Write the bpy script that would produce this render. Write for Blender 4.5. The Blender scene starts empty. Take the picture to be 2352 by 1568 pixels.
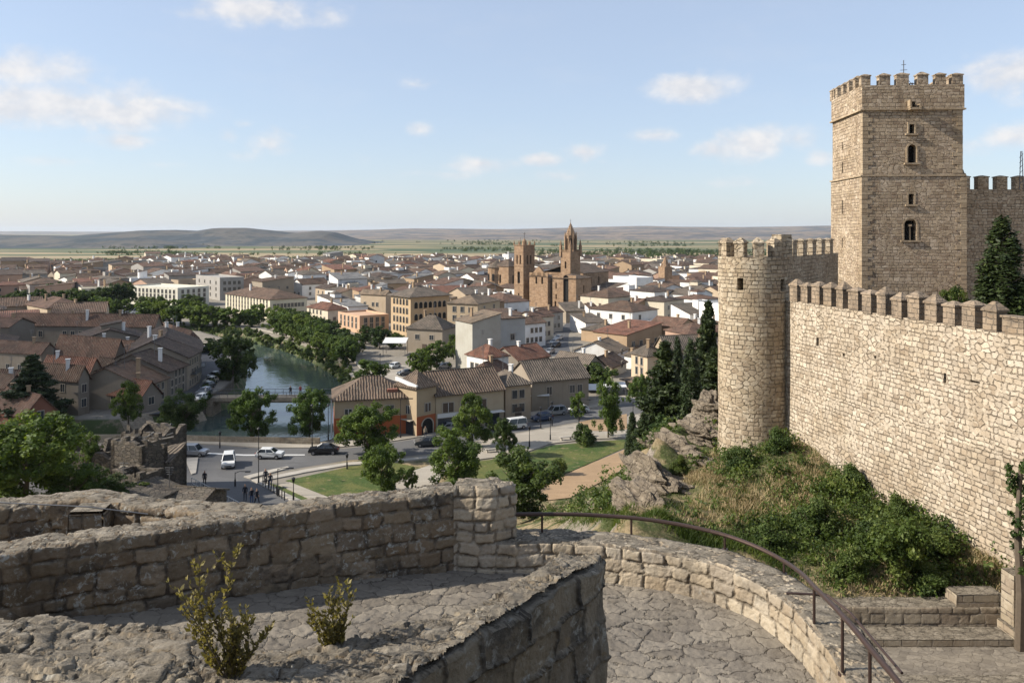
import bpy, math, random
import numpy as np
from mathutils import Vector, noise as mnoise
R = math.radians
ALB = 0.80
scene = bpy.context.scene
# ------------------------------------------------------------------ camera, world, sun
CX, H0, F, CZ = 1176.0, 532.0, 1850.0, 30.0      # pixel frame 2352x1568 of the photograph, level camera 30 m above the town
cam = bpy.data.cameras.new('camera'); camo = bpy.data.objects.new('camera', cam)
scene.collection.objects.link(camo); scene.camera = camo
camo.location = (0, 0, CZ); camo.rotation_euler = (R(90), 0, 0)
cam.sensor_width = 36; cam.lens = F / 2352 * 36; cam.shift_y = -(784 - H0) / 2352
cam.clip_start = 0.1; cam.clip_end = 40000
SUN_AZ = R(4); SUN_EL = R(33)                 # sun from the left, a little behind the camera
SUNV = Vector((-math.cos(SUN_AZ) * math.cos(SUN_EL), -math.sin(SUN_AZ) * math.cos(SUN_EL), math.sin(SUN_EL)))
scene.view_settings.view_transform = 'Standard'; scene.view_settings.look = 'None'
scene.view_settings.gamma = 1; scene.view_settings.exposure = 0.70
scene.cycles.max_bounces = 5; scene.cycles.diffuse_bounces = 2; scene.cycles.glossy_bounces = 2
scene.cycles.transparent_max_bounces = 8; scene.cycles.volume_bounces = 0; scene.cycles.transmission_bounces = 3
scene.cycles.use_denoising = True

class NT:
    def __init__(s, tree): s.t = tree; s.t.nodes.clear()
    def n(s, typ, **kw):
        x = s.t.nodes.new('ShaderNode' + typ)
        for k, v in kw.items(): setattr(x, k, v)
        return x
    def put(s, sock, v):
        if v is None: return
        if hasattr(v, 'is_output') or isinstance(v, bpy.types.NodeSocket): s.t.links.new(v, sock)
        else: sock.default_value = v
    def math(s, op, a, b=None, c=None, clamp=False):
        x = s.n('Math', operation=op, use_clamp=clamp); s.put(x.inputs[0], a); s.put(x.inputs[1], b)
        if c is not None: s.put(x.inputs[2], c)
        return x.outputs[0]
    def vmath(s, op, a, b=None):
        x = s.n('VectorMath', operation=op); s.put(x.inputs[0], a); s.put(x.inputs[1], b); return x.outputs[0]
    def mix(s, f, a, b, blend='MIX'):
        x = s.n('Mix', data_type='RGBA', blend_type=blend)
        s.put(x.inputs[0], f); s.put(x.inputs[6], c4(a)); s.put(x.inputs[7], c4(b)); return x.outputs[2]
    def noise(s, vec, scale, detail=3, rough=.55, dist=0):
        x = s.n('TexNoise'); s.put(x.inputs['Vector'], vec); x.inputs['Scale'].default_value = scale
        x.inputs['Detail'].default_value = detail; x.inputs['Roughness'].default_value = rough
        x.inputs['Distortion'].default_value = dist; return x
    def vor(s, vec, scale, feature='F1', rand=1.0, dim='3D', w=None):
        x = s.n('TexVoronoi', voronoi_dimensions=dim, feature=feature)
        if vec is not None: s.put(x.inputs['Vector'], vec)
        if w is not None: s.put(x.inputs['W'], w)
        x.inputs['Scale'].default_value = scale; x.inputs['Randomness'].default_value = rand; return x
    def ramp(s, f, stops, interp='LINEAR'):
        x = s.n('ValToRGB'); s.put(x.inputs[0], f); cr = x.color_ramp; cr.interpolation = interp
        while len(cr.elements) < len(stops): cr.elements.new(0.5)
        for e, (p, c) in zip(cr.elements, stops): e.position = p; e.color = c4(c)
        return x.outputs[0]
    def mapr(s, v, a, b, c=0., d=1., smooth=True):
        x = s.n('MapRange', interpolation_type='SMOOTHSTEP' if smooth else 'LINEAR')
        s.put(x.inputs[0], v)
        for i, q in enumerate((a, b, c, d)): s.put(x.inputs[i + 1], q)
        return x.outputs[0]
    def sep(s, v): x = s.n('SeparateXYZ'); s.put(x.inputs[0], v); return x.outputs
    def comb(s, a, b, c=0.): x = s.n('CombineXYZ'); s.put(x.inputs[0], a); s.put(x.inputs[1], b); s.put(x.inputs[2], c); return x.outputs[0]
def c4(c):
    if isinstance(c, bpy.types.NodeSocket): return c
    if isinstance(c, (int, float)): return (c, c, c, 1)
    return tuple(c) if len(c) == 4 else tuple(c) + (1,)

world = bpy.data.worlds.new('World'); scene.world = world; world.use_nodes = True
w = NT(world.node_tree)
sky = w.n('TexSky', sky_type='NISHITA'); sky.sun_disc = False; sky.sun_elevation = SUN_EL
sky.sun_rotation = math.atan2(SUNV.x, SUNV.y); sky.altitude = 300; sky.air_density = 1.0; sky.dust_density = 1.0; sky.ozone_density = 2.0
tc = w.n('TexCoord'); d = tc.outputs['Generated']; dx, dy, dz = w.sep(d)
az = w.math('ARCTAN2', dx, dy); el = w.math('ARCSINE', dz)
# clouds: (x, y, half width, half height, strength) around the sky dome, given as directions
CL = [(30,165,120,52,.95),(150,235,190,55,1.1),(10,250,120,45,.9),(270,325,60,18,.8),(385,322,26,12,.5),(600,25,150,38,1.05),(545,58,80,22,.6),(720,20,120,18,.5),
      (620,330,52,36,1.0),(527,312,24,20,.7),(565,285,26,16,.55),(590,355,70,18,.5),(955,195,52,20,.6),(965,300,36,18,.7),(1100,375,110,24,.85),(1010,402,110,16,.55),
      (1240,365,70,18,.8),(1340,348,60,26,.8),(1400,372,90,14,.45),(1590,200,110,38,1.0),(1415,222,30,14,.4),(1510,310,70,22,.6),(1640,345,60,30,.8),(1735,325,75,40,1.15),(1830,320,60,34,.85),
      (1885,365,50,26,.8),(1870,232,50,20,.4),(2330,165,70,60,1.0),(2280,210,90,40,.5),(2335,312,55,30,1.1),(2230,330,60,30,.6),(150,370,70,14,.5),(360,378,60,12,.45),(850,360,60,20,.35),
      (1300,405,160,18,.4),(700,292,50,14,.35),(1700,420,160,16,.35)]
nz = w.noise(w.comb(w.math('MULTIPLY', az, 1.0), w.math('MULTIPLY', el, 1.7), 0.3), 13, 6, .58, .3).outputs[0]
nz2 = w.noise(w.comb(az, w.math('MULTIPLY', el, 1.4), 1.3), 38, 4, .6).outputs[0]
acc = None
for (x, y, hw, hh, s_) in CL:
    a0 = math.atan((x - CX) / F); e0 = math.atan((H0 - y) / F * math.cos(a0))
    u = w.math('MULTIPLY', w.math('SUBTRACT', az, a0), F / hw / 1.55 / (math.cos(a0) ** -2)); v = w.math('MULTIPLY', w.math('SUBTRACT', el, e0), F / hh / 1.55)
    r2 = w.math('SQRT', w.math('ADD', w.math('MULTIPLY', u, u), w.math('MULTIPLY', v, v)))
    m = w.math('MULTIPLY', w.math('SUBTRACT', 1.0, r2, clamp=True), s_)
    acc = m if acc is None else w.math('MAXIMUM', acc, m)
den = w.math('ADD', w.math('ADD', acc, w.math('MULTIPLY', w.math('SUBTRACT', nz, .5), 1.5)), w.math('MULTIPLY', w.math('SUBTRACT', nz2, .5), .45))
den = w.math('MULTIPLY', w.mapr(den, .2, .95), w.mapr(acc, 0.0, .4))
veil = w.math('MULTIPLY', w.mapr(w.noise(w.comb(az, w.math('MULTIPLY', el, 3.)), 5, 5, .6).outputs[0], .45, .8), .10)
fac = w.math('MAXIMUM', w.math('MULTIPLY', den, .9), veil)
WS = 0.096
warm = w.mix(w.mapr(nz2, .3, .7), (4.8, 4.9, 5.2), (6.0, 5.85, 5.8))
skc = w.mix(.46, sky.outputs[0], (4.55, 5.15, 6.35))
colr = w.mix(fac, skc, warm)
bg = w.n('Background'); bg.inputs[1].default_value = WS; w.put(bg.inputs[0], colr)
wo = w.n('OutputWorld'); w.put(wo.inputs[0], bg.outputs[0])
sun = bpy.data.lights.new('sun', 'SUN'); sun.energy = 5.0; sun.angle = R(.53); sun.color = (1, .93, .82)
suno = bpy.data.objects.new('sun', sun); scene.collection.objects.link(suno)
suno.rotation_euler = SUNV.to_track_quat('Z', 'Y').to_euler(); suno.location = (-40, -20, 80)

# ------------------------------------------------------------------ coordinates
def W(x, y, Y): return Vector(((x - CX) / F * Y, Y, CZ - (y - H0) / F * Y))
def G(x, y, z=0.): Y = F * (CZ - z) / (y - H0); return Vector(((x - CX) / F * Y, Y, z))
def proj(p): return (CX + F * p[0] / p[1], H0 + F * (CZ - p[2]) / p[1])

# ------------------------------------------------------------------ mesh building
class MB:
    def __init__(s): s.v = []; s.f = []; s.m = []; s.uv = []
    def poly(s, pts, m=0, uv=None):
        pts = [Vector(p) for p in pts]; b = len(s.v); s.v += pts; s.f.append(list(range(b, b + len(pts)))); s.m.append(m)
        if uv is None:
            n = Vector((0, 0, 0))
            for i in range(len(pts)):
                p, q = pts[i], pts[(i + 1) % len(pts)]
                n += Vector(((p.y - q.y) * (p.z + q.z), (p.z - q.z) * (p.x + q.x), (p.x - q.x) * (p.y + q.y)))
            if n.length < 1e-9: n = Vector((0, 0, 1))
            n.normalize()
            t = Vector((0, 0, 1)).cross(n)
            t = t.normalized() if t.length > .05 else Vector((1, 0, 0))
            bb = n.cross(t); uv = [(p.dot(t), p.dot(bb)) for p in pts]
        s.uv.append(uv)
    def box(s, c, size, rot=0., m=0, top=1.0):
        cx, cy, z0 = c; sx, sy, sz = size[0] / 2, size[1] / 2, size[2]; cr, sr = math.cos(rot), math.sin(rot)
        def P(x, y, z): return (cx + x * cr - y * sr, cy + x * sr + y * cr, z0 + z)
        q = [P(-sx, -sy, 0), P(sx, -sy, 0), P(sx, sy, 0), P(-sx, sy, 0)]
        r = [P(-sx * top, -sy * top, sz), P(sx * top, -sy * top, sz), P(sx * top, sy * top, sz), P(-sx * top, sy * top, sz)]
        s.prism(q, r, m)
    def prism(s, q, r, m=0, mt=None):
        n = len(q)
        for i in range(n): j = (i + 1) % n; s.poly([q[i], q[j], r[j], r[i]], m)
        s.poly(list(reversed(q)), m); s.poly(r, m if mt is None else mt)
    def cyl(s, c, r0, r1, h, n=10, m=0, ax=None):
        a = [(c[0] + r0 * math.cos(2 * math.pi * i / n), c[1] + r0 * math.sin(2 * math.pi * i / n), c[2]) for i in range(n)]
        b = [(c[0] + r1 * math.cos(2 * math.pi * i / n), c[1] + r1 * math.sin(2 * math.pi * i / n), c[2] + h) for i in range(n)]
        s.prism(a, b, m)
    def tube(s, pts, rad, n=8, m=0):
        pts = [Vector(p) for p in pts]; rings = []
        for i, p in enumerate(pts):
            t = (pts[min(i + 1, len(pts) - 1)] - pts[max(i - 1, 0)]).normalized()
            up = Vector((0, 0, 1)) if abs(t.z) < .95 else Vector((1, 0, 0))
            x = t.cross(up).normalized(); y = x.cross(t); r = rad[i] if isinstance(rad, (list, tuple)) else rad
            rings.append([p + (x * math.cos(2 * math.pi * k / n) + y * math.sin(2 * math.pi * k / n)) * r for k in range(n)])
        for a, b in zip(rings, rings[1:]):
            for k in range(n): s.poly([a[k], a[(k + 1) % n], b[(k + 1) % n], b[k]], m)
        s.poly(rings[0], m); s.poly(list(reversed(rings[-1])), m)
    def mesh(s, name, mats, off=(0, 0, 0), smooth=False):
        me = bpy.data.meshes.new(name); o = Vector(off)
        me.from_pydata([v - o for v in s.v], [], s.f)
        for m_ in mats: me.materials.append(m_)
        me.polygons.foreach_set('material_index', s.m)
        ul = me.uv_layers.new(name='UVMap'); ul.data.foreach_set('uv', [c for f in s.uv for p in f for c in p])
        if smooth: me.polygons.foreach_set('use_smooth', [True] * len(s.f))
        me.update(); return me
ORG = {}
def obj(name, me, parent=None, loc=None, rz=0):
    o = bpy.data.objects.new(name, me); scene.collection.objects.link(o)
    if parent is not None: o.parent = parent
    if loc is not None: o.location = loc
    o.rotation_euler.z = rz; return o
def tag(o, label, cat, group=None, kind=None):
    if label: o['label'] = label
    if cat: o['category'] = cat
    if group: o['group'] = group
    if kind: o['kind'] = kind
    return o
def thing(name, loc, label, cat, group=None, rz=0):
    o = bpy.data.objects.new(name, None); scene.collection.objects.link(o); o.location = loc; o.rotation_euler.z = rz
    o.empty_display_size = .3; ORG[o.name] = Vector(loc); return tag(o, label, cat, group)
def part(name, mb, mats, root, parent=None, smooth=False, local=False):
    off = (0, 0, 0) if local else ORG[root.name]
    return obj(name, mb.mesh(name, mats if isinstance(mats, (list, tuple)) else [mats], off, smooth), parent or root)
def solo(name, mb, mats, label, cat, group=None, kind=None, smooth=False, loc=None):
    loc = loc if loc is not None else (0, 0, 0)
    return tag(obj(name, mb.mesh(name, mats if isinstance(mats, (list, tuple)) else [mats], loc, smooth), None, loc), label, cat, group, kind)
def np_mesh(name, V, Fq, mats, tint=None, smooth=False, uv=None, mi=None):
    me = bpy.data.meshes.new(name); V = np.asarray(V, np.float32); Fq = np.asarray(Fq, np.int32); k = Fq.shape[1]
    me.vertices.add(len(V)); me.vertices.foreach_set('co', V.ravel())
    me.loops.add(Fq.size); me.loops.foreach_set('vertex_index', Fq.ravel())
    me.polygons.add(len(Fq)); me.polygons.foreach_set('loop_start', np.arange(0, Fq.size, k, dtype=np.int32))
    try: me.polygons.foreach_set('loop_total', np.full(len(Fq), k, np.int32))
    except Exception: pass
    for m_ in mats: me.materials.append(m_)
    if mi is not None: me.polygons.foreach_set('material_index', np.asarray(mi, np.int32))
    me.update(calc_edges=True)
    if tint is not None:
        a = me.attributes.new('tint', 'FLOAT', 'FACE'); a.data.foreach_set('value', np.asarray(tint, np.float32))
    if uv is not None:
        ul = me.uv_layers.new(name='UVMap'); ul.data.foreach_set('uv', np.asarray(uv, np.float32)[Fq.ravel()].ravel())
    if smooth: me.polygons.foreach_set('use_smooth', [True] * len(Fq))
    return me
def grid_faces(nu, nv):
    i = np.arange(nu - 1)[:, None] * nv + np.arange(nv - 1)[None, :]
    return np.stack([i, i + nv, i + nv + 1, i + 1], -1).reshape(-1, 4)

# ------------------------------------------------------------------ materials
def mat(name):
    m = bpy.data.materials.new(name); m.use_nodes = True; t = NT(m.node_tree)
    b = t.n('BsdfPrincipled'); o = t.n('OutputMaterial'); t.put(o.inputs[0], b.outputs[0]); t.b = b; t.o = o
    b.inputs['Roughness'].default_value = .85; b.inputs['Specular IOR Level'].default_value = .25
    return m, t
def bump(t, h, strength=.5, dist=.02):
    x = t.n('Bump'); x.inputs['Strength'].default_value = strength; x.inputs['Distance'].default_value = dist
    t.put(x.inputs['Height'], h); t.put(t.b.inputs['Normal'], x.outputs[0])
def geo(t): return t.n('NewGeometry').outputs['Position']
def plain(name, col, rough=.6, metal=0., var=.15, scale=3., spec=.3):
    m, t = mat(name); p = t.n('TexCoord').outputs['Object']; nn = t.noise(p, scale, 4).outputs[0]
    c = t.mix(nn, tuple(x * (1 - var) for x in col), tuple(min(1, x * (1 + var)) for x in col)); t.put(t.b.inputs[0], c)
    t.b.inputs['Roughness'].default_value = rough; t.b.inputs['Metallic'].default_value = metal; t.b.inputs['Specular IOR Level'].default_value = spec
    return m
def plaster(name, src='object', col=None):
    m, t = mat(name); p = geo(t)
    if src == 'object': base = t.n('ObjectInfo').outputs['Color']
    elif src == 'attr': base = t.n('Attribute', attribute_name='Col').outputs['Color']
    else: base = c4(col)
    n1 = t.noise(p, .35, 5, .6).outputs[0]; pz = t.vmath('MULTIPLY', p, (1.6, 1.6, .25)); n2 = t.noise(pz, 1.2, 4, .6).outputs[0]
    c = t.mix(t.mapr(n1, .35, .75, 0, .35), base, t.mix(1., base, (.62, .55, .46), 'MULTIPLY'))
    c = t.mix(t.mapr(n2, .55, .8, 0, .4), c, t.mix(1., c, (.5, .45, .4), 'MULTIPLY'))
    t.put(t.b.inputs[0], c); bump(t, t.noise(p, 6, 3).outputs[0], .25, .03); return m
def rooftile(name, src='object', col=None, pitch=.42):
    m, t = mat(name); uv = t.n('UVMap', uv_map='UVMap').outputs[0]; u, v, _ = t.sep(uv); p = geo(t)
    if src == 'object': base = t.n('ObjectInfo').outputs['Color']
    elif src == 'attr': base = t.n('Attribute', attribute_name='Col').outputs['Color']
    else: base = c4(col)
    wob = t.math('MULTIPLY', t.math('SUBTRACT', t.noise(p, .8, 2).outputs[0], .5), .35)
    uu = t.math('ADD', u, wob)
    st = t.math('SINE', t.math('MULTIPLY', uu, 2 * math.pi / pitch)); st01 = t.math('MULTIPLY_ADD', st, .5, .5)
    row = t.math('FRACT', t.math('MULTIPLY', v, 1 / .45))
    cell = t.comb(t.math('FLOOR', t.math('MULTIPLY', uu, 1 / pitch)), t.math('FLOOR', t.math('MULTIPLY', v, 1 / .45)))
    wn = t.n('TexWhiteNoise', noise_dimensions='2D'); t.put(wn.inputs['Vector'], cell)
    n1 = t.noise(p, .45, 5, .65).outputs[0]; n2 = t.noise(p, 2.2, 4, .6).outputs[0]
    c = t.mix(t.mapr(n1, .38, .66), base, t.mix(1., base, (.55, .58, .6), 'MULTIPLY'))
    c = t.mix(t.mapr(n2, .5, .75, 0, .5), c, (.36, .31, .23))
    c = t.mix(t.math('MULTIPLY', wn.outputs[0], .45), c, t.mix(1., c, (.5, .5, .5), 'MULTIPLY'))
    c = t.mix(t.mapr(st01, .0, .45, .72, 0), c, t.mix(1., c, (.28, .26, .25), 'MULTIPLY'))
    t.put(t.b.inputs[0], c)
    bump(t, t.math('ADD', t.math('MULTIPLY', st01, 1.), t.math('MULTIPLY', row, -.25)), .8, .12); return m

def stone(name, cols, mortar, L=.42, H=.24, mode='course', uvs=True, bumpd=.04, disp=0., lichen=0., dark=.0, gap=.03, warp=.12, topcol=None, rub=.5):
    """masonry: coursed or random stones on a metric UV map"""
    m, t = mat(name); p = geo(t)
    uv = t.n('UVMap', uv_map='UVMap').outputs[0]
    nw = t.noise(uv, 1 / (L * 1.6), 3, .6).outputs[1]
    uw = t.vmath('ADD', uv, t.vmath('MULTIPLY', t.vmath('SUBTRACT', nw, (.5, .5, .5)), (warp * 1.3, warp, 0)))
    nw2 = t.noise(uv, 4 / L, 2, .6).outputs[1]
    uw = t.vmath('ADD', uw, t.vmath('MULTIPLY', t.vmath('SUBTRACT', nw2, (.5, .5, .5)), (.10 * L, .10 * L, 0)))
    u, v, _ = t.sep(uw)
    def course(L, H, seed):
        vr = t.math('MULTIPLY', v, 1 / H); rv_ = t.vor(None, 1., 'F1', .8, '1D', vr).outputs['Color']; rs = t.sep(rv_)
        W_ = t.math('ADD', t.math('MULTIPLY', u, 1 / L), t.math('MULTIPLY', rs[0], 971.3 + seed))
        ve = t.vor(None, 1., 'DISTANCE_TO_EDGE', .85, '1D', W_).outputs['Distance']
        vc = t.vor(None, 1., 'F1', .85, '1D', W_).outputs['Color']
        dv = t.math('MULTIPLY', t.vor(None, 1., 'DISTANCE_TO_EDGE', .8, '1D', vr).outputs['Distance'], H)
        sm = t.n('Math', operation='SMOOTH_MIN'); t.put(sm.inputs[0], t.math('MULTIPLY', ve, L)); t.put(sm.inputs[1], dv); sm.inputs[2].default_value = .05
        return sm.outputs[0], vc
    def rubble(L, H):
        s2 = t.comb(t.math('MULTIPLY', u, 1 / L), t.math('MULTIPLY', v, 1 / H))
        e = t.vor(s2, 1., 'DISTANCE_TO_EDGE', .8, '2D').outputs['Distance']; c_ = t.vor(s2, 1., 'F1', .8, '2D').outputs['Color']
        return t.math('MULTIPLY', e, (L + H) / 2), c_
    if mode == 'course': e, vc = course(L, H, 0)
    elif mode == 'rubble': e, vc = rubble(L, H)
    else:
        e1, v1 = course(L, H, 0); e2, v2 = rubble(L, H * 1.1); k = t.mapr(t.noise(p, .45, 3).outputs[0], rub - .04, rub + .06, smooth=False)
        e = t.n('Mix'); t.put(e.inputs[0], k); t.put(e.inputs[2], e1); t.put(e.inputs[3], e2); e = e.outputs[0]; vc = t.mix(k, v1, v2)
    rnd = t.sep(vc)
    jn = t.noise(uv, 1.1 / L, 4, .65).outputs[0]; jm = t.mapr(jn, .36, .62, .12, 1.)      # joints fade in and out
    gm = t.math('SUBTRACT', 1., t.math('MULTIPLY', t.mapr(e, gap * .3, gap * 1.1, 1, 0), jm))                # 0 in joints, 1 on stones
    ns = t.noise(uv, 9 / L * .4, 6, .7).outputs[0]; nf = t.noise(uv, 30, 4, .7).outputs[0]; nl = t.noise(p, .55, 5, .6).outputs[0]
    pal = t.ramp(rnd[0], [(i / max(1, len(cols) - 1), c) for i, c in enumerate(cols)])
    c = t.mix(t.mapr(ns, .3, .75, 0, .7), pal, t.mix(1., pal, (.72, .68, .62), 'MULTIPLY'))
    c = t.mix(t.mapr(nf, .45, .75, 0, .3), c, t.mix(1., c, (.55, .5, .45), 'MULTIPLY'))
    c = t.mix(t.math('MULTIPLY', rnd[1], .5), c, t.mix(1., c, (.6, .58, .58), 'MULTIPLY'))
    c = t.mix(t.mapr(nl, .40, .66, 0, .55), c, t.mix(1., c, (.66, .60, .52), 'MULTIPLY'))
    st = t.noise(t.vmath('MULTIPLY', p, (1.4, 1.4, .16)), 1.1, 5, .62).outputs[0]; c = t.mix(t.mapr(st, .55, .72, 0, .5), c, t.mix(1., c, (.52, .49, .45), 'MULTIPLY'))
    c = t.mix(t.mapr(st, .42, .3, 0, .35), c, t.mix(1., c, (1.22, 1.2, 1.16), 'MULTIPLY'))
    c = t.mix(gm, mortar, c)
    kf = 1. if disp > 0 else .35
    hgt = t.math('ADD', t.math('MULTIPLY', gm, .8), t.math('MULTIPLY', ns, .9 * kf))
    hgt = t.math('ADD', hgt, t.math('MULTIPLY', rnd[2], .55)); hgt = t.math('ADD', hgt, t.math('MULTIPLY', nf, .3 * kf))
    if dark > 0:   # grown-in dirt and black lichen in blotches
        nd = t.noise(p, 1.3, 6, .68, .3).outputs[0]; c = t.mix(t.mapr(nd, .5, .66, 0, dark), c, (.045, .042, .038))
    if lichen > 0:
        nd = t.noise(p, 11, 5, .7, .4).outputs[0]; nd2 = t.noise(p, 2.1, 3).outputs[0]
        k = t.math('MULTIPLY', t.mapr(nd, .52, .64), t.mapr(nd2, .42, .62, 0, lichen)); c = t.mix(k, c, (.42, .41, .36))
        nd = t.noise(p, 6, 5, .7, .6).outputs[0]; k = t.mapr(nd, .62, .7, 0, lichen * .6); c = t.mix(k, c, (.27, .17, .06))
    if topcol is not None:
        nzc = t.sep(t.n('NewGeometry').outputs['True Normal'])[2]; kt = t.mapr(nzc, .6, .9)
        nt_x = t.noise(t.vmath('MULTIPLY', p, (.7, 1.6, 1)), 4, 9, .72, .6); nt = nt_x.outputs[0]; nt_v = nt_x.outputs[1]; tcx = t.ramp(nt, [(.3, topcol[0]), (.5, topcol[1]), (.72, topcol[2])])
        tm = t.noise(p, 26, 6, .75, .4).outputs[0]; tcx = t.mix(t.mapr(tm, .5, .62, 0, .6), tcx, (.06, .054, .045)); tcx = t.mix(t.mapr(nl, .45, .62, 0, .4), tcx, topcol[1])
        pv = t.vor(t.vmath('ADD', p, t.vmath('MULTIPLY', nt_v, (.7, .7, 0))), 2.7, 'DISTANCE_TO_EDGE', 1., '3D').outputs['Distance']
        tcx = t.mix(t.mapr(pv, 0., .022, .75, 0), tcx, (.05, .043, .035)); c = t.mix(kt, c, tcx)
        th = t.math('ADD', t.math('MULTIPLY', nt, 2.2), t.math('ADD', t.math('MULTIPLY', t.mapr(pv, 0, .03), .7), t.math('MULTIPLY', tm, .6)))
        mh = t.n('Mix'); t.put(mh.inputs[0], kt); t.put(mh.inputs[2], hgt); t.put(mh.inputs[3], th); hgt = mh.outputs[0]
    t.put(t.b.inputs[0], c)
    bump(t, hgt, .9, bumpd)
    if disp > 0:
        dn = t.n('Displacement'); big = t.math('MULTIPLY', t.noise(p, 1.6, 5, .6).outputs[0], .7)
        t.put(dn.inputs['Height'], t.math('ADD', hgt, big)); dn.inputs['Midlevel'].default_value = 1.6; dn.inputs['Scale'].default_value = disp
        t.put(t.o.inputs['Displacement'], dn.outputs[0]); m.displacement_method = 'DISPLACEMENT'
    return m
def leafmat(name, a, b, c2=None, trans=.36):
    m, t = mat(name); at = t.n('Attribute', attribute_name='tint').outputs['Fac']
    oi = t.n('ObjectInfo').outputs['Random']
    col = t.ramp(at, [(0, a), (.6, b), (1, c2 or b)])
    col = t.mix(t.math('MULTIPLY', oi, .6), col, t.mix(1., col, (.5, .64, .62), 'MULTIPLY')); oj = t.math('FRACT', t.math('MULTIPLY', oi, 7.31)); col = t.mix(t.math('MULTIPLY', oj, .6), col, t.mix(1., col, (1.45, 1.22, .8), 'MULTIPLY'))
    t.put(t.b.inputs[0], col); t.b.inputs['Roughness'].default_value = .6
    tr = t.n('BsdfTranslucent'); t.put(tr.inputs[0], t.mix(1., col, (1.3, 1.3, .6), 'MULTIPLY'))
    mx = t.n('MixShader'); mx.inputs[0].default_value = trans; t.put(mx.inputs[1], t.b.outputs[0]); t.put(mx.inputs[2], tr.outputs[0]); t.put(t.o.inputs[0], mx.outputs[0]); return m

M = {}
M['wall'] = plaster('town_wall'); M['wallA'] = plaster('town_wall_far', 'attr'); M['roof'] = rooftile('roof_tiles'); M['roofA'] = rooftile('roof_tiles_far', 'attr')
M['glass'] = plain('window_glass', (.03, .035, .04), .15, spec=.5); M['shutter'] = plain('shutter', (.10, .07, .05), .7); M['frame'] = plain('window_frame', (.42, .37, .3), .7)
M['white'] = plain('white_paint', (.72, .71, .68), .6, var=.06); M['dark'] = plain('dark_void', (.012, .011, .01), .9); M['metal'] = plain('grey_metal', (.16, .16, .165), .5, .6)
M['iron'] = plain('brown_iron', (.085, .055, .045), .45, .5, scale=20); M['black'] = plain('black_paint', (.02, .02, .022), .5)
M['castle'] = stone('castle_rubble', [(.48, .39, .27), (.61, .51, .37), (.53, .43, .31), (.67, .58, .44), (.41, .32, .22), (.60, .50, .36)], (.20, .155, .105), .36, .23, 'mix', bumpd=.08, gap=.036, warp=.2, rub=.55, dark=.15)
M['castlew'] = stone('curtain_wall_stone', [(.58, .49, .37), (.70, .60, .47), (.52, .44, .34), (.74, .65, .52), (.47, .38, .28), (.66, .56, .43)], (.22, .17, .12), .31, .20, 'mix', bumpd=.075, gap=.034, warp=.22, rub=.56, dark=.10)
M['tower'] = stone('keep_stone', [(.52, .41, .28), (.63, .51, .37), (.45, .35, .24), (.69, .57, .43), (.40, .30, .21), (.60, .48, .34)], (.22, .17, .12), .38, .23, 'mix', bumpd=.085, gap=.034, warp=.17, rub=.55, dark=.12)
M['quoin'] = stone('keep_corner_stone', [(.50, .39, .265), (.57, .46, .32), (.44, .34, .23)], (.26, .20, .14), .7, .34, 'course', bumpd=.05, gap=.02, warp=.03)
M['merlon'] = stone('merlon_stone', [(.40, .31, .22), (.34, .27, .2), (.46, .36, .26)], (.2, .16, .12), .34, .2, 'course', bumpd=.05, gap=.03, dark=.35)
M['church'] = stone('church_sandstone', [(.42, .28, .175), (.48, .33, .21), (.36, .24, .15)], (.28, .17, .10), 1.0, .5, 'course', bumpd=.05, gap=.03, warp=.05, dark=.25)
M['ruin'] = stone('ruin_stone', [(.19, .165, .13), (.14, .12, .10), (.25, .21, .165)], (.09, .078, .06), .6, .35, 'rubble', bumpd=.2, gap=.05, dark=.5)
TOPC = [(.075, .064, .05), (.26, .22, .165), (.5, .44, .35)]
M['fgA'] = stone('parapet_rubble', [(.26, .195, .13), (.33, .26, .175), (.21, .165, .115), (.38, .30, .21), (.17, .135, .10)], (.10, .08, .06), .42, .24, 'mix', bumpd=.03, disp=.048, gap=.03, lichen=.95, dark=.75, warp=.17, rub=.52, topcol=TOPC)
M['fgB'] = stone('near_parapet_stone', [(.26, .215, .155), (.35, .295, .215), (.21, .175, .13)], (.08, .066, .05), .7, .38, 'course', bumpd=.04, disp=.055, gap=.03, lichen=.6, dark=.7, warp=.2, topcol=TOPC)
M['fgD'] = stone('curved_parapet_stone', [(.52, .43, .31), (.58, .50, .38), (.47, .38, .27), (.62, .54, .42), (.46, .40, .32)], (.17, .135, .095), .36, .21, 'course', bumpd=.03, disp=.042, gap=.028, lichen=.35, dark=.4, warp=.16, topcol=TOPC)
M['fgE'] = stone('path_wall_stone', [(.42, .36, .27), (.48, .41, .31), (.38, .31, .23)], (.17, .14, .11), .55, .27, 'course', bumpd=.05, disp=.02, gap=.03, warp=.08, topcol=TOPC)
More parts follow.
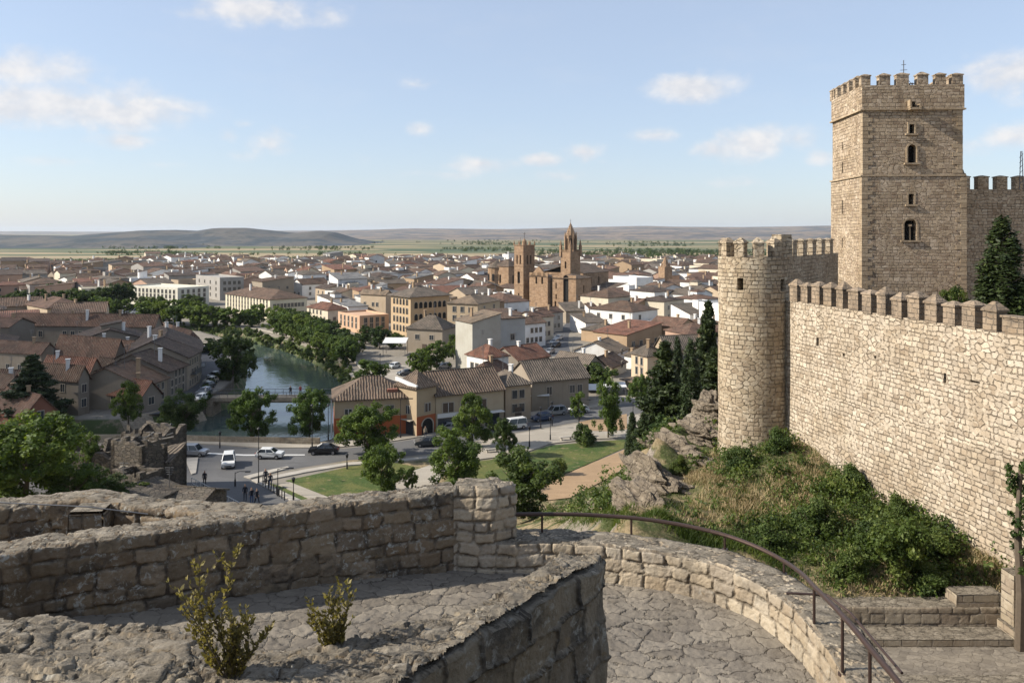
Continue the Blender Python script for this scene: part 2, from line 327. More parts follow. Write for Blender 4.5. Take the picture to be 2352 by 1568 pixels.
def cobble(name):
    m, t = mat(name); p = geo(t); uw = t.vmath('ADD', p, t.vmath('MULTIPLY', t.vmath('SUBTRACT', t.noise(p, 3.0, 4, .6).outputs[1], (.5, .5, .5)), (.34, .34, 0)))
    q = t.vmath('MULTIPLY', uw, (.9, 1.5, 0)); e = t.vor(q, 3.1, 'DISTANCE_TO_EDGE', 1., '2D').outputs['Distance']; vc = t.sep(t.vor(q, 3.1, 'F1', 1., '2D').outputs['Color'])
    n1 = t.noise(p, 9, 6, .7).outputs[0]; n2 = t.noise(p, .9, 4).outputs[0]; nf = t.noise(p, 60, 3, .7).outputs[0]
    c = t.ramp(vc[0], [(0, (.17, .145, .115)), (.5, (.23, .20, .16)), (1, (.30, .26, .205))])
    c = t.mix(t.mapr(n1, .3, .75, 0, .6), c, (.14, .12, .10)); c = t.mix(t.mapr(n2, .4, .7, 0, .4), c, (.32, .275, .21)); c = t.mix(t.mapr(nf, .5, .75, 0, .3), c, (.14, .12, .1))
    jf = t.mapr(t.noise(p, 1.4, 4, .6).outputs[0], .38, .6, .15, 1.); c = t.mix(t.math('SUBTRACT', 1., t.math('MULTIPLY', t.mapr(e, 0.0, .03, 1, 0), jf)), (.08, .066, .05), c)
    nd = t.noise(p, 2.3, 6, .7, .4).outputs[0]; c = t.mix(t.mapr(nd, .55, .68, 0, .6), c, (.12, .10, .075)); c = t.mix(t.mapr(nd, .42, .3, 0, .5), c, (.36, .31, .24)); t.put(t.b.inputs[0], c)
    h = t.math('ADD', t.math('MULTIPLY', t.mapr(e, 0, .045), .6), t.math('MULTIPLY', n1, 1.3)); h = t.math('ADD', h, t.math('MULTIPLY', vc[1], .75))
    bump(t, t.math('ADD', h, t.math('MULTIPLY', nf, .2)), .9, .02)
    dn = t.n('Displacement'); t.put(dn.inputs['Height'], h); dn.inputs['Midlevel'].default_value = 1.; dn.inputs['Scale'].default_value = .032
    t.put(t.o.inputs['Displacement'], dn.outputs[0]); m.displacement_method = 'DISPLACEMENT'; return m
M['cobble'] = cobble('cobbled_paving')
def asphalt(name, col):
    m, t = mat(name); p = geo(t); n1 = t.noise(p, .25, 5, .6).outputs[0]; n2 = t.noise(p, 6, 4, .6).outputs[0]
    c = t.mix(n1, tuple(x * .8 for x in col), tuple(x * 1.25 for x in col)); c = t.mix(t.mapr(n2, .4, .7, 0, .35), c, tuple(x * .62 for x in col)); n3 = t.vor(p, .16, 'F1', 1., '2D').outputs['Color']; c = t.mix(t.mapr(t.sep(n3)[0], .62, .66, 0, .3), c, tuple(x * .7 for x in col)); n4 = t.noise(t.vmath('MULTIPLY', p, (.25, 1.3, 1)), .9, 5, .6).outputs[0]; c = t.mix(t.mapr(n4, .5, .72, 0, .4), c, tuple(min(.8, x * 1.45) for x in col)); t.put(t.b.inputs[0], c); return m
def lawnm():
    m, t = mat('lawn_grass'); p = geo(t); n1 = t.noise(p, .22, 5, .65, .5).outputs[0]; n2 = t.noise(p, 3., 5, .7).outputs[0]; n3 = t.noise(p, .9, 4, .6).outputs[0]
    c = t.mix(t.mapr(n1, .38, .62), (.065, .105, .022), (.15, .155, .045)); c = t.mix(t.mapr(n3, .56, .7, 0, .8), c, (.27, .21, .11)); c = t.mix(t.mapr(n2, .35, .7, 0, .6), c, t.mix(1., c, (.45, .5, .4), 'MULTIPLY')); t.put(t.b.inputs[0], c); bump(t, n2, .8, .12); return m
M['road'] = asphalt('asphalt', (.135, .132, .13)); M['road2'] = asphalt('street_asphalt', (.10, .10, .105)); M['pave'] = asphalt('pavement', (.40, .355, .29)); M['pave2'] = asphalt('kerb_stone', (.46, .42, .36))
M['lawn'] = lawnm(); M['dirt'] = asphalt('dry_earth', (.37, .25, .145))
M['leaf'] = leafmat('broad_leaves', (.03, .055, .011), (.11, .17, .032), (.20, .26, .055)); M['leafd'] = leafmat('dark_leaves', (.02, .04, .010), (.065, .105, .026), (.12, .165, .045))
M['conif'] = leafmat('conifer_needles', (.012, .024, .008), (.038, .06, .019), (.075, .10, .03), .1); M['leafb'] = leafmat('bush_leaves', (.022, .045, .010), (.095, .14, .035), (.20, .24, .075))
M['leafdry'] = leafmat('dry_plant_leaves', (.12, .10, .035), (.24, .20, .07), (.34, .28, .13)); M['straw'] = leafmat('dry_grass', (.26, .19, .10), (.42, .32, .18), (.52, .42, .26), .1)
M['bark'] = plain('bark', (.11, .085, .06), .9, var=.4, scale=8)
# ------------------------------------------------------------------ terrain
RIV = [(-300, 283), (-200, 276), (-120, 262), (-97.9, 256), (-91.8, 251), (-80.4, 241), (-64.8, 223.6), (-52.7, 204.9), (-41.2, 183), (-34.6, 166), (-31.5, 152), (-30.2, 135), (-29, 118.5),
       (-52, 118.5), (-62, 118), (-75, 116), (-75, 127), (-62, 128), (-53.5, 133), (-53.5, 142), (-52, 150), (-52, 155), (-55.2, 170.5), (-63.6, 198), (-74, 224), (-93, 247), (-122, 254), (-200, 266), (-300, 272)]
rv = np.array(RIV)
def river_sd(X, Y):
    X = np.atleast_1d(np.asarray(X, float)); Y = np.atleast_1d(np.asarray(Y, float)); d = np.full(X.shape, 1e9); ins = np.zeros(X.shape, bool); n = len(rv)
    for i in range(n):
        ax, ay = rv[i]; bx, by = rv[(i + 1) % n]; ex, ey = bx - ax, by - ay
        t = np.clip(((X - ax) * ex + (Y - ay) * ey) / (ex * ex + ey * ey), 0, 1)
        d = np.minimum(d, np.hypot(X - ax - t * ex, Y - ay - t * ey))
        c = ((ay > Y) != (by > Y)); xx = ax + (Y - ay) / (by - ay + 1e-12) * ex; ins ^= c & (X < xx)
    return np.where(ins, -d, d)
CP = np.array([(14.9,43.2,19),(14.9,42.2,19.1),(16,38.2,18.5),(16.6,35.4,18),(17.6,30.8,18.1),(18.2,28.3,17.8),(11.6,45,17.4),(13,43,18.3),(13.5,47,18.5),(13.0,52,19.2),(11.5,50,18.3),(9.8,47,18.3),
 (7.3,43,17.6),(5.1,36,17.8),(4.3,31,18.3),(3.6,25,18.6),(8.7,38,17.4),(9.1,32,17.5),(6.9,30,18.3),(11.3,29,17.1),(16,29,17),(14,34,17.9),(12,38,18.2),(10,28.5,16.6),(3,18,18.4),(0,17,17.6),(6,20,17.4),(8,23,16.2),
 (9,26,15.95),(12,22,15.8),(18,22,15.8),(12,26,15.95),(18,27,16),(6,14,17.5),(10,14,15.5),(20,14,16),(2,40,13.2),(0,30,13.8),(0,50,9.2),(4,52,11.6),(5,60,9.2),(8.6,65,8.6),(0,70,4.2),(10,80,4.5),(15,75,7.4),(20,90,2.5),(0,85,-.8),(6,89,-.6),
 (12,97,-1.5),(30,104,-2),(-10,60,6),(-10,40,10),(-10,20,14.5),(-20,40,8),(-20,60,3.2),(-20,75,-1),(-35,50,4),(-40,66,.4),(-50,40,3),(-60,70,-1),(-60,20,9),(-30,15,13),(0,100,-4),(9,57,12.5),(12,62,12),(16,66,12),
 (22,55,18.5),(25,62,17),(40,60,15),(30,40,18),(30,25,17),(60,80,2),(60,40,10),(50,105,-3),(90,60,-2),(-90,40,2),(-90,70,-3),(0,5,22),(-20,0,20),(20,5,17),(40,5,16)], float)
def tps_fit(P):
    n = len(P); d = np.hypot(P[:, None, 0] - P[None, :, 0], P[:, None, 1] - P[None, :, 1]); K = np.where(d > 0, d ** 2 * np.log(d + 1e-9), 0) + np.eye(n) * 1.5
    A = np.zeros((n + 3, n + 3)); A[:n, :n] = K; A[:n, n] = 1; A[:n, n + 1:] = P[:, :2]; A[n, :n] = 1; A[n + 1:, :n] = P[:, :2].T
    return np.linalg.solve(A, np.concatenate([P[:, 2], [0, 0, 0]]))
CW = tps_fit(CP)
def vnoise(X, Y, s, seed=0):
    X = X / s + seed * 17.7; Y = Y / s + seed * 9.1; xi = np.floor(X); yi = np.floor(Y); fx = X - xi; fy = Y - yi; fx = fx * fx * (3 - 2 * fx); fy = fy * fy * (3 - 2 * fy)
    def h(a, b): v = np.sin(a * 127.1 + b * 311.7 + seed * 3.3) * 43758.5453; return v - np.floor(v)
    return (h(xi, yi) * (1 - fx) + h(xi + 1, yi) * fx) * (1 - fy) + (h(xi, yi + 1) * (1 - fx) + h(xi + 1, yi + 1) * fx) * fy
def hgt(X, Y, rough=True):
    X = np.atleast_1d(np.asarray(X, float)); Y = np.atleast_1d(np.asarray(Y, float)); out = np.zeros(X.shape)
    near = (np.abs(X) < 130) & (Y < 112) & (Y > -60)
    if near.any():
        x = X[near]; y = Y[near]; z = CW[-3] + CW[-2] * x + CW[-1] * y
        for (px, py, _), c in zip(CP, CW): r2 = (x - px) ** 2 + (y - py) ** 2 + 1e-9; z = z + c * .5 * r2 * np.log(r2)
        fade = np.clip((104 - y) / 10, 0, 1) * np.clip((125 - np.abs(x)) / 30, 0, 1)
        z = np.maximum(z, 0) * fade
        if rough:
            a = np.clip(z / 3, 0, 1) * np.where((y < 27.8) & (x > 7), .15, 1)
            ridge = np.clip(1 - np.abs(x - np.interp(y, [20, 25, 31, 36, 43, 47, 50, 52, 60], [2, 3.6, 4.3, 5.1, 7.3, 9.8, 11.5, 12.5, 13])) / 3.2, 0, 1) * (y > 22)
            z = z + a * ((vnoise(x, y, 3., 1) - .5) * .5 + (vnoise(x, y, 1.2, 2) - .5) * .25)
            st = vnoise(x * .8 + y * .5, y * .7 - x * .6, 1.9, 3); z = z + ridge * a * ((np.abs(st - .5) * 2) * 1.1 - .35 + (vnoise(x, y, .7, 4) - .5) * .6)
        z = np.where((x > 6) & (y < 28.4) & (y > 16), np.minimum(z, 15.85), z)
        out[near] = z
    sd = river_sd(X, Y); m = sd < 6
    slope = np.clip((3.2 - sd) / 3.6, 0, 1); slope = slope * slope * (3 - 2 * slope)
    out = np.where(m, out - 5.2 * slope, out); return out
def hz(x, y, rough=False): return float(hgt([x], [y], rough)[0])
def hit(x, y, y0=14.):     # march the photo ray (x,y) onto the terrain
    Y = np.arange(y0, 130, .25); g = hgt((x - CX) / F * Y, Y, False); r = CZ - (y - H0) / F * Y
    k = np.argmax(r < g) if (r < g).any() else len(Y) - 1
    return Vector(((x - CX) / F * Y[k], Y[k], float(g[k])))
xs = np.unique(np.concatenate([-np.geomspace(131, 16000, 46), np.arange(-130, -11, 1.5), np.arange(-11, 26, .45), np.arange(26, 80, 2), np.geomspace(80, 16000, 48)]))
ys = np.unique(np.concatenate([[-400, -200, -100, -60, -30, -10, 0, 8], np.arange(12, 62, .45), np.arange(62, 110, 1.5), np.arange(110, 290, 1.5), np.geomspace(291, 16000, 60)]))
XX, YY = np.meshgrid(xs, ys, indexing='ij'); ZZ = hgt(XX.ravel(), YY.ravel())
V = np.stack([XX.ravel(), YY.ravel(), ZZ], 1)
def ground_mat():
    m, t = mat('ground'); p = geo(t); x, y, z = t.sep(p); nz_ = t.sep(t.n('NewGeometry').outputs['Normal'])[2]
    # plain of fields
    q = t.vmath('ADD', p, t.vmath('MULTIPLY', t.vmath('SUBTRACT', t.noise(p, .002, 3).outputs[1], (.5, .5, .5)), (120, 60, 0)))
    q = t.vmath('ADD', t.vmath('MULTIPLY', q, (.36, 1.5, 0)), (3310, 1777, 0)); vf = t.vor(q, .0036, 'F1', .9, '2D').outputs['Color']; r = t.sep(vf)
    vf2 = t.sep(t.vor(q, .013, 'F1', .9, '2D').outputs['Color']); rr = t.math('ADD', t.math('MULTIPLY', r[0], .78), t.math('MULTIPLY', vf2[0], .22))
    fc = t.ramp(rr, [(.06, (.07, .10, .05)), (.2, (.27, .215, .125)), (.3, (.10, .125, .06)), (.4, (.36, .28, .165)), (.5, (.13, .14, .065)), (.6, (.085, .11, .055)), (.7, (.30, .235, .14)), (.8, (.38, .30, .18)), (.92, (.11, .125, .06))], 'CONSTANT')
    n0 = t.noise(t.vmath('MULTIPLY', p, (.5, 1.6, 0)), .012, 5, .65).outputs[0]; fc = t.mix(t.mapr(n0, .54, .66, 0, .45), fc, (.06, .085, .04))
    # town floor
    n1 = t.noise(p, .08, 4).outputs[0]; n2 = t.noise(p, .5, 5, .65).outputs[0]
    tw = t.mix(n1, (.20, .175, .14), (.32, .285, .235)); tw = t.mix(t.mapr(n2, .5, .7, 0, .6), tw, (.12, .115, .09))
    # hill
    n3 = t.noise(p, .42, 5, .62).outputs[0]; n4 = t.noise(p, 3.1, 6, .7).outputs[0]; n5 = t.noise(p, 9., 5, .75).outputs[0]
    gr = t.mix(t.mapr(n3, .42, .56), (.38, .29, .165), (.085, .105, .032)); gr = t.mix(t.mapr(n4, .38, .7, 0, .75), gr, t.mix(1., gr, (.42, .4, .34), 'MULTIPLY'))
    gr = t.mix(t.mapr(n5, .5, .7, 0, .4), gr, (.45, .36, .23))
    rk = t.ramp(n5, [(.3, (.10, .085, .07)), (.5, (.30, .25, .20)), (.7, (.44, .38, .31))]); sl = t.math('ADD', nz_, t.math('MULTIPLY', t.math('SUBTRACT', n4, .5), .35))
    hl = t.mix(t.mapr(sl, .78, .66), gr, rk)
    hm = t.mapr(z, .05, .6); park = t.math('MULTIPLY', t.mapr(y, 108, 104), t.mapr(x, -24, -20)); hm = t.math('MAXIMUM', hm, park)
    far = t.mapr(y, 690, 760); bank = t.mapr(z, -.25, -.6)
    c = t.mix(far, tw, fc); c = t.mix(hm, c, hl); c = t.mix(bank, c, t.mix(t.mapr(n2, .34, .5), (.22, .175, .12), (.065, .085, .03)))
    t.put(t.b.inputs[0], c); t.b.inputs['Roughness'].default_value = .95
    bh = t.math('ADD', n4, t.math('MULTIPLY', n5, .5)); x_ = t.n('Bump'); x_.inputs['Distance'].default_value = .25; t.put(x_.inputs['Strength'], t.math('MULTIPLY', hm, .8)); t.put(x_.inputs['Height'], bh); t.put(t.b.inputs['Normal'], x_.outputs[0])
    return m
M['ground'] = ground_mat()
g = obj('ground', np_mesh('ground', V, grid_faces(len(xs), len(ys)), [M['ground']], smooth=True)); tag(g, None, None, kind='structure')
m, t = mat('river_water'); p = geo(t); t.b.inputs['Roughness'].default_value = .07; t.b.inputs['Specular IOR Level'].default_value = .6
t.put(t.b.inputs[0], t.mix(t.noise(p, .05, 3).outputs[0], (.035, .055, .05), (.055, .08, .07)))
wb = t.math('ADD', t.noise(t.vmath('MULTIPLY', p, (1, .45, 1)), 1.1, 4, .6).outputs[0], t.math('MULTIPLY', t.noise(p, .12, 2).outputs[0], 1.5)); bump(t, wb, .7, .06); M['water'] = m
mb = MB(); mb.poly([(-310, 110, -3), (-24, 110, -3), (-24, 290, -3), (-310, 290, -3)]); tag(obj('river', mb.mesh('river', [M['water']])), None, None, kind='structure')

def hills_mat(name, a, b, c_):
    m, t = mat(name); p = geo(t); n1 = t.noise(p, .006, 6, .65).outputs[0]; n2 = t.noise(p, .03, 5, .6).outputs[0]; z = t.sep(p)[2]
    c = t.mix(t.mapr(n1, .42, .56), a, b); c = t.mix(t.mapr(n2, .5, .66, 0, .7), c, c_); t.put(t.b.inputs[0], c); bump(t, n2, .6, 8); return m
def ridge(name, prof, y0, y1, x0, x1, sig, m, seed, nu=260, nv=60, amp=.35):
    a = np.linspace(x0, x1, nu); Yv = np.linspace(y0, y1, nv); A, B = np.meshgrid(a, Yv, indexing='ij'); px = np.array([q[0] for q in prof]); py = np.array([q[1] for q in prof])
    yc = (y0 + y1) / 2; top = np.interp(A, px, CZ + (H0 - py) / F * yc); s = (B - y0) / (y1 - y0); f = np.sin(np.pi * np.clip(s, 0, 1)) ** 1.15
    X = (A - CX) / F * yc + (A - CX) / F * (B - yc) * .3; nn = vnoise(X, B, (y1 - y0) / 7, seed) * .6 + vnoise(X, B, (y1 - y0) / 16, seed + 1) * .4
    Z = top * f * (1 - amp * (1 - f) * 2 * nn - amp * .18 * (1 - nn)) - .5
    tag(obj(name, np_mesh(name, np.stack([X.ravel(), B.ravel(), Z.ravel()], 1), grid_faces(nu, nv), [m], smooth=True)), None, None, kind='structure')
hm1 = hills_mat('near_hills', (.05, .066, .078), (.12, .112, .10), (.038, .052, .056)); hm2 = hills_mat('far_hills', (.105, .105, .11), (.24, .19, .15), (.06, .075, .07))
ridge('hills', [(-500, 545), (-200, 532), (0, 538), (60, 539), (170, 541), (250, 534), (330, 528), (400, 527), (460, 529), (500, 522), (560, 521), (620, 527), (680, 534), (735, 529), (770, 533), (805, 546), (870, 560), (905, 566)], 1650, 2500, -500, 905, 0, hm1, 1)
ridge('hills', [(-600, 548), (0, 552), (100, 549), (200, 546), (320, 545), (420, 556), (480, 566), (520, 570)], 1430, 1750, -600, 520, 0, hm1, 5)
ridge('hills', [(600, 535), (760, 529), (860, 527), (950, 524), (1060, 525), (1170, 526), (1300, 522), (1480, 518), (1580, 520), (1700, 521), (1800, 519), (1900, 517), (2100, 520), (2400, 518), (2900, 526)], 4200, 7200, 500, 2900, 0, hm2, 9)
ridge('hills', [(-800, 531), (-200, 530), (300, 532), (700, 529), (1200, 528), (2600, 528)], 8500, 12000, -900, 2900, 0, hm2, 13)
ridge('hills', [(760, 545), (900, 541), (1100, 537), (1250, 533), (1500, 531), (1700, 534), (1900, 530), (2500, 532)], 2900, 4300, 700, 2700, 0, hm2, 17)

def sheet(name, pts, m, z, label=None, curb=0.):
    mb = MB(); P = [G(x, y, z) if len(q) == 0 else None for (x, y, *q) in pts]
    P = [Vector((p.x, p.y, z)) for p in P]
    if curb:
        a = [Vector((p.x, p.y, -.02)) for p in P]
        s = sum(P[i].x * P[(i + 1) % len(P)].y - P[(i + 1) % len(P)].x * P[i].y for i in range(len(P)))
        if s < 0: a.reverse(); P.reverse()
        mb.prism(a, P)
    else:
        s = sum(P[i].x * P[(i + 1) % len(P)].y - P[(i + 1) % len(P)].x * P[i].y for i in range(len(P)))
        if s < 0: P.reverse()
        mb.poly(P)
    return tag(obj(name, mb.mesh(name, [m])), label, None, kind='structure')
sheet('road', [(350, 1160), (350, 1018), (500, 1022), (600, 1029), (700, 1029), (790, 1030), (860, 1022), (980, 1004), (1080, 993), (1150, 986), (1230, 966), (1330, 946), (1465, 921), (1500, 944), (1400, 958), (1330, 968), (1180, 994), (1100, 1010), (1000, 1040), (900, 1050), (800, 1056), (700, 1072), (600, 1090), (574, 1100), (640, 1132), (700, 1165), (560, 1200)], M['road'], .02)
sheet('street', [(1220, 818), (1312, 818), (1305, 790), (1306, 768), (1322, 744), (1302, 742), (1272, 765), (1248, 790)], M['road2'], .03)
mb = MB(); P = [(-63, 118), (-62, 156), (-65, 170), (-75, 200), (-90, 226), (-120, 245), (-117, 236), (-95, 225), (-83, 205), (-74, 185), (-70, 165), (-67, 140), (-66, 118)]
mb = MB(); mb.poly([(-57.2, 133, .03), (-57, 152, .03), (-60.5, 170, .03), (-70, 198, .03), (-77, 212, .03), (-82, 210, .03), (-75, 190, .03), (-65.5, 168, .03), (-62.6, 152, .03), (-64, 131, .03)]); tag(obj('street', mb.mesh('street', [M['road2']])), None, None, kind='structure')
sheet('pavement', [(350, 1006), (500, 1011), (700, 1020), (770, 1022), (770, 1027), (700, 1027), (600, 1026.5), (500, 1019.5), (350, 1015)], M['pave'], .14, curb=1)
sheet('pavement', [(776, 1026), (860, 1018), (980, 1000), (1080, 989), (1150, 982), (1150, 976), (1000, 994), (957, 1003), (900, 1008), (776, 1012)], M['pave'], .14, curb=1)
sheet('pavement', [(578, 1101), (700, 1077), (800, 1061), (900, 1055), (1000, 1045), (1004, 1049), (905, 1060), (800, 1067), (705, 1083), (600, 1104), (650, 1128), (730, 1165), (702, 1166), (642, 1134)], M['pave2'], .14, curb=1)
sheet('plaza', [(1010, 1050), (1060, 1030), (1100, 1013), (1180, 997), (1330, 971), (1400, 961), (1500, 947), (1500, 975), (1440, 985), (1440, 1004), (1350, 1008), (1262, 1018), (1235, 1028), (1190, 1043), (1130, 1050), (1085, 1056), (1040, 1062), (1010, 1062)], M['pave'], .14, curb=1)
sheet('path', [(1000, 1063), (1040, 1062.5), (1010, 1095), (990, 1135), (900, 1140), (880, 1130), (950, 1080)], M['pave'], .12, curb=1)
sheet('path', [(640, 1112), (665, 1106), (790, 1155), (740, 1158)], M['pave'], .1, curb=1)
sheet('lawn', [(655, 1103), (810, 1070), (905, 1062), (950, 1070), (885, 1125), (860, 1150), (800, 1157), (730, 1132)], M['lawn'], .06)
sheet('lawn', [(615, 1108), (640, 1114), (735, 1157), (720, 1160), (650, 1128)], M['lawn'], .06)
sheet('lawn', [(1030, 1092), (1045, 1068), (1090, 1060), (1190, 1047), (1240, 1030), (1265, 1022), (1440, 1008), (1440, 1026), (1330, 1073), (1250, 1108), (1180, 1135), (1000, 1135)], M['lawn'], .06)
sheet('lawn', [(1330, 968), (1440, 950), (1440, 985), (1400, 990), (1350, 988)], M['dirt'], .17)
sheet('dirt_track', [(1235, 1122), (1300, 1088), (1440, 1029), (1440, 1075), (1310, 1142), (1240, 1150)], M['dirt'], .08)
sheet('pavement', [(1218, 946), (1300, 930), (1370, 917), (1450, 905), (1460, 915), (1330, 941), (1222, 962)], M['pave'], .13, curb=1)
sheet('plaza', [(790, 860), (900, 835), (940, 840), (1070, 850), (1065, 875), (880, 880)], M['pave'], .1, curb=1)
# white lines and islands on the junction
for pts in ([(352, 1033), (420, 1036), (560, 1043), (700, 1043), (700, 1045), (560, 1046), (420, 1039), (352, 1036)],):
    sheet('road_marking', pts, M['white'], .05)
sheet('traffic_island', [(425, 1052), (455, 1050), (450, 1085), (440, 1088)], M['pave2'], .16, curb=1)
sheet('traffic_island', [(560, 1093), (620, 1078), (660, 1070), (665, 1073), (620, 1085), (575, 1097)], M['pave2'], .16, curb=1)

# ------------------------------------------------------------------ near terraces (all dense sheets with real relief)
def arc_resample(pts, res):
    pts = [Vector((p[0], p[1], 0)) for p in pts]; out = []; L = 0; seg = [(b - a).length for a, b in zip(pts, pts[1:])]; tot = sum(seg); n = max(2, int(tot / res)); k = 0; acc = 0
    for i in range(n + 1):
        s = tot * i / n
        while k < len(seg) - 1 and s > acc + seg[k]: acc += seg[k]; k += 1
        out.append((pts[k].lerp(pts[k + 1], (s - acc) / seg[k]), s))
    return out
def smooth_path(pts, it=2):
    for _ in range(it):
        q = [pts[0]]
        for a, b in zip(pts, pts[1:]): q += [tuple(.75 * a[i] + .25 * b[i] for i in range(len(a))), tuple(.25 * a[i] + .75 * b[i] for i in range(len(a)))]
        pts = q + [pts[-1]]
    return pts
def wallstrip(name, inner, thick, ztop, zin, zout, m, label, cat, res=.025, side=1, wob=.02, outres=.12, seed=1, zfun=None):
    """inner face up, flat top, outer face down; side=+1 puts the thickness to the left of the travel direction"""
    ps = arc_resample(inner, res); n = len(ps); nin = max(2, int((ztop - zin) / res)); nt = max(2, int(thick / res)); no = max(2, int(max(.2, ztop - zout) / outres))
    tan = [(ps[min(i + 1, n - 1)][0] - ps[max(i - 1, 0)][0]).normalized() for i in range(n)]
    for _ in range(int(.10 / res)): tan = [(tan[max(i - 1, 0)] + tan[i] + tan[min(i + 1, n - 1)]).normalized() for i in range(n)]
    V = []; U = []; r_ = .05
    for i, (p, s) in enumerate(ps):
        nn = Vector((-tan[i].y, tan[i].x, 0)) * side; zt = ztop + (zfun(s) if zfun else 0) + wob * (mnoise.noise(Vector((s * .9, seed, 0))) + .6 * mnoise.noise(Vector((s * 3.1, seed, 4)))); col = []
        for k in range(nin): col.append((0, zin + (zt - zin) * k / nin))
        for k in range(nt + 1): col.append((thick * k / nt, zt + .012 * mnoise.noise(Vector((s * 4, k * .1, seed)))))
        for k in range(1, no + 1): col.append((thick, zt - (zt - zout) * k / no))
        # round the two top edges
        col[nin] = (.015, zt - .015); col[nin + nt] = (thick - .015, zt - .015)
        v = zin; pd, pz = 0, zin
        for (dd, z) in col:
            v += math.hypot(dd - pd, z - pz); pd, pz = dd, z; q = p + nn * dd; V.append((q.x, q.y, z)); U.append((s, v))
    me = np_mesh(name, V, grid_faces(n, nin + nt + 1 + no) if side > 0 else grid_faces(n, nin + nt + 1 + no)[:, ::-1], [m], smooth=True, uv=U)
    return tag(obj(name, me), label, cat)
A_ = [(-11.5, 9.1), (-9, 10.15), (-6.97, 10.97), (-5.1, 11.75), (-4.27, 12.2), (-2.62, 12.93), (-.95, 13.58), (-.9, 13.6)]
# the wall stands beyond the camera: inner face towards the viewer, thickness away from it
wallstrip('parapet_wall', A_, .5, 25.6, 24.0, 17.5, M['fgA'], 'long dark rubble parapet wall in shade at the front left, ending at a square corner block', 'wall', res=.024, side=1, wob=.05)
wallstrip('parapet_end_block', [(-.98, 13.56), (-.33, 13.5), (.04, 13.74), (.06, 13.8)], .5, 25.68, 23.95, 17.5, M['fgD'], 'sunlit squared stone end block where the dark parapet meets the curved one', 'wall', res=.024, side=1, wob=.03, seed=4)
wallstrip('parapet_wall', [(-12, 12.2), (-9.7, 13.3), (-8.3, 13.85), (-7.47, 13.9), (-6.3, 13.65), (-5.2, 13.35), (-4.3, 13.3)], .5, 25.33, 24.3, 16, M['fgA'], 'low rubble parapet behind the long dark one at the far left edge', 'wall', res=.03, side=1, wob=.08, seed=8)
mb = MB(); mb.box((-7.1, 13.6, 24.6), (.55, .5, .72), .1, top=.92); solo('stone_block', mb, M['fgA'], 'pale squared block jutting from the low parapet at far left', 'stone block')
D_ = smooth_path([(-.34, 13.5), (.6, 13.56), (1.6, 13.43), (2.8, 13.0), (3.58, 12.24), (3.93, 11.3), (3.98, 10.47), (3.93, 9.5), (3.8, 8.2), (3.5, 6.5)], 3)
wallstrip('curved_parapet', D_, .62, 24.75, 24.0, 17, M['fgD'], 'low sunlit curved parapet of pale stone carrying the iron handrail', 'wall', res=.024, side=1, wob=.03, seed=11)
# near parapet in the foreground: left arm and right arm with an end face
zc = 26.4
B_ = [(.74, 9.03), (.9, 9.1), (1.06, 8.97), (.97, 8.8), (-.3, 6.95), (-1.5, 5.3)]
def slab_wall(name, top, z, zb, m, label, res=.03, seed=2):
    """closed wall block from a top outline: dense top grid plus dense sides"""
    P = arc_resample(top + [top[0]], res); n = len(P); nz_ = int((z - zb) / res); V = []; U = []
    for i, (p, s) in enumerate(P):
        for k in range(nz_ + 1):
            zz = zb + (z - zb) * k / nz_; w_ = .03 * mnoise.noise(Vector((s * 1.3, zz * 1.3, seed))); V.append((p.x + w_, p.y + w_, zz + (.03 * mnoise.noise(Vector((p.x * 2, p.y * 2, seed))) if k == nz_ else 0))); U.append((s, zz))
    a = np_mesh('side', V, grid_faces(n, nz_ + 1), [m], smooth=True, uv=U)
    return a
def top_grid(name, poly, z, m, label, cat, res=.022, kind=None, zf=None, border=None, uvs=1.):
    """dense top sheet clipped to a polygon"""
    poly = np.array(poly); x0, y0 = poly.min(0); x1, y1 = poly.max(0); gx = np.arange(x0, x1 + res, res); gy = np.arange(y0, y1 + res, res); X, Y = np.meshgrid(gx, gy, indexing='ij')
    cx = (X[:-1, :-1] + res / 2).ravel(); cy = (Y[:-1, :-1] + res / 2).ravel(); ins = np.zeros(cx.shape, bool); n = len(poly)
    for i in range(n):
        ax, ay = poly[i]; bx, by = poly[(i + 1) % n]; c = ((ay > cy) != (by > cy)); ins ^= c & (cx < ax + (cy - ay) / (by - ay + 1e-12) * (bx - ax))
    f = grid_faces(len(gx), len(gy))[ins]; Z = (zf(X.ravel(), Y.ravel()) if zf else np.full(X.size, z)); used = np.unique(f); rem = np.full(X.size, -1); rem[used] = np.arange(len(used))
    V = np.stack([X.ravel(), Y.ravel(), Z], 1)[used]; me = np_mesh(name, V, rem[f], [m], smooth=True, uv=V[:, :2] * uvs); o = obj(name, me); tag(o, label, cat, kind=kind); return o
# L-shaped parapet: outline in plan
NP = [(-9.5, 8.2), (-7.0, 8.0), (-4.9, 7.66), (-4.17, 7.55), (-3.23, 7.34), (-2.85, 7.26), (-2.34, 7.06), (-2.0, 6.98), (-1.65, 7.03), (-1.33, 7.13), (-.84, 7.48), (-.31, 7.84), (.2, 8.45), (.46, 8.98), (1.03, 8.98), (1.06, 8.78), (-.35, 6.9), (-1.7, 5.0), (-2.4, 4.2), (-5.2, 4.3), (-9.5, 4.9)]
def npz(X, Y): return zc + .10 * (vnoise(X, Y, .9, 3) - .5) + .08 * (np.floor(vnoise(X, Y * 1.6, .45, 5) * 4) / 4 - .5) + .04 * (vnoise(X, Y * 2, .16, 6) - .5)
Pn = arc_resample(NP + [NP[0]], .017); nz_ = 110; Vv = []; Uu = []
sgn_ = 1 if sum(NP[i][0] * NP[(i + 1) % len(NP)][1] - NP[(i + 1) % len(NP)][0] * NP[i][1] for i in range(len(NP))) > 0 else -1
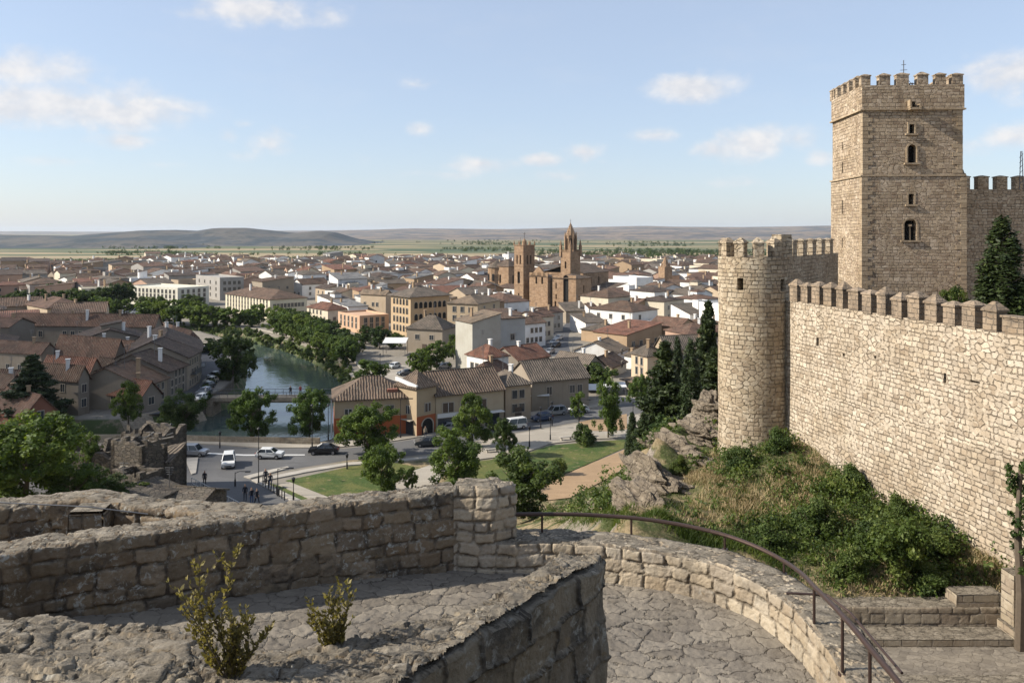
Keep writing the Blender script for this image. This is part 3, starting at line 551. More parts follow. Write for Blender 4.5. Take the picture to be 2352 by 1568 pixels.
for i, (p, s) in enumerate(Pn):
    tn = (Pn[(i + 3) % (len(Pn) - 1)][0] - Pn[(i - 3) % (len(Pn) - 1)][0]).normalized(); inn = Vector((-tn.y, tn.x, 0)) * sgn_
    zt = float(npz(np.array([p.x]), np.array([p.y]))[0]) - .03; chip = .09 * mnoise.noise(Vector((s * 1.7, 5, 1))) + .025 * mnoise.noise(Vector((s * 5, 2, 1)))
    for k in range(nz_ + 1):
        zz = 23.6 + (zt - 23.6) * k / nz_; w_ = .05 * mnoise.noise(Vector((s * 1.1, zz * 1.4, 2))) + .035 * mnoise.noise(Vector((s * 4.5, zz * 1.1, 7))) + chip * max(0, (k / nz_ - .8) * 5)
        q = p + inn * (w_ + .02); Vv.append((q.x, q.y, zz)); Uu.append((s, zz))
    for k, di in enumerate((.03, .07, .12, .18, .26)):
        q = p + inn * (chip + .05 + di); z_ = float(npz(np.array([q.x]), np.array([q.y]))[0]); Vv.append((q.x, q.y, z_ + (.012 if k < 4 else -.05))); Uu.append((s, 26.4 + di))
np_o = thing('near_parapet', (0, 7, 23.6), 'rough weathered stone parapet nearest the viewer, bending across the bottom left', 'wall')
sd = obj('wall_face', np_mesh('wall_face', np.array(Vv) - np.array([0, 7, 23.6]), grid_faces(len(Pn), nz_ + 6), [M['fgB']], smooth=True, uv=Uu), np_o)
NPI = [(-9.5, 8.08), (-7.0, 7.88), (-4.92, 7.54), (-4.19, 7.43), (-3.26, 7.22), (-2.88, 7.14), (-2.36, 6.94), (-2.0, 6.86), (-1.6, 6.91), (-1.26, 7.03), (-.76, 7.38), (-.23, 7.75), (.29, 8.37), (.54, 8.86), (.93, 8.86), (.94, 8.78), (-.45, 6.95), (-1.8, 5.05), (-2.45, 4.32), (-5.2, 4.42), (-9.5, 5.02)]
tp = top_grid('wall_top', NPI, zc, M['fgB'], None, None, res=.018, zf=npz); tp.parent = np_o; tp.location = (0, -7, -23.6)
top_grid('cobbled_terrace', [(-10, 5), (-10, 10.2), (-6.97, 11.2), (-4.27, 12.5), (-1, 13.8), (.5, 13.75), (1.7, 13.6), (3.0, 13.1), (3.75, 12.3), (4.1, 11.3), (4.1, 10), (4.0, 8.5), (3.6, 7), (2, 6.5)], 0, M['cobble'], None, None, res=.028, kind='structure',
         zf=lambda X, Y: 24.25 - .05 * np.minimum(X, 2) + .05 * (vnoise(X, Y, 1.1, 8) - .5))
mb = MB(); mb.box((-4, -3, 20), (26, 8, 8.3)); solo('terrace', mb, M['fgE'], None, None, kind='structure')
# lower path, its wall, block and pillar on the right
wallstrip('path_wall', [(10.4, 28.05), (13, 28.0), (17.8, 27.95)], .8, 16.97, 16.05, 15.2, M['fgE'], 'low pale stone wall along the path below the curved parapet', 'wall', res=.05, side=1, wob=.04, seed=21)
mb = MB(); mb.box((14.8, 27.45, 15.9), (9, .9, .42)); solo('stone_ledge', mb, M['fgE'], 'flat stone ledge at the foot of the low path wall', 'ledge')
mb = MB(); mb.box((16.25, 28.35, 16.6), (1.65, .72, .78), .02, top=.97); solo('wall_block', mb, M['fgE'], 'raised stone block on the right end of the low path wall', 'stone block')
mb = MB(); mb.box((17.3, 27.6, 15.6), (.68, .7, 2.75), .04, top=.94); mb.box((17.32, 27.4, 15.5), (.95, 1.1, 1.1), .04); solo('stone_pillar', mb, M['fgE'], 'square stone pillar at the right edge beside the path', 'pillar')
top_grid('path', [(7, 18), (7, 27.9), (19, 27.9), (19, 18)], 0, M['cobble'], None, None, res=.12, kind='structure', zf=lambda X, Y: 16.08 + 0 * X - .0 * Y)
mb = MB(); mb.box((14, 24.2, 15.6), (9, .5, .95)); solo('path_kerb', mb, M['fgE'], 'dark shaded kerb wall at the bottom right corner in front of the path', 'kerb wall')

# handrail
rail = [(1165, 1181, 13.9), (1250, 1180, 14.0), (1330, 1180.5, 14.0), (1390, 1184, 14.0), (1450, 1188, 13.9), (1520, 1197, 13.8), (1580, 1207, 13.65), (1665, 1227, 13.35), (1740, 1255, 12.9), (1801, 1287, 12.4), (1845, 1318, 11.6), (1870, 1347, 10.75), (1905, 1380, 10.1), (1935, 1413, 9.6), (1970, 1452, 9.1), (1998, 1488, 8.75), (2040, 1536, 8.3), (2085, 1592, 7.9), (2150, 1680, 7.3)]
RP = smooth_path([tuple(W(*r)) for r in rail], 2)
hr = thing('handrail', RP[0], 'curving brown iron handrail on slim posts along the curved parapet', 'handrail')
mb = MB(); mb.tube(RP, .033, 10); part('rail', mb, M['iron'], hr, smooth=True)
for (x, y, Y) in [(1245, 1180, 14.0), (1450, 1188, 13.9), (1665, 1227, 13.35), (1801, 1287, 12.4), (1870, 1347, 10.75), (1935, 1413, 9.6), (1998, 1488, 8.75), (2085, 1592, 7.9)]:
    q = W(x, y, Y); mb = MB(); mb.tube([(q.x, q.y, 24.70), (q.x, q.y, q.z)], .02, 8); mb.cyl((q.x, q.y, 24.72), .055, .05, .03, 10); part('post', mb, M['iron'], hr, smooth=False)
mb = MB(); q1 = W(1800, 1366, 11.8); q2 = W(1935, 1366, 11.4); mb.tube([(3.95, 11.6, 24.80), (4.5, 11.5, 24.82), (4.62, 11.0, 24.8), (4.6, 9.5, 24.8)], .018, 6); part('brace', mb, M['iron'], hr)
# ------------------------------------------------------------------ castle
def panel(mb, f, us, vs, holes, depth=.5, m=0, md=1, mr=None, close=True):
    """wall surface f(u, v, d) with real openings; holes (u0, v0, u1, v1, arched)"""
    mr = m if mr is None else mr
    us = sorted(set([round(u, 4) for u in us] + [round(h[i], 4) for h in holes for i in (0, 2)])); vs = sorted(set([round(v, 4) for v in vs] + [round(h[i], 4) for h in holes for i in (1, 3)]))
    for a, b in zip(us, us[1:]):
        for c, d in zip(vs, vs[1:]):
            if any(h[0] - 1e-3 <= a and b <= h[2] + 1e-3 and h[1] - 1e-3 <= c and d <= h[3] + 1e-3 for h in holes): continue
            mb.poly([f(a, c, 0), f(b, c, 0), f(b, d, 0), f(a, d, 0)], m, [(a, c), (b, c), (b, d), (a, d)])
    for h in holes:
        u0, v0, u1, v1 = h[:4]; q = [(u0, v0), (u1, v0), (u1, v1), (u0, v1)]
        for i in range(4):
            p, r = q[i], q[(i + 1) % 4]; mb.poly([f(*p, 0), f(*r, 0), f(*r, depth), f(*p, depth)], mr)
        if close: mb.poly([f(u0, v0, depth), f(u1, v0, depth), f(u1, v1, depth), f(u0, v1, depth)], md)
        if len(h) > 4 and h[4]:
            uc = (u0 + u1) / 2; r = (u1 - u0) / 2; rz = r * h[4]
            for sgn in (-1, 1):
                pts = [(uc + sgn * r, v1), (uc + sgn * r, v1 - rz)] + [(uc + sgn * r * math.cos(k * math.pi / 12), v1 - rz + rz * math.sin(k * math.pi / 12)) for k in range(1, 7)]
                if sgn < 0: pts.reverse()
                for dd in (0.02,): mb.poly([f(a, b, dd) for a, b in pts], m, pts)
                for a, b in zip(pts[1:] if sgn > 0 else pts[:-1], pts[2:] if sgn > 0 else pts[1:-1]): mb.poly([f(*a, .02), f(*b, .02), f(*b, depth), f(*a, depth)], mr)
def frange(a, b, st): n = max(1, round((b - a) / st)); return [a + (b - a) * i / n for i in range(n + 1)]
def merlon(mb, c, sx, sy, h, cap, rot, m=0):
    mb.box(c, (sx, sy, h), rot, m)
    cr, sr = math.cos(rot), math.sin(rot); e = .05
    def P(x, y, z): return (c[0] + x * cr - y * sr, c[1] + x * sr + y * cr, c[2] + z)
    X, Y = sx / 2 + e, sy / 2 + e; q = [P(-X, -Y, h - .02), P(X, -Y, h - .02), P(X, Y, h - .02), P(-X, Y, h - .02)]; q2 = [P(-X, -Y, h + .05), P(X, -Y, h + .05), P(X, Y, h + .05), P(-X, Y, h + .05)]
    k = .18; r = [P(-X * k, -Y * k, h + cap), P(X * k, -Y * k, h + cap), P(X * k, Y * k, h + cap), P(-X * k, Y * k, h + cap)]
    for i in range(4): j = (i + 1) % 4; mb.poly([q[i], q[j], q2[j], q2[i]], m); mb.poly([q2[i], q2[j], r[j], r[i]], m)
    mb.poly(r, m)

# keep
KY = 58.5; kc = W(1980, 680, KY); kx, ky = kc.x, kc.y; def_z = lambda y: CZ - (y - H0) / F * KY
KW, KD = 7.1, 6.7
keep = thing('castle_keep', (kx, ky, 23), 'tall square sandstone keep with battlements, the highest tower of the castle', 'castle tower')
def front(w, x0, y0, zoff=0): return lambda u, v, d: (x0 + u, y0 + d, v)
def kpix(x, y): return ((x - 1980) / F * KY, def_z(y))
def khole(xa, ya, xb, yb, arch=0): u0, v1 = kpix(xa, ya); u1, v0 = kpix(xb, yb); return (u0, v0, u1, v1, arch)
z0, z1, z2, z3 = 21.5, def_z(403), def_z(252), def_z(197)
mb = MB()
def shaft(x0, y0, wd, dp, za, zb, hf, hl):
    panel(mb, lambda u, v, d: (x0 + u, y0 + d, v), frange(0, wd, 1.2), frange(za, zb, 1.2), hf, .55)
    panel(mb, lambda u, v, d: (x0 + d, y0 + dp - u, v), frange(0, dp, 1.2), frange(za, zb, 1.2), hl, .4)
    mb.poly([(x0 + wd, y0, za), (x0 + wd, y0 + dp, za), (x0 + wd, y0 + dp, zb), (x0 + wd, y0, zb)]); mb.poly([(x0 + wd, y0 + dp, za), (x0, y0 + dp, za), (x0, y0 + dp, zb), (x0 + wd, y0 + dp, zb)])
    mb.poly([(x0, y0, zb), (x0 + wd, y0, zb), (x0 + wd, y0 + dp, zb), (x0, y0 + dp, zb)])
lz = lambda y: def_z(y) * 1.0
shaft(kx - .03, ky - .06, KW + .22, KD + .2, z0, z1, [khole(2083, 446, 2095, 470), khole(2073, 503, 2101, 552, .0)], [(2.6, lz(489), 2.85, lz(455)), (2.6, lz(572), 2.8, lz(548)), (1.2, lz(610), 1.35, lz(600))])
shaft(kx + .05, ky, KW - .1, KD, z1, z2, [khole(2084, 287, 2096, 308), khole(2081, 333, 2100, 375, 1.)], [(2.3, lz(330), 2.5, lz(312)), (2.2, lz(388), 2.5, lz(362))])
shaft(kx - .02, ky - .08, KW + .06, KD + .16, z2, z3, [khole(2087, 235, 2099, 249, 1.)], [])
part('shaft', mb, [M['tower'], M['dark']], keep)
for z, e in ((z1, .14), (z2, .16)):
    mb = MB(); mb.box((kx + KW / 2, ky + KD / 2, z - .08), (KW + .2 + e * .6, KD + .15 + e * .6, .11)); part('string_course', mb, M['quoin'], keep)
rng = random.Random(4)                                 # corner stones, long and short, set proud of the rubble
for (xc, sgn, w0) in ((kx - .05, 1, 0), (kx + KW + .2, -1, 0)):
    z = z0; k = 0; mb = MB()
    while z < z1 - .2:
        h = rng.uniform(.28, .36); L = .75 if k % 2 else .42; mb.box((xc + sgn * L / 2, ky - .06 + .2, z), (L, .44 + .02 * (k % 3), h - .025)); z += h; k += 1
    z = z1 + .1; off = .08 if sgn > 0 else -.25
    while z < z2 - .3:
        h = rng.uniform(.28, .36); L = .7 if k % 2 else .4; mb.box((xc + off + sgn * L / 2, ky + .2, z), (L, .44 + .02 * (k % 3), h - .025)); z += h; k += 1
    part('corner_stones', mb, M['quoin'], keep)
def surround(x0, y0, x1, y1, arch, sill=True, t_=.11):
    u0, v1 = kpix(x0, y0); u1, v0 = kpix(x1, y1); mb = MB(); yy = ky - .085
    for a, b in ((u0 - t_, u0), (u1, u1 + t_)): mb.box((kx + (a + b) / 2, yy + .1, v0), (b - a, .2, v1 - v0 - (0 if not arch else (u1 - u0) / 2)))
    if arch:
        uc = (u0 + u1) / 2; r = (u1 - u0) / 2; zc_ = v1 - r
        for k in range(9):
            a0, a1 = math.pi * k / 9, math.pi * (k + .93) / 9; q = []
            for (rr, an) in ((r, a0), (r + t_, a0), (r + t_, a1), (r, a1)): q.append((kx + uc + rr * math.cos(an), yy, zc_ + rr * math.sin(an)))
            mb.prism([Vector(p) + Vector((0, .2, 0)) for p in q], q)
    else: mb.box((kx + (u0 + u1) / 2, yy + .1, v1), (u1 - u0 + 2 * t_, .2, .16))
    if sill: mb.box((kx + (u0 + u1) / 2, yy + .06, v0 - .12), (u1 - u0 + .5, .3, .12))
    return mb
for a in ((2083, 446, 2095, 470, 0), (2084, 287, 2096, 308, 0), (2081, 333, 2100, 375, 1)): part('window_surround', surround(*a), M['quoin'], keep)
mb = surround(2073, 503, 2101, 552, 1)                 # twin window with its colonnette
u0, v0 = kpix(2087, 552); _, v1 = kpix(0, 520); mb.cyl((kx + u0, ky + .05, v0), .06, .05, v1 - v0, 8); mb.box((kx + u0, ky + .05, v1), (.2, .22, .14))
u1, v2 = kpix(2101, 503)
for s_ in (-1, 1):
    mb.box((kx + u0 + s_ * .22, ky + .12, v1 + .42), (.46, .2, v2 - v1 - .38))
part('twin_window', mb, M['quoin'], keep)
mb = MB(); u, v = kpix(2093, 252); mb.box((kx + u, ky - .3, v - .1), (.75, .5, .16)); mb.box((kx + u - .34, ky - .3, v), (.12, .5, .62)); mb.box((kx + u + .34, ky - .3, v), (.12, .5, .3)); part('machicolation', mb, M['quoin'], keep)
MZ = z3; mh = def_z(172) - z3; u_ = [(1979, 1999), (2019, 2042), (2058, 2083), (2103, 2128), (2142, 2166), (2180, 2203)]
for i, (a, b) in enumerate(u_):
    ua, _ = kpix(a, 0); ub, _ = kpix(b, 0); mb = MB(); merlon(mb, (kx + (ua + ub) / 2 + rng.uniform(-.04, .04), ky + .2, MZ - .02), ub - ua + rng.uniform(-.06, .06), .5, mh + rng.uniform(-.1, .05), .24 + rng.uniform(-.08, .04), rng.uniform(-.05, .05)); part('merlon', mb, M['tower'], keep)
for k in range(1, 6):
    mb = MB(); merlon(mb, (kx + .22, ky + .25 + k * (KD - .1) / 5, MZ - .02), .5, .5, mh, .24, 0); part('merlon', mb, M['tower'], keep)
for k in range(6):
    mb = MB(); merlon(mb, (kx + .35 + k * (KW - .7) / 5, ky + KD - .15, MZ - .02), .6, .5, mh, .24, 0); part('merlon', mb, M['tower'], keep)
for k in range(1, 5):
    mb = MB(); merlon(mb, (kx + KW - .22, ky + k * KD / 5, MZ - .02), .5, .5, mh, .24, 0); part('merlon', mb, M['tower'], keep)
ant = thing('antenna_mast', (kx + 3.8, ky + 1.6, z3), 'thin antenna mast with short crossbars standing on top of the keep', 'antenna')
mb = MB(); u, v = kpix(2100, 128); mb.tube([(kx + 3.8, ky + 1.6, z3), (kx + 3.8, ky + 1.6, v)], .03, 6)
for dz_, L in ((.35, .35), (.75, .5), (1.3, .25)): mb.tube([(kx + 3.8 - L / 2, ky + 1.6, v - dz_), (kx + 3.8 + L / 2, ky + 1.6, v - dz_ + .03)], .02, 5)
for s_ in (-1, 1): mb.tube([(kx + 3.8, ky + 1.6, z3 + 1.0), (kx + 3.8 + s_ * .9, ky + 1.4, z3)], .02, 5)
part('mast', mb, M['metal'], ant)
mb = MB(); u, v = kpix(2068, 190)
for s_ in (0, .9): mb.tube([(kx + u + .7 + s_ * .5, ky + .6, z3), (kx + u + .7 + s_ * .5, ky + .6, v + .1)], .035, 6)
mb.tube([(kx + u + .5, ky + .6, v), (kx + u + 1.5, ky + .6, v + .05)], .035, 6); mb.box((kx + u + .9, ky + .6, v - .3), (.16, .16, .3)); solo('roof_railing', mb, M['iron'], 'dark metal railing and lamp between the merlons on the keep top', 'railing')

keep.rotation_euler.z = R(-4)
# round tower
RX, RY, RR = 13.5, 45., 1.92; rz1 = CZ - (590 - H0) / F * (RY - 1.2)
rt = thing('round_tower', (RX, RY, 15), 'round rubble stone corner tower in full sun at the end of the curtain wall', 'castle tower')
mb = MB()
def cyl_f(u, v, d):
    a = -math.pi / 2 + u / RR; r = RR + .05 * max(0, (20 - v) / 3) - d + .02 * math.sin(u * 3 + v * 1.1); return (RX + r * math.cos(a), RY + r * math.sin(a), v)
def rpix(x, y): s = (x - 1731) / F * (RY - 1.4) / RR; return (RR * math.asin(max(-.99, min(.99, s))), CZ - (y - H0) / F * (RY - 1.7))
holes = []
for (x, y) in ((1681, 653), (1777, 655)):
    ua, va = rpix(x, y); holes.append((ua - .17, va - .33, ua + .17, va + .33))
panel(mb, cyl_f, frange(-math.pi * RR, math.pi * RR, .22), frange(14.5, rz1, .6), holes, .6)
mb.poly([cyl_f(2 * math.pi * RR * i / 40, rz1, 0) for i in range(40)])
part('shaft', mb, [M['castle'], M['dark']], rt, smooth=True)
for k in range(11):
    a = -math.pi / 2 - 1.28 + k * 2 * math.pi / 11; mb = MB(); merlon(mb, (RX + (RR - .28) * math.cos(a), RY + (RR - .28) * math.sin(a), rz1 - .03), .52, .5, .78, .28, a + math.pi / 2); part('merlon', mb, M['castle'], rt)
mb = MB(); q = rpix(1795, 0); mb.box((RX + 1.25, RY - .95, rz1 - .03), (.85, .75, 1.25), .5, top=.93); part('turret_stump', mb, M['castle'], rt)

# long curtain wall
def wl(Y): return Vector((14.92 + .21 * (43.2 - Y), Y, 0))
wd = (wl(20) - wl(43.2)).normalized(); wn = Vector((wd.y, -wd.x, 0))      # outward, towards -x
if wn.x > 0: wn = -wn
cz1 = 26.32; Lw = (wl(17) - wl(43.8)).length; cs = wl(43.8)
cwl = thing('curtain_wall', (cs.x, cs.y, 16), 'long sunlit curtain wall with battlements running from the round tower to the right edge', 'castle wall')
mb = MB()
def cw_f(u, v, d):
    p = cs + wd * u + wn * (-d + .035 * mnoise.noise(Vector((u * .5, v * .6, 2))) + .04 * (cz1 - v) / 8); return (p.x, p.y, v)
def cwp(x, y): Y = 23.99 / ((x - CX) / F + .21); return (43.8 - Y) / 16 * 16.349 / 1.0 * 1.0, CZ - (y - H0) / F * Y
def cwu(x): Y = 23.99 / ((x - CX) / F + .21); return (wl(Y) - cs).length
hs = []
for (x, y, a, b) in ((1878, 785, .16, .3), (1938, 815, .12, .1), (2010, 820, .1, .1), (2170, 868, .1, .28), (2240, 877, .34, .07)):
    uu, vv = cwu(x), CZ - (y - H0) / F * (23.99 / ((x - CX) / F + .21)); hs.append((uu - a * .7, vv - b * .7, uu + a * .7, vv + b * .7))
panel(mb, cw_f, frange(0, Lw, .35), frange(14.5, cz1, .4), hs, .45)
for u in frange(0, Lw, 1.)[:-1]:
    a, b = cw_f(u, cz1, 0), cw_f(min(Lw, u + 1.), cz1, 0); a2 = Vector(a) - wn * .9; b2 = Vector(b) - wn * .9; mb.poly([a, b, b2, a2]); mb.poly([a2, b2, b2 - Vector((0, 0, 4)), a2 - Vector((0, 0, 4))])
part('wall_body', mb, [M['castlew'], M['dark']], cwl, smooth=False)
rot = math.atan2(wd.y, wd.x); u = cwu(1824)
while u < Lw - .5:
    c = cs + wd * u - wn * .2; mb = MB(); big_ = u > cwu(2318)
    if big_: merlon(mb, (c.x, c.y, cz1 - .02), .95, .42, .62, .05, rot)
    else: merlon(mb, (c.x, c.y, cz1 - .02 + rng.uniform(-.03, .03)), .62 + rng.uniform(-.09, .08), .5, .86 + rng.uniform(-.1, .06), .31 + rng.uniform(-.12, .06), rot + rng.uniform(-.07, .07))
    part('merlon', mb, M['merlon'], cwl); u += 1.02
# dark curtain between round tower and keep, back wall right of the keep
def curtain(name, label, a, b, z0, z1, th, mer, mw, mh_, mtl):
    a, b = Vector(a), Vector(b); L = (b - a).length; dd = (b - a).normalized(); nn = Vector((-dd.y, dd.x, 0)); o = thing(name, (a.x, a.y, z0), label, 'castle wall'); mb = MB()
    f = lambda u, v, d: tuple(a + dd * u + nn * d + Vector((0, 0, v)))
    panel(mb, f, frange(0, L, 1.5), frange(z0, z1, 1.5), [], .3); panel(mb, lambda u, v, d: tuple(a + dd * (L - u) + nn * th + Vector((0, 0, v))), frange(0, L, 1.5), frange(z0, z1, 1.5), [], .3)
    mb.poly([f(0, z1, 0), f(L, z1, 0), f(L, z1, th), f(0, z1, th)]); part('wall_body', mb, [mtl, M['dark']], o)
    u = mer[0]
    while u < L: c = a + dd * u + nn * .25; mb = MB(); merlon(mb, (c.x, c.y, z1 - .02), mw, .5, mh_, .15, math.atan2(dd.y, dd.x)); part('merlon', mb, mtl, o); u += mer[1]
a = W(1800, 0, 47.5); b = W(1925, 0, 57.5); zt = CZ - (588 - H0) / F * 50
curtain('curtain_wall', 'short shaded battlemented wall linking the round tower to the keep', (a.x, a.y, 0), (b.x, b.y, 0), 17, zt, .8, (2.2, 2.1), .85, .95, M['castle'])
a = W(2200, 0, 61.5); b = W(2600, 0, 62.5); zt = CZ - (435 - H0) / F * 61.7
curtain('curtain_wall', 'dark shaded battlemented wall behind the cypress, right of the keep', (a.x, a.y, 0), (b.x, b.y, 0), 22, zt, .9, (.55, 1.5), .86, .95, M['castle'])
mb = MB(); q = W(2206, 385, 60.8); mb.box((q.x, q.y, zt), (.55, .5, 1.15)); mb.box((q.x + .35, q.y, zt + .4), (.6, .3, .5), .3); mb.cyl((q.x + .1, q.y, zt + 1.1), .22, .1, .35, 8); solo('broken_merlon', mb, M['castle'], 'broken stump of masonry against the right side of the keep, above the dark wall', 'masonry')
pl_ = thing('lattice_mast', W(2346, 405, 61), 'lattice antenna mast rising behind the dark wall at the right edge', 'antenna'); mb = MB(); q = W(2346, 405, 61)
for dx_ in (-.15, .15): mb.tube([(q.x + dx_, q.y, q.z - 1), (q.x + dx_ * .3, q.y, q.z + 1.9)], .03, 5)
for k in range(6): mb.tube([(q.x - .15, q.y, q.z - .6 + k * .4), (q.x + .13, q.y, q.z - .3 + k * .4)], .02, 5)
part('lattice', mb, M['metal'], pl_)
# courtyard fill inside the walls
mb = MB(); mb.prism([(15.4, 43.4, 12), (20.9, 17, 12), (70, 17, 12), (70, 62, 12), (25, 60, 12), (16, 47, 12)], [(15.4, 43.4, 23.6), (20.9, 17, 23.6), (70, 17, 23.6), (70, 62, 23.6), (25, 60, 23.6), (16, 47, 23.6)]); tag(obj('courtyard', mb.mesh('courtyard', [M['dirt']])), None, None, kind='structure')
# ------------------------------------------------------------------ town
PLACED = []     # (x, y, r) footprints
def u8(*c): return tuple((x / 255) ** 2.2 for x in c)
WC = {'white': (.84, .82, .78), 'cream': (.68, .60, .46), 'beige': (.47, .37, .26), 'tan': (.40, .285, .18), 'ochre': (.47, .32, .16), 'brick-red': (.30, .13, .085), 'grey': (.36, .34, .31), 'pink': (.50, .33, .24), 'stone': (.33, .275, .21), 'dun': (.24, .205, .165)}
RC = {'brown': (.195, .12, .08), 'red-brown': (.22, .125, .085), 'grey-brown': (.22, .175, .135), 'red': (.27, .12, .075), 'dark brown': (.125, .085, .065), 'grey': (.30, .29, .28), 'tan': (.30, .22, .15)}
WINM = {}
def win_mesh(w_, h_, style=0):
    k = (round(w_, 1), round(h_, 1), style)
    if k in WINM: return WINM[k]
    w_, h_ = k[0], k[1]; mb = MB(); f = .09; d = .05
    mb.box((0, -d / 2, -.06), (w_ + .3, .13, .08), 0, 0)
    mb.box((0, -d / 2, h_), (w_ + .2, .1, .12), 0, 0)
    for s_ in (-1, 1): mb.box((s_ * (w_ / 2 + f / 2), -d / 2, 0), (f, d + .03, h_), 0, 0)
    mb.poly([(-w_ / 2, -.012, 0), (w_ / 2, -.012, 0), (w_ / 2, -.012, h_), (-w_ / 2, -.012, h_)], 1)
    mb.box((0, -.02, 0), (.05, .03, h_), 0, 2)
    me = mb.mesh('window', [M['frame'], M['glass'] if style == 0 else M['shutter'], M['frame']]); WINM[k] = me; return me
def arch_mesh(w_, h_):
    k = ('arch', w_, h_)
    if k in WINM: return WINM[k]
    mb = MB(); pts = [(-w_ / 2, 0), (w_ / 2, 0)] + [(w_ / 2 * math.cos(a * math.pi / 8), h_ - w_ / 2 + w_ / 2 * math.sin(a * math.pi / 8)) for a in range(9)]
    mb.poly([(x, -.012, z) for x, z in pts], 0); q = pts[1:]; 
    for (a, b) in zip(q, q[1:]):
        a2 = (a[0] * 1.2, a[1] + .12); b2 = (b[0] * 1.2, b[1] + .12); mb.poly([(a[0], -.06, a[1]), (b[0], -.06, b[1]), (b2[0], -.06, b2[1]), (a2[0], -.06, a2[1])], 1)
    WINM[k] = mb.mesh('window', [M['dark'], M['frame']]); return WINM[k]
def hexhouse(mbw, mbr, C, th, La, Lb, H, roof, rise, ov=.35, mw=0, mr=0, colw=None, z0=-.3):
    a = Vector((-math.cos(th), math.sin(th), 0)); b = Vector((math.sin(th), math.cos(th), 0)); C = Vector((C[0], C[1], 0))
    def P(s, t_, z): return C + a * s + b * t_ + Vector((0, 0, z))
    q = [P(0, 0, z0), P(0, Lb, z0), P(La, Lb, z0), P(La, 0, z0)]; r = [P(0, 0, H), P(0, Lb, H), P(La, Lb, H), P(La, 0, H)]
    for i in range(4): j = (i + 1) % 4; mbw.poly([q[i], q[j], r[j], r[i]], mw)
    T = .16
    if roof == 'flat':
        mbw.poly(r, mw)
        for (s0, t0, s1, t1) in ((0, 0, .2, Lb), (La - .2, 0, La, Lb), (.2, 0, La - .2, .2), (.2, Lb - .2, La - .2, Lb)):
            mbw.prism([P(s0, t0, H), P(s0, t1, H), P(s1, t1, H), P(s1, t0, H)], [P(s0, t0, H + .5), P(s0, t1, H + .5), P(s1, t1, H + .5), P(s1, t0, H + .5)], mw)
    elif roof == 'hip':
        o = ov; m_ = min(La, Lb) / 2 + o; E = [P(-o, -o, H), P(-o, Lb + o, H), P(La + o, Lb + o, H), P(La + o, -o, H)]; U_ = [v - Vector((0, 0, T)) for v in E]
        if La >= Lb: R1, R2 = P(m_ - o, Lb / 2, H + rise), P(La - m_ + o, Lb / 2, H + rise); F_ = [[E[0], E[1], R1], [E[1], E[2], R2, R1], [E[2], E[3], R2], [E[3], E[0], R1, R2]]
        else: R1, R2 = P(La / 2, m_ - o, H + rise), P(La / 2, Lb - m_ + o, H + rise); F_ = [[E[3], E[0], R1], [E[0], E[1], R2, R1], [E[1], E[2], R2], [E[2], E[3], R1, R2]]
        for f in F_: mbr.poly(f, mr)
        for i in range(4): j = (i + 1) % 4; mbr.poly([U_[i], U_[j], E[j], E[i]], mr)
        mbr.poly(list(reversed(U_)), mr); mbr.tube([R1, R2], .09, 5, mr)
    elif roof in ('ga', 'gb'):       # ga: ridge along a
        if roof == 'ga': X = lambda s, t_, z: P(s, t_, z); L1, L2 = La, Lb
        else: X = lambda s, t_, z: P(t_, s, z); L1, L2 = Lb, La
        h = L2 / 2; o = ov; sl = rise / h
        mbw.poly([X(0, 0, H), X(0, h, H + rise), X(0, L2, H)], mw); mbw.poly([X(L1, 0, H), X(L1, h, H + rise), X(L1, L2, H)], mw)
        e0, e1 = -.3, L1 + .3; z_e = H - sl * o + .04; z_r = H + rise + .04
        prof = [(-o, z_e), (h, z_r), (L2 + o, z_e), (L2 + o, z_e + T), (h, z_r + T), (-o, z_e + T)]
        A_f = [X(e0, t_, z) for t_, z in prof]; B_f = [X(e1, t_, z) for t_, z in prof]
        for i in range(6): j = (i + 1) % 6; mbr.poly([A_f[i], A_f[j], B_f[j], B_f[i]], mr)
        for Q in (A_f, B_f): mbr.poly([Q[0], Q[1], Q[4], Q[5]], mr); mbr.poly([Q[1], Q[2], Q[3], Q[4]], mr)
        mbr.tube([X(e0, h, z_r + T), X(e1, h, z_r + T)], .09, 5, mr)
    elif roof in ('sa', 'sb'):       # lean-to, low along the a face (sa) or the b face (sb)
        if roof == 'sa': X = lambda s, t_, z: P(s, t_, z); L1, L2 = La, Lb
        else: X = lambda s, t_, z: P(t_, s, z); L1, L2 = Lb, La
        mbw.poly([X(0, 0, H), X(0, L2, H + rise), X(0, L2, H)], mw); mbw.poly([X(L1, 0, H), X(L1, L2, H + rise), X(L1, L2, H)], mw); mbw.poly([X(0, L2, H), X(L1, L2, H), X(L1, L2, H + rise), X(0, L2, H + rise)], mw)
        o = ov; sl = rise / L2; q = [X(-.25, -o, H - sl * o + .03), X(L1 + .25, -o, H - sl * o + .03), X(L1 + .25, L2 + o, H + rise + sl * o + .03), X(-.25, L2 + o, H + rise + sl * o + .03)]; mbr.prism(q, [v + Vector((0, 0, T)) for v in q], mr)
    return P, a, b
def face_rot(nrm): return math.atan2(nrm.y, nrm.x) + math.pi / 2
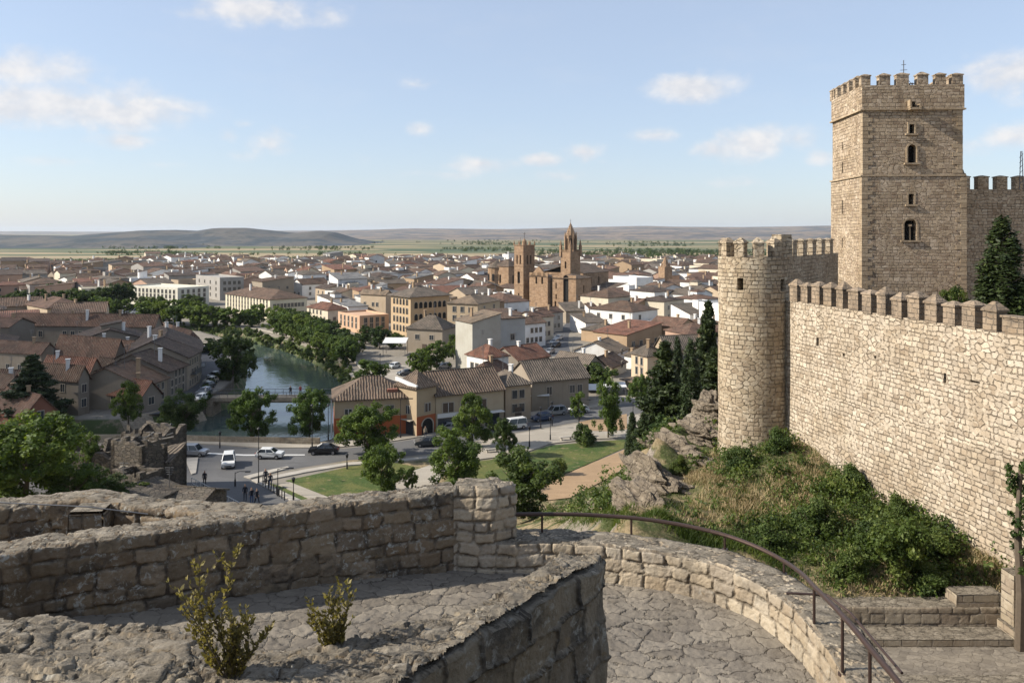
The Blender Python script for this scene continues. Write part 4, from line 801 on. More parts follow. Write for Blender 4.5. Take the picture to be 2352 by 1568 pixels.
def add_windows(root, C, dirv, nrm, L, H, cols, rows, w_=.9, h_=1.3, z0=1.2, mg=1.0, style=0, skip=0, rg=None, arch=False, pane=False):
    if cols < 1 or rows < 1: return
    for r in range(rows):
        for c in range(cols):
            if rg and rg.random() < skip: continue
            s = mg + (L - 2 * mg) * ((c + .5) / cols); z = z0 + (H - z0) * r / rows
            o = obj('window', arch_mesh(w_, h_) if arch else win_mesh(w_, h_, style), root); p = Vector((C[0], C[1], 0)) + dirv * s + nrm * .02; p.z = z
            o.location = p - ORG[root.name]; o.rotation_euler.z = face_rot(nrm)
            if pane and not arch:
                mb = MB(); mb.box((0, -.035, .1), (w_ - .15, .02, h_ - .2)); obj('pane', mb.mesh('pane', [M['glass']]), o)
def house(C, th, La, Lb, H, wall='white', roof='brown', rt_='hip', rise=1.5, label=None, name='house', cat='house', group=None, wa=(2, 2), wb=(2, 2), chim=1, ov=.35, style=0, seed=0, door=False, wmat=None, wsize=(.9, 1.3), z0=1.3, arch=False, pane=False, skip=.12, balc=0, roofmat=None, annex=False):
    rg = random.Random(seed * 7 + int(C[0] * 10)); th = R(th)
    o = thing(name, (C[0], C[1], 0), label, cat, group); mbw, mbr = MB(), MB()
    P, a, b = hexhouse(mbw, mbr, C, th, La, Lb, H, rt_, rise, ov)
    if annex and rg.random() < .6:        # lower or higher wings grown onto the house
        u_ = rg.random(); fa = rg.uniform(.35, .7)
        q = P(La * (1 - fa) * rg.random(), -rg.uniform(2.5, 4.5), 0) if u_ < .5 else P(-rg.uniform(2, 4), Lb * (1 - fa) * rg.random(), 0)
        hexhouse(mbw, mbr, (q.x, q.y), th, La * fa if u_ < .5 else rg.uniform(2.2, 4), rg.uniform(3, 4.5) if u_ < .5 else Lb * fa, H * rg.uniform(.45, .8), rg.choice(['sa', 'sb', 'ga', 'hip', 'flat']), rg.uniform(.6, 1.2), .25)
        q = P(La * rg.uniform(.3, .5), Lb * rg.uniform(.3, .5), 0)
        if rg.random() < .4: hexhouse(mbw, mbr, (q.x, q.y), th, La * .3, Lb * .3, H + rise + rg.uniform(.3, 1.), rg.choice(['hip', 'sa', 'flat']), .7, .2)
    ow = part('wall', mbw, wmat or M['wall'], o); jit = rg.uniform(.9, 1.08); ow.color = tuple(x * jit for x in (WC[wall] if isinstance(wall, str) else wall)) + (1,)
    rf = None
    if mbr.f: rf = part('roof', mbr, roofmat or M['roof'], o); jit = rg.uniform(.8, 1.15); rf.color = tuple(x * jit for x in (RC[roof] if isinstance(roof, str) else roof)) + (1,)
    for k in range(chim if rf else 0):
        s, t_ = rg.uniform(.2, .8) * La, rg.uniform(.25, .75) * Lb; mb = MB(); hh = rise + rg.uniform(.5, 1.0); p = P(s, t_, H); mb.box((p.x, p.y, H + .2), (.55, .55, hh), th); mb.box((p.x, p.y, H + .2 + hh), (.75, .75, .12), th)
        c_ = part('chimney', mb, M['wall'], o, rf); c_.color = (WC['white'] if rg.random() < .5 else WC['tan']) + (1,)
    na, nb = Vector((-b.x, -b.y, 0)), Vector((-a.x, -a.y, 0))
    if rf and C[1] < 330 and rg.random() < .55:
        q = P(rg.uniform(.3, .7) * La, rg.uniform(.3, .7) * Lb, 0); z_ = H + rise * .4; mb = MB(); mb.tube([(q.x, q.y, z_), (q.x, q.y, z_ + rise + 2.0)], .04, 4)
        for k_ in range(4): mb.tube([(q.x - .45 + .06 * k_, q.y, z_ + rise + 1.9 - k_ * .22), (q.x + .45 - .06 * k_, q.y, z_ + rise + 1.9 - k_ * .22)], .025, 4)
        part('antenna', mb, M['metal'], o, rf)
    add_windows(o, C, a, na, La, H, wa[0], wa[1], *wsize, z0=z0, style=style, skip=skip, rg=rg, arch=arch, pane=pane)
    add_windows(o, C, b, nb, Lb, H, wb[0], wb[1], *wsize, z0=z0, style=style, skip=skip, rg=rg, arch=arch, pane=pane)
    if door:
        for (dr, nr, L) in ((a, na, La), (b, nb, Lb)):
            mb = MB(); mb.box((0, -.03, 0), (1.15, .08, 2.1), 0, 0); d_ = obj('door', mb.mesh('door', [M['shutter']]), o); p = Vector((C[0], C[1], 0)) + dr * (L * .5) + nr * .03; d_.location = p - ORG[o.name]; d_.rotation_euler.z = face_rot(nr)
    for r in range(balc):
        z = 2.6 + r * (H - 1.5) / max(1, balc); mb = MB(); c0 = Vector((C[0], C[1], 0)) + b * (Lb * .5) + nb * .5; mb.box((c0.x, c0.y, z), (1.0, Lb * .5, .12), -th); mb.box((c0.x + nb.x * .45, c0.y + nb.y * .45, z), (.05, Lb * .5, .95), -th)
        part('balcony', mb, M['metal'], o)
    cc = P(La / 2, Lb / 2, 0); PLACED.append((cc.x, cc.y, .5 * math.hypot(La, Lb) * .86))
    return o, P, a, b
def solve_len(C, d, xt):
    k = (xt - CX) / F; den = d.x - k * d.y
    return max(.5, (k * C.y - C.x) / den) if abs(den) > 1e-6 else 5.
def hero(xc, yb, xl, xr, ye, th, maxa=40, maxb=40, mina=0, minb=0, **kw):
    C = G(xc, yb); t_ = R(th); a = Vector((-math.cos(t_), math.sin(t_), 0)); b = Vector((math.sin(t_), math.cos(t_), 0))
    La = max(mina, min(maxa, solve_len(C, a, xl))); Lb = max(minb, min(maxb, solve_len(C, b, xr))); H = CZ - (ye - H0) / F * C.y
    return house((C.x, C.y), th, La, Lb, H, **kw)
# ---- the corner building by the road
def corner_building():
    o = thing('corner_building', G(768, 1004), 'long two-storey building by the road, orange ground floor and striped tile roofs', 'building')
    def block(C, th, La, Lb, H, roof, rise, wall, rc, band=None, chim=0):
        mbw, mbr = MB(), MB(); P, a, b = hexhouse(mbw, mbr, C, R(th), La, Lb, H, roof, rise, .4); w_ = part('wall', mbw, M['wall'], o); w_.color = wall + (1,)
        r_ = part('roof', mbr, M['roof'], o); r_.color = rc + (1,)
        if band:
            mb = MB(); 
            for (s0, t0, s1, t1, nx) in band: 
                p, q = P(s0, t0, 0), P(s1, t1, 0); dn = (q - p).normalized(); n_ = Vector((dn.y, -dn.x, 0)) * nx
                mb.prism([p + n_ * .04, q + n_ * .04, q, p], [p + n_ * .04 + Vector((0, 0, 2.75)), q + n_ * .04 + Vector((0, 0, 2.75)), q + Vector((0, 0, 2.75)), p + Vector((0, 0, 2.75))])
            e = part('orange_plaster', mb, M['wall'], o); e.color = (.40, .115, .045, 1)
        return P, a, b
    tile = (.215, .15, .105)
    # west wing
    C0 = G(768, 1004); e = G(912, 996); th = math.degrees(math.atan2((e - C0).x, (e - C0).y)); L = (e - C0).length
    P, a, b = block(C0, th, 8.5, L + 2, CZ - (919 - H0) / F * C0.y, 'hip', 2.6, (.42, .335, .225), tile, band=[(0, 0, 0, L + 2, 1), (0, 0, 8.5, 0, -1)])
    nb = -a
    def wn_(Cc, dirv, nr, s, z, w_, h_, m_='glass', fr=True, nm='window'):
        mb = MB(); 
        if fr: mb.box((0, -.02, -.08), (w_ + .3, .12, h_ + .2), 0, 0)
        mb.box((0, -.09, 0), (w_, .05, h_), 0, 1); x = obj(nm, mb.mesh(nm, [M['frame'], M[m_]]), o); p = Vector((Cc[0], Cc[1], 0)) + dirv * s; p.z = z; x.location = p - ORG[o.name]; x.rotation_euler.z = face_rot(nr)
        if nm == 'window' and h_ < 2: mb = MB(); mb.box((0, -.12, 0), (.06, .03, h_)); obj('pane_bar', mb.mesh('pane_bar', [M['white']]), x)
    wn_(C0, b, nb, 2.0, 3.3, .95, .7); wn_(C0, b, nb, 5.5, 3.1, .9, .9); wn_(C0, b, nb, 2.4, .6, 1.1, 1.3, 'shutter'); wn_(C0, b, nb, 8.0, 3.0, 1.2, 1.3); wn_(C0, b, nb, 5.2, 0, 1.2, 2.0, 'shutter', nm='door')
    # dormer on the west wing
    q = C0 + b * (L - .6) + a * 1.4; mb = MB(); mb.box((q.x, q.y, 5.4), (1.5, 1.2, 1.1), -R(th) + math.pi / 2); dm = part('dormer', mb, M['wall'], o); dm.color = (.30, .13, .09, 1)
    # projecting middle block
    C1 = G(957, 1001); H1 = CZ - (893 - H0) / F * C1.y; t1 = R(43); a1 = Vector((-math.cos(t1), math.sin(t1), 0)); b1 = Vector((math.sin(t1), math.cos(t1), 0)); La = solve_len(C1, a1, 912); Lb = solve_len(C1, b1, 1002)
    P, a, b = block(C1, 43, La, Lb, H1 + .1, 'hip', 2.1, (.44, .34, .22), tile, band=[(0, 0, 0, Lb, 1)])
    mb = MB(); p, q = P(-.15, -.2, H1), P(La + .2, -.2, H1 + .75); mb.prism([p, q, q + b * .35, p + b * .35], [p + Vector((0, 0, .5)), q + Vector((0, 0, .5)), q + b * .35 + Vector((0, 0, .5)), p + b * .35 + Vector((0, 0, .5))]); part('parapet', mb, M['white'], o)
    wn_(C1, a, -b, La * .42, 3.0, .75, 1.15); wn_(C1, b, -a, Lb * .55, 3.3, 1.0, 1.2, 'shutter')
    x = obj('arched_door', arch_mesh(2.1, 2.3), o); p = C1 + b * (Lb * .52) - a * .08; p.z = 0; x.location = p - ORG[o.name]; x.rotation_euler.z = face_rot(-a)
    mb = MB(); mb.box((0, -.3, 2.1), (La * .7, .7, .12)); mb.box((0, -.03, 0), (La * .66, .06, 2.05), 0, 1); x = obj('shop_front', mb.mesh('shop_front', [M['frame'], M['glass']]), o); p = C1 + a * (La * .5) - b * .05; p.z = 0; x.location = p - ORG[o.name]; x.rotation_euler.z = face_rot(-b)
    # east wing
    C2 = G(1001, 991); e = G(1157, 972); th2 = math.degrees(math.atan2((e - C2).x, (e - C2).y)); L2 = (e - C2).length
    P, a, b = block(C2, th2, 8.5, L2, CZ - (908 - H0) / F * C2.y, 'gb', 2.7, (.46, .375, .26), tile)
    nb = -a
    for s, w_ in ((2.0, 1.7), (4.9, 1.6), (7.6, 1.5)): wn_(C2, b, nb, s, 2.75, w_, 1.4, 'shutter', True)
    for s, w_ in ((1.6, 2.6), (5.2, 3.2), (9.4, 2.4)): wn_(C2, b, nb, s, 0, w_, 1.9, 'glass', True, 'shop_front')
    mb = MB(); mb.box((0, -.6, 2.1), (2.8, 1.3, .12)); x = obj('awning', mb.mesh('awning', [M['white']]), o); p = C2 + b * (L2 - 1.8); x.location = p - ORG[o.name]; x.rotation_euler.z = face_rot(nb)
    mb = MB(); mb.box((0, -.12, 2.0), (3.4, .15, .6)); x = obj('sign_board', mb.mesh('sign_board', [M['white']]), o); p = C2 + b * 1.9; x.location = p - ORG[o.name]; x.rotation_euler.z = face_rot(nb)
    mb = MB(); q = C0 + Vector((-.4, -.1, 0)); mb.box((q.x, q.y, 0), (.18, .18, 5.4)); part('drainpipe', mb, M['white'], o)
    for Cc, r in ((C0 + Vector((5, 5, 0)), 7), (C1 + Vector((0, 6, 0)), 6), (C2 + Vector((6, 8, 0)), 8)): PLACED.append((Cc.x, Cc.y, r))
corner_building()
W2 = dict(chim=1)
hero(1161, 968, 1154, 1219, 886, 62, mina=7, wall='beige', roof='grey-brown', rt_='hip', rise=1.7, wa=(1, 2), wb=(2, 2), door=True, pane=True, label='beige two-storey corner house with pyramid roof at the right end of the orange building', seed=1)
hero(1222, 945, 1215, 1352, 876, 68, mina=9, maxb=26, wall='stone', roof='grey-brown', rt_='gb', rise=2.6, wa=(1, 1), wb=(6, 1), chim=0, z0=2.6, label='long low house with broad grey-brown roof behind the white market awnings', seed=2)
hero(1340, 900, 1262, 1390, 852, 40, maxa=12, wall='stone', roof='grey-brown', rt_='ga', rise=2.4, wa=(2, 1), wb=(2, 1), label='low house with wide grey tiled roof left of the round dark tree', seed=3)
hero(1118, 920, 1062, 1190, 868, 35, maxa=10, wall='dun', roof='red-brown', rt_='hip', rise=2.2, wa=(0, 0), wb=(0, 0), label='house with red-brown hipped roof just behind the orange building', seed=4)
hero(1190, 880, 1128, 1262, 828, 48, wall='dun', roof='red', rt_='gb', rise=2.1, wa=(1, 1), wb=(2, 1), label='house with bright red tiled ridge behind the corner building, by the street', seed=5)
hero(1120, 905, 1072, 1168, 822, 50, wall='white', roof='red', rt_='hip', rise=1.9, wa=(3, 2), wb=(0, 0), label='narrow white house with red pyramid roof beside the tall grey-white one', seed=6)
hero(1085, 862, 1071, 1150, 742, 60, mina=8, wall=(.44, .42, .36), roof='tan', rt_='sa', rise=1.6, wa=(0, 0), wb=(0, 0), label='tall blank-walled pale grey house standing above the riverside gardens', seed=7)
hero(1148, 845, 1140, 1206, 733, 62, mina=9, wall=(.52, .51, .48), roof='brown', rt_='sb', rise=1.2, wa=(1, 1), wb=(1, 2), label='tall white house with blank side wall right of the pale grey one', seed=8)
hero(1105, 840, 1085, 1178, 782, 55, wall='grey', roof='red-brown', rt_='gb', rise=1.6, wa=(1, 1), wb=(2, 1), label='low house with tan and red roof in front of the tall white blank wall', seed=9)
hero(1016, 812, 934, 1030, 757, 22, minb=8, wall='stone', roof='grey-brown', rt_='hip', rise=3.0, wa=(2, 1), wb=(1, 1), z0=3.2, wsize=(1.1, 1.2), door=True, label='square stone house with steep grey pyramid roof beside the white kiosk', seed=10)
hero(1097, 792, 1027, 1112, 698, 24, minb=14, wall=(.50, .39, .26), roof='tan', rt_='hip', rise=2.0, wa=(3, 4), wb=(2, 4), wsize=(1.0, 1.5), skip=0, name='apartment_block', cat='building', label='beige four-storey block with three columns of windows right of the big tan palace', seed=11)
hero(943, 775, 898, 1032, 682, 52, wall=(.56, .41, .25), roof='grey-brown', rt_='hip', rise=2.6, ov=.8, wa=(5, 4), wb=(7, 3), wsize=(1.1, 1.8), skip=0, arch=True, name='palace', cat='building', label='large tan palace with arcaded windows on its sunlit side and wide hipped roof', seed=12)
hero(886, 742, 828, 900, 677, 30, wall='beige', roof='tan', rt_='ga', rise=1.2, wa=(5, 2), wb=(0, 0), label='long low wing with pale roof on the left of the tan palace', seed=13)
hero(826, 766, 753, 893, 729, 55, maxa=16, wall=(.58, .38, .25), roof='red-brown', rt_='flat', wa=(5, 2), wb=(4, 2), skip=0, wsize=(1., 1.5), name='apartment_block', cat='building', label='flat-roofed pink and orange block with roof terrace by the riverside trees', seed=14)
hero(753, 748, 705, 800, 712, 50, wall='cream', roof='red', rt_='hip', rise=1.8, wa=(5, 2), wb=(2, 1), name='house', label='cream house with red hipped roof just left of the pink terrace block', seed=15)
hero(800, 745, 756, 845, 705, 55, wall='white', roof='grey', rt_='sb', rise=1., wa=(3, 1), wb=(2, 1), label='white house with grey lean-to roof behind the pink terrace block', seed=16)
hero(620, 737, 518, 705, 688, 48, maxa=62, maxb=34, wall=(.68, .62, .46), roof='brown', rt_='hip', rise=2.6, wa=(14, 4), wb=(9, 2), skip=0, wsize=(.9, 1.3), name='apartment_block', cat='building', label='long pale yellow block with four rows of windows facing the river promenade', seed=17)
hero(408, 705, 296, 480, 664, 30, wall=(.72, .69, .58), roof='grey', rt_='flat', wa=(12, 3), wb=(5, 3), skip=0, wsize=(1.1, 1.5), name='apartment_block', cat='building', label='long white flat-roofed block with window rows behind the riverside trees at left', seed=18)
hero(537, 668, 500, 565, 636, 50, wall='cream', roof='red-brown', rt_='hip', rise=2, wa=(4, 2), wb=(4, 2), skip=0, wsize=(1.2, 1.6), name='apartment_block', cat='building', label='cream block with red-brown hipped roof behind the long yellow one', seed=19)
hero(505, 690, 450, 560, 640, 50, wall='grey', roof='dark brown', rt_='flat', wa=(4, 3), wb=(4, 3), wsize=(1.2, 1.5), name='apartment_block', cat='building', label='dark grey flat block between the white block and the yellow one', seed=20)
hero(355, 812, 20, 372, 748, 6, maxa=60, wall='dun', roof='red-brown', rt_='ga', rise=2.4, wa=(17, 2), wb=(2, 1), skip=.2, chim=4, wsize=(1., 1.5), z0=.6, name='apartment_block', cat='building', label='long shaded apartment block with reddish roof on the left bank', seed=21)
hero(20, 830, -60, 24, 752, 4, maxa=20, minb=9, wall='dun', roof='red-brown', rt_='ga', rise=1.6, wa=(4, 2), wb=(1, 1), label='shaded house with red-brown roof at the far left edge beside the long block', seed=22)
# left bank houses along the river street
sp = [(-62, 135.5, 4.0, 8.5), (-61.6, 144, 5.0, 8), (-61.3, 152, 6.3, 8.5), (-62.2, 160.5, 6.3, 8.5), (-65.2, 169, 6.2, 9), (-69, 177.5, 5.6, 9)]
ords = ['lowest riverside house in the left bank row, the nearest to the bridge', 'second riverside house of the left bank row, counted from the bridge', 'third riverside house of the left bank row, with balconies', 'fourth riverside house of the left bank row, with a broad dark roof', 'fifth riverside house of the left bank row, near the big round tree', 'last riverside house of the left bank row, behind the round tree']
for i, (x, y, h, L) in enumerate(sp):
    x2, y2 = (sp[i + 1][:2] if i < 5 else (-74, 186)); th = math.degrees(math.atan2(x2 - x, y2 - y)); Ld = math.hypot(x2 - x, y2 - y) - .05
    house((x, y), th, 13, Ld, h, wall='dun' if i % 2 else 'stone', roof='dark brown' if i else 'brown', rt_='gb', rise=2.9, wa=(0, 0), wb=(4, 2 if h < 5 else 3), wsize=(.8, 1.2), z0=.5, chim=1, balc=1 if i in (2, 3) else 0, label=ords[i], group='riverside house row', seed=30 + i, ov=.5)
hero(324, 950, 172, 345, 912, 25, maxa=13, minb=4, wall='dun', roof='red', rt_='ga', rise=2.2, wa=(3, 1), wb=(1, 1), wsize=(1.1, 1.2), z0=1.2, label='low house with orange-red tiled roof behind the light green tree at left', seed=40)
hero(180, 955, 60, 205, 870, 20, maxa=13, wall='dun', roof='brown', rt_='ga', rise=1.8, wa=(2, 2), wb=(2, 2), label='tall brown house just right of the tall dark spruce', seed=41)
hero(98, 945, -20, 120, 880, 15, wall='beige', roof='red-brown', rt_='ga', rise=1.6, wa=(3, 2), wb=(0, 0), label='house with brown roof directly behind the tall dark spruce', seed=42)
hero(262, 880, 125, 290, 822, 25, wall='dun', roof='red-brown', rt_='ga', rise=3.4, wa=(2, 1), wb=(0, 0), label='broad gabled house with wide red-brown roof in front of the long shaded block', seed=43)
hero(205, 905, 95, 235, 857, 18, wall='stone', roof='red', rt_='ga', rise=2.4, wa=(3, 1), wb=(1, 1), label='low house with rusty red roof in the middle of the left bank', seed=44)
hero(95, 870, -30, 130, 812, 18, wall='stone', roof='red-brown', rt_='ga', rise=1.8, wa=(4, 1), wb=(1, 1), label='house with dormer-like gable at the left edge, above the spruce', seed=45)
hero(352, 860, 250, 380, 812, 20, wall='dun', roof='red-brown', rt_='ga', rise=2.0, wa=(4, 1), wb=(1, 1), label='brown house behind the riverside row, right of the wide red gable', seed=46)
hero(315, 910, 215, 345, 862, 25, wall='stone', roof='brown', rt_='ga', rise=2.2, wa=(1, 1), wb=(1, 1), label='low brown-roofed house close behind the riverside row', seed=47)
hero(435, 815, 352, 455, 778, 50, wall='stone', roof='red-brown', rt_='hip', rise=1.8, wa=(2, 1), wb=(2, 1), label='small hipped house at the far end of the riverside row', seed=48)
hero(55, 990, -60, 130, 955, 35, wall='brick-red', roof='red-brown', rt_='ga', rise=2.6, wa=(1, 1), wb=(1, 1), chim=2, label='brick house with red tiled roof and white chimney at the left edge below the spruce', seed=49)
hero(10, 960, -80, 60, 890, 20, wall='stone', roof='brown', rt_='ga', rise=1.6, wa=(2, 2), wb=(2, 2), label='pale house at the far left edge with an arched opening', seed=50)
# along the street right of centre
for i, (xc, yb, xl, xr, ye) in enumerate([(1200, 800, 1188, 1222, 745), (1222, 785, 1200, 1248, 730), (1248, 765, 1225, 1270, 720)]):
    hero(xc, yb, xl, xr, ye, 50, minb=8, mina=6, wall=['white', 'cream', 'grey'][i], roof=['brown', 'red-brown', 'red-brown'][i], rt_='gb', rise=1.3, wa=(2, 2), wb=(4, 2), wsize=(.8, 1.2), label=['white row house at the near left end of the dark street', 'cream row house in the middle of the left side of the dark street', 'grey row house at the far left end of the dark street'][i], group='houses along the dark street', seed=60 + i)
hero(1345, 768, 1309, 1352, 742, 70, minb=7, wall='white', roof='grey-brown', rt_='sb', rise=1.5, wa=(0, 0), wb=(0, 0), label='white blank gable wall at the right side of the dark street', seed=70)
hero(1352, 742, 1343, 1372, 707, 66, wall='white', roof='brown', rt_='sb', rise=1, wa=(0, 0), wb=(1, 1), label='narrow tall white wall with a chimney right of the street', seed=71)
hero(1412, 833, 1318, 1428, 812, 28, minb=9, wall='white', roof='tan', rt_='gb', rise=2.2, wa=(0, 0), wb=(1, 1), label='white house showing a broad blank gable, right of the street mouth', seed=72)
hero(1404, 868, 1338, 1424, 845, 28, minb=9, wall='cream', roof='brown', rt_='gb', rise=1.8, wa=(1, 1), wb=(2, 1), label='cream gabled house just above the round dark tree', seed=73)
hero(1487, 880, 1450, 1530, 818, 62, maxa=10, wall=(.60, .46, .32), roof='grey-brown', rt_='hip', rise=2.0, wa=(2, 2), wb=(0, 0), wsize=(.7, 1.5), pane=True, label='two-storey cream house with striped tile roof left of the tall conifers', seed=74)
hero(1530, 880, 1515, 1660, 802, 75, mina=5, maxb=20, wall='beige', roof='grey-brown', rt_='gb', rise=2.2, wa=(1, 1), wb=(5, 2), label='long beige house with striped tile roof half hidden by the conifers', seed=75)
hero(1462, 850, 1434, 1480, 820, 50, wall='white', roof='tan', rt_='sa', rise=.6, wa=(0, 0), wb=(1, 1), label='low white house in shade between the cream gable and the striped roof', seed=76)
hero(1440, 812, 1362, 1520, 770, 45, wall=(.42, .30, .19), roof='red', rt_='sa', rise=1.8, wa=(2, 1), wb=(4, 1), wsize=(1.2, 1.4), label='red-roofed house with open dark loggia in the middle of the right quarter', seed=77)
hero(1400, 790, 1335, 1440, 762, 45, wall='tan', roof='grey-brown', rt_='hip', rise=1.6, wa=(1, 1), wb=(2, 1), label='tan house with grey hipped roof left of the red-roofed loggia', seed=78)
hero(1500, 812, 1370, 1540, 800, 15, wall='tan', roof='tan', rt_='sb', rise=.5, chim=0, wa=(0, 0), wb=(0, 0), ov=.1, label='plain flat sand-coloured yard building in front of the red-roofed loggia', seed=79)
hero(1560, 800, 1490, 1600, 752, 45, wall='tan', roof='red-brown', rt_='ga', rise=1.8, wa=(3, 1), wb=(2, 2), label='brown house with wide tiled roof behind the conifers, left of the round tower', seed=80)
hero(1620, 790, 1560, 1665, 748, 48, wall='grey', roof='brown', rt_='hip', rise=1.6, wa=(2, 1), wb=(2, 1), label='grey house with brown hipped roof next to the round tower edge', seed=81)
hero(1462, 740, 1430, 1500, 700, 55, wall='tan', roof='red-brown', rt_='ga', rise=1.6, wa=(2, 1), wb=(2, 1), label='tan house with wavy red-brown roof above the loggia', seed=82)
hero(1462, 690, 1408, 1476, 640, 62, minb=9, wall=(.72, .71, .68), roof='brown', rt_='flat', wa=(0, 0), wb=(0, 0), label='big plain white block right of the church nave', seed=83)
hero(1512, 700, 1462, 1580, 668, 55, wall='white', roof='brown', rt_='ga', rise=2.2, wa=(1, 1), wb=(5, 1), wsize=(1.3, 1.5), label='white house with long brown roof and glazed gallery right of the big white block', seed=84)
hero(1400, 730, 1345, 1430, 700, 50, wall='beige', roof='red-brown', rt_='hip', rise=1.6, wa=(2, 1), wb=(2, 1), label='beige house with red-brown hip in front of the church end', seed=85)
hero(1300, 742, 1298, 1352, 715, 70, minb=8, mina=6, wall='stone', roof='grey-brown', rt_='sb', rise=2.2, wa=(0, 0), wb=(0, 0), label='rough stone building with grey lean-to roof at the top of the dark street', seed=86)
hero(1120, 690, 1068, 1146, 656, 45, wall='cream', roof='grey-brown', rt_='hip', rise=1.8, wa=(3, 2), wb=(3, 2), wsize=(1, 1.4), label='cream square house with grey hipped roof left of the brick tower', seed=87)

# ---- the church
def zp(y, Y): return CZ - (y - H0) / F * Y
ch = thing('church', G(1290, 705), 'large brown sandstone church with a pinnacled spire and tall arched windows', 'church')
chm = [M['church'], M['dark']]
def cblock(xc, Y, xl, xr, yt, th, ha=(), hb=(), nm='wall', roof=None, rise=1.5, gable=None, zb=-.5, mina=3, minb=3, root=None, maxa=60, maxb=60):
    root = root or ch; C = W(xc, 600, Y); C.z = 0; t_ = R(th); a = Vector((-math.cos(t_), math.sin(t_), 0)); b = Vector((math.sin(t_), math.cos(t_), 0)); La = min(maxa, max(mina, solve_len(C, a, xl))); Lb = min(maxb, max(minb, solve_len(C, b, xr))); H = zp(yt, Y); mb = MB()
    panel(mb, lambda u, v, d: tuple(C + a * (La - u) + b * d + Vector((0, 0, v))), [0, La], [zb, H], [(La * (1 - h[0]) - h[2] / 2, h[1], La * (1 - h[0]) + h[2] / 2, h[1] + h[3], 1) for h in ha], .6)
    panel(mb, lambda u, v, d: tuple(C + b * u + a * d + Vector((0, 0, v))), [0, Lb], [zb, H], [(Lb * h[0] - h[2] / 2, h[1], Lb * h[0] + h[2] / 2, h[1] + h[3], 1) for h in hb], .6)
    P = lambda s, t2, z: C + a * s + b * t2 + Vector((0, 0, z))
    mb.poly([P(La, 0, zb), P(La, 0, H), P(La, Lb, H), P(La, Lb, zb)]); mb.poly([P(0, Lb, zb), P(0, Lb, H), P(La, Lb, H), P(La, Lb, zb)]); mb.poly([P(0, 0, H), P(0, Lb, H), P(La, Lb, H), P(La, 0, H)])
    if gable:
        mb.prism([P(0, 0, H), P(La, 0, H), P(La / 2, 0, H + gable)], [P(0, 1, H), P(La, 1, H), P(La / 2, 1, H + gable)])
    part(nm, mb, chm, root)
    if roof:
        mbr = MB(); mbw = MB(); hexhouse(mbw, mbr, C, t_, La, Lb, H, roof, rise, .3); mbr2 = part('roof', mbr, M['roof'], root); mbr2.color = (.20, .14, .10, 1)
    return P, La, Lb, H
# transept fronts, nave and apse
cblock(1258, 318, 1216, 1270, 637, 42, ha=[(.30, 9.2, .9, 4.4), (.62, 9.2, .9, 4.4)], nm='transept', roof='gb', rise=.4, gable=4.2, minb=10)
cblock(1323, 312, 1268, 1356, 640, 35, ha=[(.42, 2.5, 2.4, 10.5), (.83, 7.5, .6, 2.4), (.83, 3.5, .6, 2.), (.86, 0, .8, 2.6)], hb=[(.5, 6, 1., 3)], nm='transept', roof='hip', rise=1.6, minb=12)
cblock(1340, 335, 1250, 1392, 628, 38, nm='nave', roof='gb', rise=3, hb=[(.3, 8, 1.2, 3), (.6, 8, 1.2, 3)], minb=20)
cblock(1392, 330, 1330, 1440, 668, 38, nm='aisle', roof='sa', rise=2.2, minb=10)
cblock(1262, 345, 1226, 1300, 632, 42, nm='nave', roof='gb', rise=1.5)
# spire tower
P, La, Lb, H = cblock(1310, 322, 1288, 1333, 578, 45, ha=[(.5, 15.2, .9, 2.8)], nm='spire_tower', minb=4, mina=4)
cc = P(La / 2, Lb / 2, 0); zt = H
for (s, t_) in ((0, 0), (La, 0), (0, Lb), (La, Lb)):
    mb = MB(); p = P(s, t_, 0); mb.box((p.x, p.y, zt - 2), (.9, .9, 4.4), .8); mb.cyl((p.x, p.y, zt + 2.4), .5, .02, 2.6, 6); part('pinnacle', mb, M['church'], ch)
mb = MB()
for k in range(8):
    for (s, t_) in ((La * k / 7, 0), (0, Lb * k / 7)): p = P(s, t_, 0); mb.box((p.x, p.y, zt), (.4, .4, .7), .8)
mb.box((cc.x, cc.y, zt + .95), (.1, .1, .1)); part('balustrade', mb, M['church'], ch)
ry = La * .42; z_a, z_b, z_c = zt, zp(541, 322), zp(512, 322); mb = MB(); n = 8
ring = [(cc.x + ry * math.cos(R(22.5) + k * math.pi / 4), cc.y + ry * math.sin(R(22.5) + k * math.pi / 4)) for k in range(8)]
def lf(i):
    p, q = Vector(ring[i] + (0,)), Vector(ring[(i + 1) % 8] + (0,)); nn = (Vector((cc.x, cc.y, 0)) - (p + q) / 2).normalized()
    return lambda u, v, d: tuple(p.lerp(q, u) + nn * d + Vector((0, 0, v)))
for i in range(8): panel(mb, lf(i), [0, 1], [z_a - .5, z_b], [(.25, z_a + .6, .75, z_b - 1.2, 1)], .5)
part('lantern', mb, chm, ch)
mb = MB()
for i in range(8): p = Vector(ring[i] + (0,)); c0 = Vector((cc.x, cc.y, 0)); q = c0 + (p - c0) * 1.12; mb.box((q.x, q.y, z_a), (.5, .5, z_b - z_a - .5), .4); mb.cyl((q.x, q.y, z_b - .5), .32, .02, 2.2, 5)
part('buttresses', mb, M['church'], ch)
mb = MB(); mb.cyl((cc.x, cc.y, z_b - .1), ry * 1.02, .12, z_c - z_b, 8); mb.cyl((cc.x, cc.y, z_c - .3), .25, .1, .6, 6)
for k in range(1, 7):
    for j in range(8): rr = ry * 1.02 * (1 - k / 7.4) + .08; an = j * math.pi / 4; mb.box((cc.x + rr * math.cos(an), cc.y + rr * math.sin(an), z_b + (z_c - z_b) * k / 7.4), (.16, .16, .28), an)
part('spire', mb, M['church'], ch)
